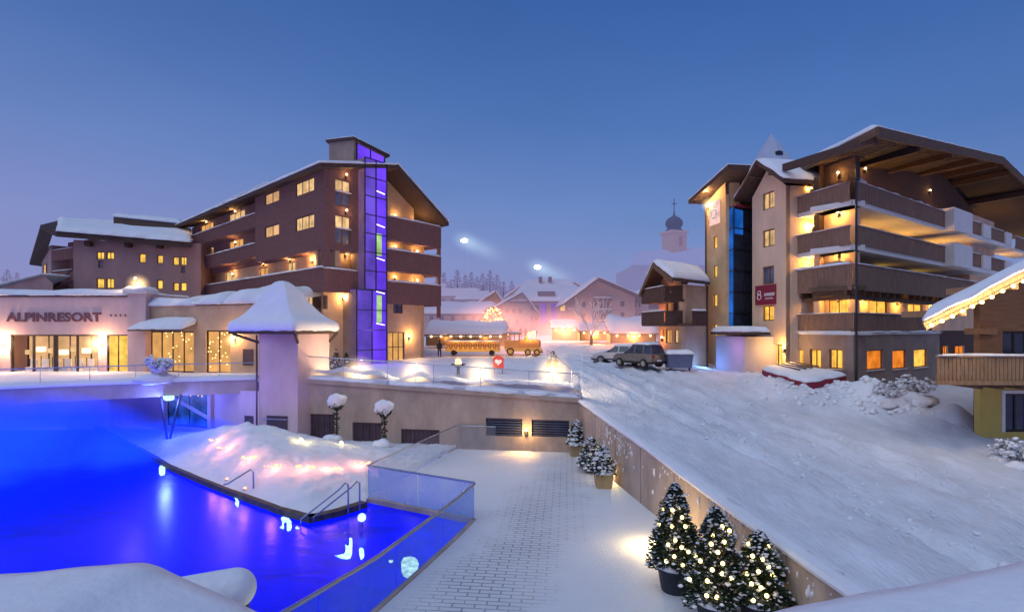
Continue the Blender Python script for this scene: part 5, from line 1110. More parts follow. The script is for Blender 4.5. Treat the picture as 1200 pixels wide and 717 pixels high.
MB().prism([(X(741, 160), 160), (X(830, 160), 160), (X(830, 160), 185), (X(741, 160), 185)], Z(370, 160), Z(311, 160)).build('nave', M['nave_wall'], cu)
snow_cap([P(739, 311, 159), P(832, 311, 159), P(832, 290, 172), P(748, 296, 172)], 1.0, 20, 6, .1).build('roof_snow', M['nave_snow'], cu, True)

# hill, its trees and the two floodlights on the ski slope
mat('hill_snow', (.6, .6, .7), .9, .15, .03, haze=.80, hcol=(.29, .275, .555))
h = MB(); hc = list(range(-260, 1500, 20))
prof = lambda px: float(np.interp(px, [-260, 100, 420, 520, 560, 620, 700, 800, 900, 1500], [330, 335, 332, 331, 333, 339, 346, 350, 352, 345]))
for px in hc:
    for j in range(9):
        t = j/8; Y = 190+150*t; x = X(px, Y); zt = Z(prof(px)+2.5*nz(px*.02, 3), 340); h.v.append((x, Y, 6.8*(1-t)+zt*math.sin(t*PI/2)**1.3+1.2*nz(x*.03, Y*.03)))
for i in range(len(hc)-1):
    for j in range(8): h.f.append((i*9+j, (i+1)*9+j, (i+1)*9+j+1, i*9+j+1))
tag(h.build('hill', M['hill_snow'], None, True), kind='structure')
def conifer_mesh(hh, r, n, seed, leaf=.16, snow=90, base=.0, full=.8):
    rnd = random.Random(seed); m = MB(); s = MB()
    for k in range(n):
        t = rnd.random()**1.25; z = base+t*hh; a = rnd.uniform(0, 2*PI); lump = 1+.28*math.sin(a*5+z*7+seed)+.22*nz(math.cos(a)*2.2+seed, math.sin(a)*2.2, z*2.2)
        R = r*max(.03, (1-t)**full)*lump*(.45+.58*rnd.random()**.45); L = leaf*rnd.uniform(.6, 1.5)*(1-.45*t)
        c = Vector((R*math.cos(a), R*math.sin(a), z)); d = Vector((math.cos(a+rnd.uniform(-.8, .8)), math.sin(a+rnd.uniform(-.8, .8)), rnd.uniform(-.25, .75))).normalized(); w = d.cross(Vector((rnd.uniform(-1, 1), rnd.uniform(-1, 1), 1))).normalized()*L*.26
        m.quad(c-d*L*.4, c+w, c+d*L*.8, c-w)
        if k < snow*3 and rnd.random() < .42:
            q = c+d*L*.35+Vector((0, 0, L*.12)); s.ball(q, L*rnd.uniform(.25, .62), 6, 4, (1.15, 1.0, .5), .5)
    return m, s
def conifer(name, label, cat, loc, hh, r, n, seed, leaf=.16, snow=90, lm='spruce', sm='snow_fine', base=.0, trunk=True, group=None, full=.8):
    t = thing(name, label, cat, loc, group); m, s = conifer_mesh(hh, r, n, seed, leaf, snow, base, full)
    for b, nm, mm in ((m, 'crown', lm), (s, 'snow', sm)):
        if not b.v: continue
        b.v = [(v[0]+loc[0], v[1]+loc[1], v[2]+loc[2]) for v in b.v]; tag(b.build(nm, M[mm], t, nm == 'snow'), kind='stuff' if nm == 'snow' else None)
    if trunk: MB().tube([loc, (loc[0], loc[1], loc[2]+base+hh*.9)], [r*.09, .01], 7).build('trunk', M['bark'], t)
    return t
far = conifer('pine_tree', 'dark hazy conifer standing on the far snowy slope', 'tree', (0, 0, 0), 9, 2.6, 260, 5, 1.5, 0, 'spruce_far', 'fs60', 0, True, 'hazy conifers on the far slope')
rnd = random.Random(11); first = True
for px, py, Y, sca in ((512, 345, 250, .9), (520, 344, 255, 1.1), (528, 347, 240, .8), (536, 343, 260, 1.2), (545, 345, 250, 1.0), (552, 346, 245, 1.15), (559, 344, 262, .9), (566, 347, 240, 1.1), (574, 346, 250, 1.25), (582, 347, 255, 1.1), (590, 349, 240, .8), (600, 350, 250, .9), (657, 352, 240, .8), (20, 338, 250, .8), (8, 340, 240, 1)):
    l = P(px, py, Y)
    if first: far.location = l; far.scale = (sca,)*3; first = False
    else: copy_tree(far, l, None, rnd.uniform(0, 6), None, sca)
volume('halo_cool', (.62, .85, .80), .055, .0, rad=9, pw=2.2)
for (px, py), lab in (((544, 282), 'bright greenish-white floodlight on its mast, the higher and left one over the ski slope'), ((630, 313), 'bright white floodlight on its mast above the roof of the violet-lit hotel')):
    Y = 300; l = P(px, py, Y); g = Z(338, 330)
    t = thing('floodlight', lab, 'floodlight', (l[0], l[1], g)); mat('mast'+str(px), (.3, .3, .4), .7, haze=.9, hcol=(.25, .255, .56))
    MB().tube([(l[0], l[1], g-3), (l[0], l[1], l[2])], .16, 6).build('mast', M['mast'+str(px)], t)
    MB().ball(l, 1.3, 10, 8, (1.4, 1, .8)).build('lamp_head', M['bulb_white'], t)
    hb = MB().ball((0, 0, 0), 9.2, 14, 10).build('lamp_halo', M['halo_cool'], None, True); hb.location = (l[0]+1.2, l[1], l[2]-.5); hb.rotation_euler = (0, .35, 0); hb.scale = (1.25, 1, .8); tag(hb, kind='stuff')
    hb = MB().ball((0, 0, 0), 9.2, 14, 10).build('lamp_halo', M['halo_cool'], None, True); hb.location = (l[0]+9, l[1], l[2]-4); hb.rotation_euler = (0, .4, 0); hb.scale = (2.2, .6, .9); tag(hb, kind='stuff')
# ------------------------------------------------------------------ square: train, stalls, trees, cars, people
def wheelm(c, r, w, ax): # wheel with axis along unit xy vector ax
    a = Vector((ax[0], ax[1], 0)); return MB().tube([Vector(c)-a*w/2, Vector(c)+a*w/2], r, 14)
for nm, col, es in (('train_orange', (.55, .20, .04), .30), ('train_yellow', (.62, .36, .06), .35), ('train_brown', (.30, .10, .04), .12)): mat(nm, col, .6, .2, 2, haze=.08, hcol=(.55, .3, .2), emit=(1, .42, .1), es=es*.45)  # bodywork carries a faint orange glow painted in as emission
Y = 60.0
loco = thing('locomotive', 'orange road-train locomotive with chimney, cab and yellow lamp on its roof', 'train', (X(613, Y), Y, gz(X(613, Y), Y)))
x0, x1, zg0 = X(591, Y), X(635, Y), gz(X(613, Y), Y)+.05; L = x1-x0
MB().box((x0+L*.5, Y, zg0+.62), (L*.96, 1.5, .35)).build('chassis', M['train_yellow'], loco)
m = MB(); m.box((x0+L*.2, Y, zg0+1.2), (L*.40, 1.5, .85))
for dx in (.02, .13, .26, .38): m.box((x0+L*dx+.05, Y-.68, zg0+1.95), (.10, .1, .75)); m.box((x0+L*dx+.05, Y+.68, zg0+1.95), (.10, .1, .75))
m.build('cab', M['train_orange'], loco)
MB().box((x0+L*.2, Y, zg0+2.38), (L*.48, 1.8, .14)).build('roof', M['train_brown'], loco)
snow_cap([(x0-.1, Y-.9, zg0+2.45), (x0+L*.44, Y-.9, zg0+2.45), (x0+L*.44, Y+.9, zg0+2.45), (x0-.1, Y+.9, zg0+2.45)], .12, 10, 6).build('roof_snow', M['snow'], loco, True)
MB().tube([(x0+L*.4, Y, zg0+1.25), (x0+L*.92, Y, zg0+1.25)], .48, 14).build('boiler', M['train_orange'], loco)
MB().tube([(x0+L*.92, Y, zg0+1.25), (x0+L*.97, Y, zg0+1.25)], .40, 14).build('smokebox', M['train_brown'], loco)
MB().lathe([(.13, 0), (.13, .6), (.26, .95), (.24, 1.0)], (x0+L*.82, Y, zg0+1.65), 12).build('chimney', M['white_paint'], loco)
MB().lathe([(.2, 0), (.2, .25), (.05, .38)], (x0+L*.58, Y, zg0+1.7), 12).build('steam_dome', M['train_yellow'], loco)
MB().ball((X(621, Y), Y-.1, Z(392, Y)), .30, 10, 7).build('roof_lamp', M['flame'], loco)
m = MB(); m.hexa([(x1-.3, Y-.7, zg0+.25), (x1+.15, Y-.2, zg0+.25), (x1+.15, Y+.2, zg0+.25), (x1-.3, Y+.7, zg0+.25), (x1-.3, Y-.7, zg0+.75), (x1-.05, Y-.2, zg0+.75), (x1-.05, Y+.2, zg0+.75), (x1-.3, Y+.7, zg0+.75)]); m.build('cowcatcher', M['train_brown'], loco)
for dx, r in ((.16, .42), (.62, .34), (.86, .34)):
    for s in (-.75, .75): w = wheelm((x0+L*dx, Y+s, zg0+r), r, .16, (0, 1)).build('wheel', M['rubber'], loco); wheelm((x0+L*dx, Y+s*1.14, zg0+r), r*.6, .06, (0, 1)).build('rim', M['train_yellow'], w)
lamp('lamp_light', (X(621, Y), Y-.6, Z(390, Y)), (1, .6, .15), 160, loco, .2)
wg = thing('train_carriage', 'open yellow road-train carriage with arched bays coupled behind the locomotive', 'train carriage', (X(553, Y), Y, gz(X(553, Y), Y)))
x0, x1 = X(523, Y), X(586, Y); L = x1-x0
MB().box(((x0+x1)/2, Y, zg0+.5), (L, 1.5, .22)).build('chassis', M['train_yellow'], wg)
nb = 11
for k in range(nb+1):
    x = x0+.06+(L-.12)*k/nb; m = MB(); m.box((x, Y-.7, zg0+1.0), (.1, .08, .8)); m.box((x, Y+.7, zg0+1.0), (.1, .08, .8)); m.build('post', M['train_orange'], wg)
    if k < nb:
        w = (L-.12)/nb; m = MB(); m.add([(x+.05, Y-.72, zg0+.6), (x+w-.05, Y-.72, zg0+.6), (x+w*.5, Y-.72, zg0+1.1)], [(0, 1, 2)]); m.add([(x+.05, Y-.72, zg0+1.4), (x+w*.5, Y-.72, zg0+1.15), (x+w-.05, Y-.72, zg0+1.4)], [(0, 1, 2)]); m.build('bay_panel', M['train_yellow'], wg)
MB().box(((x0+x1)/2, Y, zg0+1.46), (L+.2, 1.7, .14)).build('roof', M['train_orange'], wg)
snow_cap([(x0-.1, Y-.85, zg0+1.53), (x1+.1, Y-.85, zg0+1.53), (x1+.1, Y+.85, zg0+1.53), (x0-.1, Y+.85, zg0+1.53)], .10, 16, 4).build('roof_snow', M['snow'], wg, True)
MB().box(((x0+x1)/2, Y+.2, zg0+.9), (L-.3, .3, .7)).build('seat', M['train_brown'], wg)
for dx in (.15, .85):
    for s in (-.7, .7): wheelm((x0+L*dx, Y+s, zg0+.3), .3, .14, (0, 1)).build('wheel', M['rubber'], wg)
for k in range(3): lamp('lamp_light', (x0+L*(.2+.3*k), Y-1.3, zg0+1.7), (1, .55, .15), 45, wg, .2)

def stall(label, px0, px1, Y, yb, yr, lit, power, hzv=.15, group='market stalls on the square', roofth=.5, pitch=.9, dep=3.):
    x0, x1 = X(px0, Y), X(px1, Y); zb = Z(yb, Y); zr = Z(yr, Y); t = thing('market_stall', label, 'market stall', ((x0+x1)/2, Y, zb), group); n = max(2, int((x1-x0)/2.2))
    hmats(.22, (.50, .30, .38))
    for k in range(n+1):
        x = x0+(x1-x0)*k/n; m = MB(); m.box((x, Y, (zb+zr)/2), (.14, .14, zr-zb)); m.build('post', M['timber_beam'], t)
    MB().box(((x0+x1)/2, Y, zb+.55), (x1-x0-.1, .5, 1.1)).build('counter', M['timber_light'], t)
    MB().box(((x0+x1)/2, Y+dep, (zb+zr)/2), (x1-x0, .1, zr-zb)).build('back_wall', M[lit], t)
    MB().plate([(x0-.3, Y-.5, zr), (x1+.3, Y-.5, zr), (x1+.3, Y+dep+.3, zr+pitch), (x0-.3, Y+dep+.3, zr+pitch)], .12).build('roof', M['timber_beam'], t)
    snow_cap([(x0-.3, Y-.55, zr+.01), (x1+.3, Y-.55, zr+.01), (x1+.3, Y+dep+.3, zr+pitch), (x0-.3, Y+dep+.3, zr+pitch)], roofth, 24, 8, .2, px0).build('roof_snow', M['snow_mid'], t, True)
    m = n*2
    for k in range(m): MB().ball((x0+(x1-x0)*(k+.5)/m, Y-.3, zr-.22), .13, 6, 5).build('bulb', M['bulb_tree'], t)
    for k in range(max(1, n//2)): lamp('lamp_light', (x0+(x1-x0)*(k+.5)/max(1, n//2), Y-.5, zr-.4), (1, .5, .15), power, t, .3)
    return t
stall('long market stall with a pale snow roof and a row of bulbs behind the train', 500, 592, 68, 405, 392, 'lit_stall', 40, roofth=.55, pitch=1.4) if glow('lit_stall', (1, .62, .52), .42, .5, .6) else 0
glow('lit_stall_warm', (1, .36, .10), 1.0, .5, .6); glow('lit_stall_gold', (1, .45, .10), 1.1, .4, .8)
stall('glowing orange market stall left of the bare white tree', 648, 676, 78, 398, 384, 'lit_stall_warm', 420)
stall('market stall with golden front under the bare white tree', 680, 712, 72, 399, 388, 'lit_stall_gold', 300)
stall('market stall with golden lights beneath a big lump of snow beside the parked estate car', 716, 768, 66, 402, 391, 'lit_stall_gold', 260, roofth=1.1, pitch=1.6)
# lit tree of orange lights and the bare white tree
t = conifer('lit_tree', 'tree wrapped in glittering orange lights before the village houses', 'tree', (X(577, 76), 76, gz(X(577, 76), 76)), 4.6, 2.3, 900, 21, .5, 60, 'spruce', 'snow', .4, True, None, .45)
glow('bulb_orange', (1, .42, .10), 9, .3); rnd = random.Random(4); bx, by, bz = t.location
for k in range(70):
    a = rnd.uniform(0, 2*PI); q = rnd.random(); R = 2.3*(1-q)**.45*rnd.uniform(.8, 1.15); MB().ball((bx+R*math.cos(a), by+R*math.sin(a), bz+.5+4.4*q), .12, 5, 4).build('bulb', M['bulb_orange'], t)
lamp('lamp_light', (bx, by-3, bz+3), (1, .42, .12), 2500, t, .8)
def branches(mb, p, d, L, r, lev, rnd, spread=.6):
    q = p+d*L; mb.tube([p, (p+q)/2+Vector((rnd.uniform(-.05, .05), rnd.uniform(-.05, .05), 0))*L, q], [r, r*.8, r*.6], 5, False)
    if lev == 0: return
    for k in range(3):
        v = (d+Vector((rnd.uniform(-spread, spread), rnd.uniform(-spread, spread), rnd.uniform(-.1, .35)))).normalized(); branches(mb, p+d*L*rnd.uniform(.6, 1), v, L*rnd.uniform(.55, .8), r*.55, lev-1, rnd, spread)
t = thing('bare_tree', 'leafless tree with frosted white branches between the market stalls', 'tree', (X(693, 70), 70, gz(X(693, 70), 70)))
rnd = random.Random(8); m = MB(); b = Vector(t.location)
MB().tube([b, b+Vector((0, 0, 1.2))], [.22, .16], 8).build('trunk', M['bark'], t)
for k in range(5): branches(m, b+Vector((0, 0, 1.1)), Vector((math.cos(k*1.3)*.55, math.sin(k*1.3)*.55, .9)).normalized(), 2.4, .11, 3, rnd)
mat('frost', (.75, .68, .70), .9, .1); m.build('branches', M['frost'], t)

mat('rim', (.22, .22, .23), .5, .1)
def car(name, label, px, py, Y, rz, col, kind, L=4.6, H=1.5, W=1.8):
    mat('paint_'+name+str(px), col, .35, .1, 2, spec=.5); z0 = gnd(X(px, Y), Y)+.0
    t = thing(name, label, 'car', (X(px, Y), Y, z0)); B = MB()
    if kind == 'estate': prof = [(-.5, .36), (-.5, .62), (-.485, .95), (-.44, 1.0), (.18, .98), (.42, .86), (.49, .68), (.5, .36)]; cab = [(-.485, .96), (-.40, H-.04), (-.30, H), (.02, H), (.20, .97)]
    else: prof = [(-.5, .42), (-.5, .72), (-.49, 1.08), (.20, 1.07), (.43, .98), (.49, .78), (.5, .42)]; cab = [(-.488, 1.06), (-.43, H-.05), (-.34, H), (.02, H), (.20, 1.06)]
    def side(pr, w0, w1, zmin, zmax):
        n = len(pr); vs = []
        for s in (-1, 1):
            for x, z in pr: k = (z-zmin)/(zmax-zmin); vs.append((x*L, s*(w0+(w1-w0)*k)/2, z))
        return vs, [tuple(range(n))[::-1], tuple(range(n, 2*n))]+[(i, i+1, n+i+1, n+i) for i in range(n-1)]+[(n-1, 0, n, 2*n-1)]
    def add(mb, vs, fs):
        c, s = math.cos(rz), math.sin(rz); return mb.add([(t.location[0]+x*c-y*s, t.location[1]+x*s+y*c, z0+z) for x, y, z in vs], fs)
    o = add(MB(), *side(prof, W, W*.96, .3, 1.1)).build('body', M['paint_'+name+str(px)], t)
    bv = o.modifiers.new('bevel', 'BEVEL'); bv.width = .07; bv.segments = 2
    add(MB(), *side(cab, W*.92, W*.70, .95, H)).build('cabin', M['glass_dark'], t).modifiers.new('bevel', 'BEVEL').width = .04
    add(MB(), *side([(-.40, H-.03), (-.30, H+.02), (.02, H+.02), (.06, H-.03)], W*.74, W*.70, H-.05, H)).build('roof', M['paint_'+name+str(px)], t)
    for pr in (((-.30, .97), (-.27, .97), (-.25, H), (-.28, H)), ((-.06, .97), (-.035, .97), (-.05, H), (-.075, H))): add(MB(), *side(list(pr), W*.94, W*.74, .95, H)).build('pillar', M['paint_'+name+str(px)], t)
    c, s = math.cos(rz), math.sin(rz)
    for dx in (-.31, .31):
        for sy in (-1, 1):
            x, y = dx*L, sy*(W/2-.06); q = (t.location[0]+x*c-y*s, t.location[1]+x*s+y*c, z0+.34)
            w = wheelm(q, .34, .24, (-s, c)).build('wheel', M['rubber'], t); q2 = (q[0]-s*sy*.10, q[1]+c*sy*.10, q[2]); wheelm(q2, .2, .08, (-s, c)).build('rim', M['rim'], w)
    for sy in (-1, 1):
        add(MB(), [(L*.487, sy*W*.28-.17, .68), (L*.487, sy*W*.28+.17, .68), (L*.47, sy*W*.28+.17, .83), (L*.47, sy*W*.28-.17, .83), (L*.45, sy*W*.28-.17, .68), (L*.45, sy*W*.28+.17, .68), (L*.44, sy*W*.28+.17, .83), (L*.44, sy*W*.28-.17, .83)], [(0, 1, 2, 3), (0, 4, 5, 1), (3, 2, 6, 7), (0, 3, 7, 4), (1, 5, 6, 2)]).build('headlight', M['white_paint'], t)
        add(MB(), [(-L*.503, sy*W*.36-.15, .76), (-L*.503, sy*W*.36+.12, .76), (-L*.495, sy*W*.36+.12, .96), (-L*.495, sy*W*.36-.15, .96)], [(0, 1, 2, 3)]).build('tail_light', M['red_board'], t)
    for sy in (-1, 1): add(MB(), *side([(.17, 1.0), (.13, 1.0), (.13, 1.16), (.17, 1.14)], .02, .02, 1, 1.2)).build('mirror', M['rubber'], t).location = (-s*sy*(W/2+.04), c*sy*(W/2+.04), 0)
    for e in (-1, 1): add(MB(), [(e*L*.505, -.26, .5), (e*L*.505, .26, .5), (e*L*.505, .26, .61), (e*L*.505, -.26, .61)], [(0, 1, 2, 3)]).build('number_plate', M['white_paint'], t)
    add(MB(), *side([(-.506, .30), (-.506, .48), (.506, .48), (.506, .30)], W*.99, W*.99, .3, .5)).build('bumper', M['rubber'], t)
    sn = snow_cap([(-.39*L, -W*.33, H+.02), (.02*L, -W*.33, H+.02), (.02*L, W*.33, H+.02), (-.39*L, W*.33, H+.02)], .16, 12, 8, .3); sn.v = [(t.location[0]+x*c-y*s, t.location[1]+x*s+y*c, z0+z) for x, y, z in sn.v]; sn.build('roof_snow', M['snow_fine'], t, True)
    sn = snow_cap([(.22*L, -W*.38, 1.0 if kind == 'estate' else 1.07), (.46*L, -W*.38, .80 if kind == 'estate' else .9), (.46*L, W*.38, .80 if kind == 'estate' else .9), (.22*L, W*.38, 1.0 if kind == 'estate' else 1.07)], .07, 8, 8, .3); sn.v = [(t.location[0]+x*c-y*s, t.location[1]+x*s+y*c, z0+z) for x, y, z in sn.v]; sn.build('bonnet_snow', M['snow_fine'], t, True)
    return t
car('parked_car', 'silver estate car parked on the snow before the market stalls', 723, 410, 48.0, PI-.30, (.50, .46, .46), 'estate', 4.2, 1.5)
car('parked_car', 'dark off-road car with snow on its roof in front of the estate car', 749, 418, 42.5, PI-.95, (.13, .12, .11), 'suv', 3.9, 1.72)
car('parked_car', 'red-brown car half hidden behind the silver estate and the dark off-road car', 757, 408, 52, PI-.3, (.22, .06, .06), 'estate', 4.2, 1.45)
q = (X(795, 41.5), 41.5); zg_ = gnd(*q)
bn = thing('waste_container', 'blue-grey wheeled waste container with a lid of snow beside the plastered house', 'container', (*q, zg_)); mat('bin_blue', (.12, .14, .24), .6, .15)
MB().hexa([(q[0]-.85, q[1]-.5, zg_+.18), (q[0]+.85, q[1]-.5, zg_+.18), (q[0]+.85, q[1]+.5, zg_+.18), (q[0]-.85, q[1]+.5, zg_+.18), (q[0]-.95, q[1]-.6, zg_+1.15), (q[0]+.95, q[1]-.6, zg_+1.15), (q[0]+.95, q[1]+.6, zg_+1.15), (q[0]-.95, q[1]+.6, zg_+1.15)]).build('body', M['bin_blue'], bn)
MB().box((q[0], q[1], zg_+1.19), (2.0, 1.3, .08)).build('lid', M['bin_blue'], bn); snow_cap([(q[0]-1, q[1]-.65, zg_+1.23), (q[0]+1, q[1]-.65, zg_+1.23), (q[0]+1, q[1]+.65, zg_+1.23), (q[0]-1, q[1]+.65, zg_+1.23)], .32, 14, 8).build('lid_snow', M['snow_fine'], bn, True)
for dx in (-.7, .7): wheelm((q[0]+dx, q[1]-.4, zg_+.1), .1, .08, (1, 0)).build('wheel', M['rubber'], bn)

def person(label, px, Y, hgt, coat, seed, face=-PI/2):
    x = X(px, Y); z = gnd(x, Y); t = thing('person', label, 'person', (x, Y, z)); k = hgt/1.75
    J = [(0, 0, .95), (0, 0, 1.2), (0, 0, 1.42), (0, 0, 1.52), (0, 0, 1.62), (0, 0, 1.74), (-.1, 0, .88), (-.11, -.06, .48), (-.11, .02, .06), (-.11, -.14, .03), (.1, 0, .88), (.11, .10, .48), (.12, .16, .06), (.12, .02, .03), (-.19, 0, 1.4), (-.24, .03, 1.12), (-.22, -.10, .88), (.19, 0, 1.4), (.24, .0, 1.12), (.22, -.12, .90)]
    E = [(0, 1), (1, 2), (2, 3), (3, 4), (4, 5), (0, 6), (6, 7), (7, 8), (8, 9), (0, 10), (10, 11), (11, 12), (12, 13), (2, 14), (14, 15), (15, 16), (2, 17), (17, 18), (18, 19)]
    Rr = [.17, .19, .17, .07, .105, .09, .11, .08, .055, .05, .11, .08, .055, .05, .08, .07, .05, .08, .07, .05]
    me = bpy.data.meshes.new('person_body'); c, s = math.cos(face+PI/2), math.sin(face+PI/2)
    me.from_pydata([((a*c-b*s)*k, (a*s+b*c)*k, d*k) for a, b, d in J], E, []); o = bpy.data.objects.new('body', me); COL.objects.link(o); o.parent = t
    md = o.modifiers.new('skin', 'SKIN'); sv = me.skin_vertices[0].data
    for i, r in enumerate(Rr): sv[i].radius = (r*k, r*k)
    sv[0].use_root = True; o.modifiers.new('sub', 'SUBSURF').render_levels = 1
    me.materials.append(M[coat])
    MB().ball((x, Y, z+1.71*k), .125*k, 8, 6, (1, 1, .8)).build('hat', M['coat_dark'], t, True)
    return t
mat('coat_dark', (.04, .035, .05), .9, .2); mat('coat_red', (.20, .05, .05), .9, .2); mat('coat_blue', (.06, .08, .16), .9, .2)
person('person in a dark coat, left one of the couple walking up the snowy lane', 610, 84, 1.75, 'coat_dark', 1)
person('person in a bluish coat, right one of the couple walking up the snowy lane', 616, 84, 1.68, 'coat_blue', 2)
person('person in dark clothes standing near the orange-lit tree', 592, 74, 1.78, 'coat_dark', 3)
person('person in a dark coat standing alone left of the yellow train carriage', 515, 58, 1.75, 'coat_dark', 4)

# red heart sign, fire bowl, small tree on the upper terrace
Y = 42.0; x, zg_ = X(584, Y), Z(432, Y)
hs = thing('heart_sign', 'small red signboard with a white heart on the upper terrace', 'sign', (x, Y, zg_))
m = MB(); m.prism([(x-.42, Y-.04), (x+.42, Y-.04), (x+.42, Y+.04), (x-.42, Y+.04)], zg_, zg_+.72); pts = [(x+.42*math.cos(PI*k/8), Y-.04, zg_+.72+.28*math.sin(PI*k/8)) for k in range(9)]; m.add(pts+[(p[0], Y+.04, p[2]) for p in pts], [tuple(range(9)), tuple(range(17, 8, -1))]+[(i, i+1, 10+i, 9+i) for i in range(8)]); mat('sign_red', (.50, .04, .04), .5, .1, emit=(.6, .05, .04), es=.12); m.build('board', M['sign_red'], hs)
pts = []
for k in range(40): a = 2*PI*k/40; pts.append((x+.017*16*math.sin(a)**3, Y-.05, zg_+.52+.017*(13*math.cos(a)-5*math.cos(2*a)-2*math.cos(3*a)-math.cos(4*a))))
MB().add(pts, [tuple(range(40))]).build('heart', M['white_paint'], hs)
for dx in (-.3, .3): MB().box((x+dx, Y+.1, zg_-.2), (.06, .06, .6)).build('post', M['metal_dark'], hs)
x, zg_ = X(537, 41), Z(433, 41)-.35
fb = thing('fire_bowl', 'wide dark fire bowl with a small flame on the upper terrace', 'fire bowl', (x, 41, zg_))
MB().lathe([(.12, 0), (.1, .5), (.35, .58), (.55, .72), (.58, .78), (.5, .76), (.1, .65)], (x, 41, zg_), 18).build('bowl', M['metal_dark'], fb)
m = MB()
for k in range(4): m.lathe([(.02, 0), (.11, .12), (.09, .26), (.01, .5)], (x-.14+.09*k, 41+.05*(k % 2), zg_+.68), 8)
m.build('flame', M['flame'], fb); lamp('fire_light', (x, 40.8, zg_+1.1), (1, .5, .15), 60, fb, .15)
conifer('conifer', 'small snow-dusted conifer at the terrace corner by the road', 'tree', (X(648, 42), 42, gz(X(648, 42), 42)), 1.6, .55, 500, 31, .22, 60, 'spruce', 'snow_fine', .1)
for i, (px, yb, Y, hh, lab) in enumerate(((384, 420, 42, 1.3, 'leftmost of the three small dark conifers by the glass stair tower'), (394, 421, 42.5, 1.7, 'middle one of the three small dark conifers by the glass stair tower'), (406, 421, 43, 1.4, 'rightmost of the three small dark conifers by the glass stair tower'))):
    conifer('conifer', lab, 'tree', (X(px, Y), Y, gz(X(px, Y), Y)), hh, .42, 420, 40+i, .2, 10, 'spruce', 'snow_fine', .05)

# floodlights half buried in the snow along the terrace edge
def ray(px, py, objs):
    d = Vector(((px-600)/F, 1, (HY-py)/F)).normalized(); best = None
    for n in objs:
        on(n, 0, 0); h = _bvh[n].ray_cast(Vector((0, 0, CZ)), d)
        if h[0] and (best is None or h[3] < best[1]): best = (h[0], h[3])
    return best[0] if best else None
volume('halo_warm', (1, .66, .30), 5.0, 0, rad=1.5, pw=2.7)
def halo(loc, sc=1, m='halo_warm', r=1.5):
    o = MB().ball((0, 0, 0), r*1.03, 12, 9).build('lamp_halo', M[m], None, True); o.location = loc; o.scale = (sc,)*3; tag(o, kind='stuff')  # bloom around a lamp, built as an emissive ball
labs = ['nearest the snow-capped tower', 'second from the snow-capped tower', 'in the middle of the terrace edge', 'next left of the terrace corner', 'at the terrace corner by the road']
for (px, py), lb in zip(((369, 437), (421, 438), (487, 438), (563, 438), (648, 437)), labs):
    Y = TW.Y(px)+1.0; l = P(px, py, Y); t = thing('terrace_floodlight', 'bright floodlight half buried in snow, '+lb, 'floodlight', (l[0], l[1], l[2]-.4))
    MB().tube([(l[0], l[1], l[2]-.8), (l[0], l[1], l[2]-.05)], .04, 8).build('stake', M['metal_dark'], t); MB().ball(l, .14, 10, 8).build('lamp_head', M['bulb_white'], t)
    lamp('lamp_light', (l[0], l[1]+.25, l[2]+.25), (1, .74, .42), 480, t, .12); halo(l, 1.0)

# lamps in the garden snow
pts = [(255, 516, 'topmost at the left end of the mound'), (267, 525, 'second from the left end of the mound'), (290, 536, 'bright middle one left of the ladder rail'), (323, 547, 'wide one right of the ladder rail'), (359, 547, 'beside the wide one'), (390, 549, 'below the first round topiary'), (424, 543, 'at the glass corner')]
for px, py, lb in pts:
    h = ray(px, py, ['snow_mound'])
    if not h: continue
    t = thing('snow_lamp', 'pinkish garden lamp glowing through the snow mound, '+lb, 'garden lamp', tuple(h))
    rnd = random.Random(px); m = MB()
    for k in range(7): m.ball(h+Vector((rnd.uniform(-.5, .5), rnd.uniform(-.15, .05), rnd.uniform(-.02, .10))), rnd.uniform(.03, .075), 6, 5, (1.6, 1, .7))
    tag(m.build('glowing_head', M['bulb_pink'], t), kind='stuff'); lamp('lamp_light', h+Vector((0, -.45, .45)), PINK, 34, t, .2)
for px, py, lb in ((266, 562, 'left of the two red points at the pool edge'), (287, 573, 'right of the two red points at the pool edge')):
    h = ray(px, py, ['snow_mound', 'pool_edge']); t = thing('edge_lamp', 'tiny red lamp, '+lb, 'lamp', tuple(h)); MB().ball(h+Vector((0, 0, .05)), .06, 8, 6).build('lens', M['bulb_pink'], t); MB().lathe([(.08, -.02), (.08, .02)], h, 8).build('base', M['metal_dark'], t)
for px, py, lb in ((353, 518, 'under the first shuttered opening'), (400, 521, 'beside the foot of the first topiary')):
    h = ray(px, py, ['snow_mound']) or Vector(G(px, py)); t = thing('garden_uplight', 'yellow garden uplight against the terrace wall '+lb, 'uplight', tuple(h)); MB().ball(h+Vector((0, 0, .12)), .09, 8, 6).build('lens', M['bulb'], t); MB().tube([h, h+Vector((0, 0, .1))], .05, 8).build('base', M['metal_dark'], t); lamp('lamp_light', h+Vector((0, .2, .3)), (1, .75, .2), 22, t, .1)
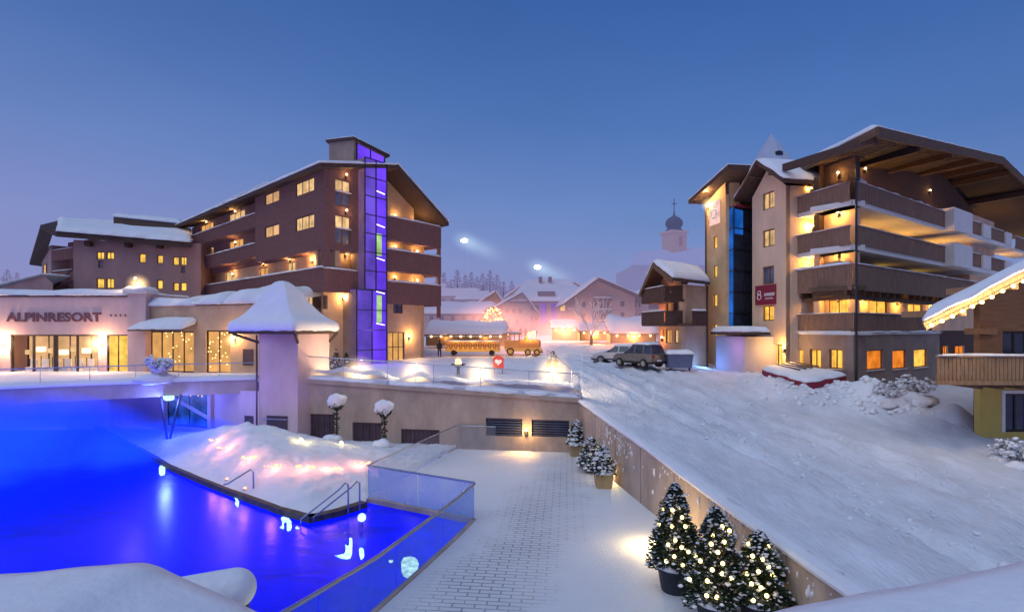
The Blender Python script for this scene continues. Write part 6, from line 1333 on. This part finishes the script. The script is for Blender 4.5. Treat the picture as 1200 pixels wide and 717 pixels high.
# two ball topiaries on stems
def topiary(label, px, Y, yb, ytop, seed):
    x = X(px, Y); zb = on('snow_mound', x, Y, .2); zc_ = Z(ytop, Y); t = thing('topiary', label, 'topiary tree', (x, Y, zb)); rnd = random.Random(seed)
    MB().tube([(x, Y, zb-.2), (x+.04, Y, (zb+zc_)/2), (x, Y, zc_)], [.06, .05, .05], 7).build('trunk', M['bark'], t)
    m = MB(); s = MB()
    for k in range(420):
        v = Vector((rnd.gauss(0, 1), rnd.gauss(0, 1), rnd.gauss(0, 1))).normalized(); c = Vector((x, Y, zc_))+v*.46*rnd.uniform(.75, 1.05); w = Vector((rnd.uniform(-1, 1), rnd.uniform(-1, 1), rnd.uniform(-1, 1))).normalized()*.07; u = v.cross(w).normalized()*.05; m.quad(c-w, c+u, c+w, c-u)
    for k in range(90): # twigs with leaves up the stem
        c = Vector((x+rnd.uniform(-.16, .16), Y+rnd.uniform(-.16, .16), rnd.uniform(zb+.2, zc_-.3))); w = Vector((rnd.uniform(-1, 1), rnd.uniform(-1, 1), rnd.uniform(-.5, 1))).normalized()*.09; u = Vector((.05, .03, .02)); m.quad(c-w, c+u, c+w, c-u)
    m.build('crown', M['spruce'], t)
    s.ball((x, Y, zc_+.16), .56, 18, 12, (1, 1, .78), .35); s.build('snow', M['snow_fine'], t, True)
    MB().ball((x-.05, Y-.3, zb+.12), .5, 14, 8, (1.2, 1, .55), .5).build('foot_snow', M['snow_fine'], t, True)
topiary('round topiary on a stem capped with snow, left one before the terrace wall', 394, 33.6, 528, 472, 1)
topiary('round topiary on a stem capped with snow, right one before the terrace wall', 450, 32.9, 534, 480, 2)

# ------------------------------------------------------------------ conifers in pots on the deck
def pot(t, x, y, r, h, m, square=False, snow=True):
    if square:
        MB().hexa([(x-r*.8, y-r*.8, 0), (x+r*.8, y-r*.8, 0), (x+r*.8, y+r*.8, 0), (x-r*.8, y+r*.8, 0), (x-r, y-r, h), (x+r, y-r, h), (x+r, y+r, h), (x-r, y+r, h)]).build('pot', M[m], t)
        snow_cap([(x-r*1.1, y-r*1.1, h), (x+r*1.1, y-r*1.1, h), (x+r*1.1, y+r*1.1, h), (x-r*1.1, y+r*1.1, h)], .16, 10, 10, .3, x).build('pot_snow', M['snow_fine'], t, True)
    else:
        MB().lathe([(r*.74, 0), (r*.78, .03), (r*.97, h*.82), (r*1.04, h*.84), (r*1.06, h), (r*.94, h), (r*.92, h-.08)], (x, y, 0), 28).build('pot', M[m], t, True)
        MB().lathe([(r*.5, h-.1), (r*.95, h-.03), (r*1.1, h-.02), (r*1.12, h+.06), (r*1.0, h+.13), (r*.6, h+.16), (.02, h+.18)], (x, y, 0), 28, True, .08).build('pot_snow', M['snow_fine'], t, True)
big = [(791, 15.7, 567, 'dark pot, tallest of the three with string lights on the deck', 1.0, .58, [(195, 232), (240, 267), (193, 310), (256, 310), (208, 375), (174, 397), (238, 410), (270, 430), (203, 452), (165, 474), (243, 493)]),
       (839, 13.9, 595, 'conifer with string lights on the deck, middle one of the three', 0, .62, [(430, 310), (465, 330), (378, 393), (440, 383), (410, 432), (327, 473), (433, 485), (383, 515), (430, 533), (475, 555), (275, 560), (360, 568), (357, 637), (405, 645)]),
       (889, 13.95, 623, 'conifer with string lights on the deck, shortest and closest to the wall', 0, .58, [(648, 405), (575, 450), (622, 465), (651, 500), (603, 524), (548, 535), (670, 540), (570, 582), (615, 600), (528, 627), (642, 638), (578, 660)])]
for i, (px, Y, ytop, lab, _, r, bl) in enumerate(big):
    x = X(px, Y); zt = Z(ytop, Y); ph_ = .72 if i == 0 else .6
    t = thing('potted_conifer', 'snow-dusted conifer in a '+lab if i == 0 else 'snow-dusted '+lab, 'potted tree', (x, Y, 0))
    pot(t, x, Y, .50, ph_, 'pot_dark')
    m, s = conifer_mesh(zt-ph_-.02, r*1.16, 9500, 60+i, .105, 420, ph_+.05, .62)
    for b, nm, mm in ((m, 'crown', 'spruce'), (s, 'snow', 'snow_fine')): b.v = [(v[0]+x, v[1]+Y, v[2]) for v in b.v]; tag(b.build(nm, M[mm], t, nm == 'snow'), kind='stuff' if nm == 'snow' else None)
    MB().tube([(x, Y, ph_-.1), (x, Y, zt-.2)], [.05, .01], 7).build('trunk', M['bark'], t)
    f = thing('string_lights', ['string of round bulbs wound on the tallest potted conifer', 'string of round bulbs wound on the middle potted conifer', 'string of round bulbs wound on the shortest potted conifer'][i], 'string lights', (x, Y, ph_))
    ws_ = []
    for zx, zy in bl:
        bx, byy = 740+zx/4.05, 540+zy/4.05; k = max(.05, (zt-Z(byy, Y-.4))/(zt-ph_)); R = r*1.16*min(1, k)**.62; dx = X(bx, Y-.5*R)-x; dy = -math.sqrt(max(.02, R*R-dx*dx))
        q = Vector((X(bx, Y+dy-.04), Y+dy-.04, Z(byy, Y+dy-.04))); MB().ball(q, .052, 10, 7).build('bulb', M['bulb_tree'], f); ws_.append(tuple(q+Vector((0, .05, 0))))
    rnd = random.Random(i)
    for k in range(8):
        a = rnd.uniform(.1, PI-.1); q = rnd.uniform(.1, .85); R = r*1.16*(1-q)**.62; MB().ball((x+R*math.cos(a), Y+R*math.sin(a), ph_+q*(zt-ph_)), .052, 8, 6).build('bulb', M['bulb_tree'], f)
    MB().tube(sorted(ws_, key=lambda p: -p[2]), .008, 4).build('cable', M['rubber'], f)
    for k in (.3, .7): lamp('lamp_light', (x-.1, Y-r*1.0-.15, ph_+k*(zt-ph_)), WARMW, 2.2, f, .25)
small = [(675.5, 32.3, 492, .48, 'snowy conifer in a square stone pot in the far corner between the two walls', True), (693, 28.6, 512, .0, 'bushy snow-covered conifer leaning on the retaining wall between two stone pots', False), (707, 25.9, 522, .52, 'snowy conifer in a square stone pot halfway along the retaining wall', True)]
for i, (px, Y, ytop, r, lab, sq) in enumerate(small):
    x = X(px, Y); zt = Z(ytop, Y); t = thing('potted_conifer', lab, 'potted tree', (x, Y, 0)); ph_ = .68
    pot(t, x, Y, .42 if sq else .3, ph_ if sq else .4, 'pot_stone' if sq else 'pot_dark', True)
    m, s = conifer_mesh(zt-(ph_ if sq else .3), .5 if sq else .62, 1500, 80+i, .16, 260, ph_ if sq else .3, .55)
    for b, nm, mm in ((m, 'crown', 'spruce'), (s, 'snow', 'snow_fine')): b.v = [(v[0]+x, v[1]+Y, v[2]) for v in b.v]; tag(b.build(nm, M[mm], t, nm == 'snow'), kind='stuff' if nm == 'snow' else None)
for px, py, lb in ((688, 530, 'behind the far stone pot'), (722, 563, 'beside the middle stone pot'), (768, 640, 'behind the tallest conifer with string lights')):
    g = G(px, py); t = thing('deck_light', 'small warm light at the wall foot '+lb, 'deck light', g); MB().lathe([(.10, 0), (.10, .10), (.06, .13)], g, 10).build('housing', M['metal_dark'], t); MB().ball((g[0], g[1], .17), .06, 8, 6).build('lens', M['bulb_white'], t); lamp('lamp_light', (g[0]-.12, g[1]-.1, .42), (1, .72, .30), 170, t, .1)

# clods and crumbs of ploughed snow
cl = MB(); rnd = random.Random(12)
for k in range(900):
    if k < 520: b = rnd.choice([BERM, BERM2, BERM]); i = rnd.randrange(len(b)-1); f = rnd.random(); x, y = b[i][0]*(1-f)+b[i+1][0]*f+rnd.gauss(0, .9), b[i][1]*(1-f)+b[i+1][1]*f+rnd.gauss(0, .9)
    else: b = rnd.choice(TRK); i = rnd.randrange(1, len(b)-1); f = rnd.random(); x, y = b[i][0]*(1-f)+b[i+1][0]*f+rnd.choice([-.5, .5])+rnd.gauss(0, .22), b[i][1]*(1-f)+b[i+1][1]*f
    if x > 22.6 or (x < 4.6 and y < 33) or y < 8: continue
    z = gnd(x, y); r = abs(rnd.gauss(0, .045))+.02 if k > 520 else abs(rnd.gauss(0, .09))+.03; cl.ball((x, y, z), r, 6, 5, (1.2, 1, .8), .9)
tag(cl.build('snow_clods', M['snow_fine'], None, True), kind='stuff')
# ladders, and lamp images on the water
def lad(label, pts2, n=2, gap=.55):
    t = thing('pool_handrail', label, 'pool rail', pts2[0][0] if False else tuple(pts2[0]))
    for k in range(n): MB().tube([(p[0]+gap*k*.8, p[1]+gap*k*.5, p[2]) for p in pts2], .035, 8).build('bar', M['metal'], t)
    return t
a = G(297, 577, .07); lad('bent steel handrail at the pool edge below the snow mound', [a, (a[0], a[1], 1.0), (a[0]-.12, a[1], 1.12), (a[0]-.9, a[1]-.5, .62), (a[0]-1.05, a[1]-.6, .60)], 1)
a = G(408, 600, .0); lad('pair of long steel handrails sloping into the water near the glass', [a, (a[0], a[1], 1.12), (a[0]-.12, a[1], 1.2), (a[0]-.3, a[1]-.2, 1.0), (a[0]-1.5, a[1]-1.1, .1), (a[0]-1.55, a[1]-1.15, -.7)], 2, .5)
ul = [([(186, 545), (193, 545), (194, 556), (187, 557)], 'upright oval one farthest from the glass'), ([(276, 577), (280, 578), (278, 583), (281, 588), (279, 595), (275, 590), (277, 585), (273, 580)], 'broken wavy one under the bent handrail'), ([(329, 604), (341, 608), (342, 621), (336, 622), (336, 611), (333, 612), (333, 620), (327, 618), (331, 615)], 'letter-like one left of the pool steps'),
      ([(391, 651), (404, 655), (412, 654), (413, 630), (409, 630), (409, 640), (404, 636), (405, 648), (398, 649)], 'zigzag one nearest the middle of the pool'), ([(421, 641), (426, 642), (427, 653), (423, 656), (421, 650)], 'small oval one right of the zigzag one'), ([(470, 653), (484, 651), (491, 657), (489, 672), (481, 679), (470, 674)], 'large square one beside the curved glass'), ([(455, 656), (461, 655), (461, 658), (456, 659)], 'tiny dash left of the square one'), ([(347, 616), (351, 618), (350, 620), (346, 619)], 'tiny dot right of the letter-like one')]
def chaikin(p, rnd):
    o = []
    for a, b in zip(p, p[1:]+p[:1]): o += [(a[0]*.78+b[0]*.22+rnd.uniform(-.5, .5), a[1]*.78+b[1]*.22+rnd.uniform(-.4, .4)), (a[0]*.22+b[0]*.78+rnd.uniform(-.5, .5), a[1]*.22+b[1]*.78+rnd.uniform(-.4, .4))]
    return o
for pl, lb in ul:  # lamp images laid over the water as flat glowing patches
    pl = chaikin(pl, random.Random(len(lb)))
    o = MB().add([G(px, py, -.135) for px, py in pl], [tuple(range(len(pl)))]).build('lamp_image_patch', M['cyan_glow']); c = sum((v.co for v in o.data.vertices), Vector())/len(pl); recenter(o, c); tag(o, 'white underwater lamp rippling in the blue pool, '+lb, 'pool lamp')
h = G(424, 606, .3); t = thing('pool_globe_lamp', 'small white globe lamp at the pool edge beside the glass', 'lamp', h); MB().ball(h, .16, 12, 8).build('globe', M['cyan_glow'], t); MB().tube([(h[0], h[1], -.1), h], .04, 8).build('stem', M['metal'], t)

# shrubs under snow
def shrub(label, loc, r, seed, n=26, twigs=14):
    t = thing('snowy_shrub', label, 'shrub', loc); rnd = random.Random(seed); m = MB(); s = MB(); b = Vector(loc)
    for k in range(twigs): branches(m, b, Vector((rnd.uniform(-.8, .8), rnd.uniform(-.8, .8), 1)).normalized(), r*.7, .02, 2, rnd, .7)
    m.build('twigs', M['twig'], t)
    for k in range(n*7):
        q = Vector(m.v[rnd.randrange(len(m.v))]); hq = min(1, max(0, (q.z-b.z)/r)); s.ball(q+Vector((0, 0, .03)), r*rnd.uniform(.03, .12)*(1.5-hq*.6), 6, 5, (1.3, 1.1, .75), .9)
    s.ball(b+Vector((0, 0, .1)), r*.75, 14, 8, (1.2, 1.1, .5), .7)
    tag(s.build('snow', M['snow_fine'], t, True), kind='stuff')
for px, Y, r, lb in ((1047, 31.5, 1.0, 'on the snow bank before the hotel cellar windows'), (1072, 31.0, 1.15, 'on the snow bank at the mouth of the alley'), (1185, 23.5, .8, 'at the foot of the chalet'), (1199, 22.8, .75, 'rightmost at the chalet door')):
    x = X(px, Y); shrub('twiggy shrub heaped with snow '+lb, (x, Y, gnd(x, Y)-.15), r, int(px))
x = X(187, 35.3); shrub('round snow-covered shrub at the edge of the left terrace', (x, 35.0, gz(x, 35.3)+.2), 1.15, 5, 60, 16)
pl_ = TF2.p(4.0, .9, 0); t = thing('planter', 'reddish planter with a small bush beside the hotel entrance', 'planter', (pl_[0], pl_[1], 4.1)); MB().lathe([(.3, -.2), (.4, .55), (.36, .6)], (pl_[0], pl_[1], 4.1), 12).build('pot', M['red_board'], t)
m, s = conifer_mesh(.7, .4, 260, 3, .15, 20, .5, .5); m.v = [(v[0]+pl_[0], v[1]+pl_[1], v[2]+4.1) for v in m.v]; m.build('crown', M['spruce'], t)

# ------------------------------------------------------------------ snow-topped parapets right below the viewpoint
def ledge(name, label, outline, zb, depth_to, th):
    """outline: far edge points (x,y,z); comes towards the viewer to depth_to"""
    t = thing(name, label, 'parapet', outline[0]); m = MB(); n = len(outline); K = 12
    for j in range(K+1):
        u = j/K
        for (x, y, z) in outline:
            k = min(1, u*2.2); drop_ = .28*(1-math.sqrt(max(0, 1-(1-k)**2)))
            yy = y+(depth_to-y)*u; m.v.append((x*(1+.06*u), yy, z-drop_*.35+.05+.03*nz(x*1.3, yy*1.3, 3)-.12*u))
    for j in range(K):
        for i in range(n-1): m.f.append((j*n+i, j*n+i+1, (j+1)*n+i+1, (j+1)*n+i))
    o0 = len(m.v)
    for (x, y, z) in outline: m.v.append((x, y+.02, zb))
    for i in range(n-1): m.f.append((i, o0+i, o0+i+1, i+1))
    m.build('snow', M['snow_fine'], t, True)
    return t
def smooth(pts, k=5):
    xs = [p[0] for p in pts]; out = []
    for i in range((len(pts)-1)*k+1):
        u = i/k; j = min(len(pts)-2, int(u)); f = u-j; p0, p1, p2, p3 = pts[max(0, j-1)], pts[j], pts[j+1], pts[min(len(pts)-1, j+2)]
        out.append(tuple(.5*(2*b+(c-a)*f+(2*a-5*b+4*c-d)*f*f+(3*b-a-3*c+d)*f**3) for a, b, c, d in zip(p0, p1, p2, p3)))
    return out
le = smooth([P(*q) for q in ((-80, 676, 6), (0, 668, 6), (60, 663, 6), (115, 657, 6), (160, 653, 6), (182, 656, 6), (205, 666, 6), (240, 682, 5.9), (280, 700, 5.8), (325, 722, 5.7), (360, 742, 5.6))])
t = ledge('snowy_parapet', 'smooth snow-topped parapet in front of the pool', le, 3.6, 3.0, 0)
MB().prism([(-6.5, 5.6), (-2.6, 5.3), (-2.4, 4.6), (-6.5, 4.6)], -.3, [3.9, 3.7, 3.7, 3.9]).build('wall', M['plaster_wall'], t)
re_ = smooth([P(*q) for q in ((780, 730, 5.6), (850, 723, 5.7), (900, 713, 5.8), (985, 693, 6), (1060, 682, 6), (1130, 667, 6), (1200, 651, 6), (1290, 628, 6))])
t = ledge('snowy_parapet', 'snow-covered parapet below the lit conifers and the road', re_, 3.4, 3.0, 0)
MB().prism([(1.8, 5.2), (6.4, 5.6), (6.4, 4.6), (1.8, 4.6)], -.3, [3.6, 3.9, 3.9, 3.6]).build('wall', M['plaster_wall'], t)
c = Vector(P(252, 694, 7.2)); d = Vector((.88, .35, .03)).normalized()
sb = thing('snow_capped_beam', 'rounded snow-capped beam end poking out above the pool', 'beam', tuple(c)); m = MB()
m.tube([c-d*1.0, c-d*.3]+[c+d*(.22+.28*math.sin(k*PI/16)) for k in range(9)], [.26, .27]+[max(.01, .27*math.cos(k*PI/16)) for k in range(9)], 24); m.build('snow', M['snow_fine'], sb, True); MB().bar(c-d*1.0+Vector((0, 0, -.3)), c+d*.4+Vector((0, 0, -.3)), .3, .2).build('beam', M['timber_dark'], sb); MB().tube([c-d*.9+Vector((0, 0, -.4)), (c.x-d.x*.9, c.y-d.y*.9, -.3)], .1, 8).build('post', M['timber_dark'], sb)
lamp('beam_light', c+Vector((.75, .1, -.3)), (.9, 1, .3), 1.2, sb, .1)

# ------------------------------------------------------------------ self-glowing vapour over the pool and about the square
volume('steam_blue', (.006, .045, 1), 1.5, 1.5, 'steam', 9.5, .20, .36, .6)
for c, s in (((-29.5, 30.5, .8), (1.05, .6, 1.0)), ((-33, 26, 0), (1, .7, .8)), ((-20.5, 33.5, 0), (.55, .4, .62))):
    o = MB().ball((0, 0, 0), 9.6, 16, 12, (1, 1, .36)).build('steam', M['steam_blue'], None, True); o.location = c; o.scale = s; tag(o, kind='stuff')
volume('mist_pale', (.30, .26, .95), .10, .06, 'steam', 9.5, .25, .2, .8)
for c, s in (((-26, 31.5, 4.0), (1.1, .35, .8)), ((-17, 34, 3.6), (.7, .3, .8))):
    o = MB().ball((0, 0, 0), 9.6, 16, 12, (1, 1, .21)).build('mist', M['mist_pale'], None, True); o.location = c; o.scale = s; tag(o, kind='stuff')
volume('halo_town', (1, .36, .22), .26, 0, rad=9, pw=1.8, sq=.45)
for px, py, Y, s in ((660, 388, 76, 1.0), (580, 375, 74, .8), (730, 394, 66, .7), (610, 405, 62, .6)):
    o = MB().ball((0, 0, 0), 9.1, 14, 10, (1, 1, .46)).build('lamp_halo', M['halo_town'], None, True); o.location = P(px, py, Y); o.scale = (s,)*3; tag(o, kind='stuff')
for px, py, fr_, out, s in ((5.5, 402, AF, .5, .8), (119.5, 402, AF, .5, .8), (160, 333, AF, -.2, .7), (276, 398, LB, .4, .5)): halo(fr_.p(fr_.s(px), out, fr_.z(px, py)), s)
q = SF.p(cx if False else SF.s(838.5), .6, SF.z(838, 240)); halo(q, .55)

# ------------------------------------------------------------------ sky, sun, camera
w = bpy.data.worlds.new('World'); sc.world = w; w.use_nodes = True; nt = w.node_tree; N = nt.nodes; Lk = nt.links; N.clear()
out = N.new('ShaderNodeOutputWorld'); sky = N.new('ShaderNodeTexSky'); sky.sky_type = 'NISHITA'; sky.sun_disc = False; sky.sun_elevation = math.radians(3); sky.sun_rotation = math.radians(200); sky.air_density = 1.2; sky.ozone_density = 4
tc = N.new('ShaderNodeTexCoord'); sx = N.new('ShaderNodeSeparateXYZ'); Lk.new(tc.outputs['Generated'], sx.inputs[0])
mr = N.new('ShaderNodeMath'); mr.operation = 'MULTIPLY_ADD'; mr.inputs[1].default_value = .10; Lk.new(sx.outputs['X'], mr.inputs[0]); Lk.new(sx.outputs['Z'], mr.inputs[2])
rp_ = N.new('ShaderNodeValToRGB'); e = rp_.color_ramp.elements; e[0].position = 0; e[0].color = (.262, .268, .58, 1); e[1].position = .9; e[1].color = (.024, .075, .29, 1)
for p, c in ((.10, (.225, .255, .56)), (.22, (.135, .208, .49)), (.36, (.072, .150, .42)), (.52, (.038, .102, .345))): k = e.new(p); k.color = c+(1,)
Lk.new(mr.outputs[0], rp_.inputs['Fac'])
b1 = N.new('ShaderNodeBackground'); b1.inputs['Strength'].default_value = .05; Lk.new(sky.outputs[0], b1.inputs['Color'])
cn = N.new('ShaderNodeTexNoise'); cn.inputs['Scale'].default_value = 2.6; cn.inputs['Detail'].default_value = 5; cm_ = N.new('ShaderNodeMapping'); cm_.inputs['Scale'].default_value = (1, 1, 3); Lk.new(tc.outputs['Generated'], cm_.inputs[0]); Lk.new(cm_.outputs[0], cn.inputs['Vector'])
cr = N.new('ShaderNodeMapRange'); cr.inputs['From Min'].default_value = .3; cr.inputs['From Max'].default_value = .7; cr.inputs['To Min'].default_value = .95; cr.inputs['To Max'].default_value = 1.05; Lk.new(cn.outputs['Fac'], cr.inputs['Value'])
cv = N.new('ShaderNodeVectorMath'); cv.operation = 'SCALE'; Lk.new(rp_.outputs['Color'], cv.inputs[0]); Lk.new(cr.outputs[0], cv.inputs['Scale'])
b2 = N.new('ShaderNodeBackground'); b2.inputs['Strength'].default_value = .93; Lk.new(cv.outputs[0], b2.inputs['Color'])
ad = N.new('ShaderNodeAddShader'); Lk.new(b1.outputs[0], ad.inputs[0]); Lk.new(b2.outputs[0], ad.inputs[1]); Lk.new(ad.outputs[0], out.inputs['Surface'])
sl = bpy.data.lights.new('sun', 'SUN'); sl.energy = 1.2; sl.angle = math.radians(60); sl.color = (.80, .91, 1); so_ = bpy.data.objects.new('sun', sl); COL.objects.link(so_); so_.rotation_euler = (Vector((.35, .5, -1))).to_track_quat('-Z', 'Y').to_euler()
cam = bpy.data.cameras.new('camera'); co = bpy.data.objects.new('camera', cam); COL.objects.link(co); co.location = (0, 0, CZ); co.rotation_euler = (PI/2, 0, 0)
cam.lens = 36*F/1200; cam.sensor_width = 36; cam.shift_y = (HY-358.5)/1200; cam.clip_end = 3000; cam.clip_start = .1; sc.camera = co
sc.view_settings.view_transform = 'Standard'; sc.view_settings.look = 'None'; sc.view_settings.exposure = 0
sc.cycles.max_bounces = 5; sc.cycles.diffuse_bounces = 2; sc.cycles.glossy_bounces = 2; sc.cycles.transmission_bounces = 3; sc.cycles.transparent_max_bounces = 12; sc.cycles.volume_bounces = 0
sc.cycles.use_denoising = True; sc.cycles.use_light_tree = True; sc.cycles.sample_clamp_indirect = 3; sc.cycles.volume_step_rate = 2; sc.cycles.volume_max_steps = 64
sc.cycles.caustics_reflective = False; sc.cycles.caustics_refractive = False
volume('mist_town', (1, .44, .46), .027, 0, rad=24, pw=1.2, sq=.28)
o = MB().ball((0, 0, 0), 24.2, 18, 12, (1, 1, .29)).build('mist', M['mist_town'], None, True); o.location = (8, 80, 6.5); o.scale = (1, .45, 1); tag(o, kind='stuff')
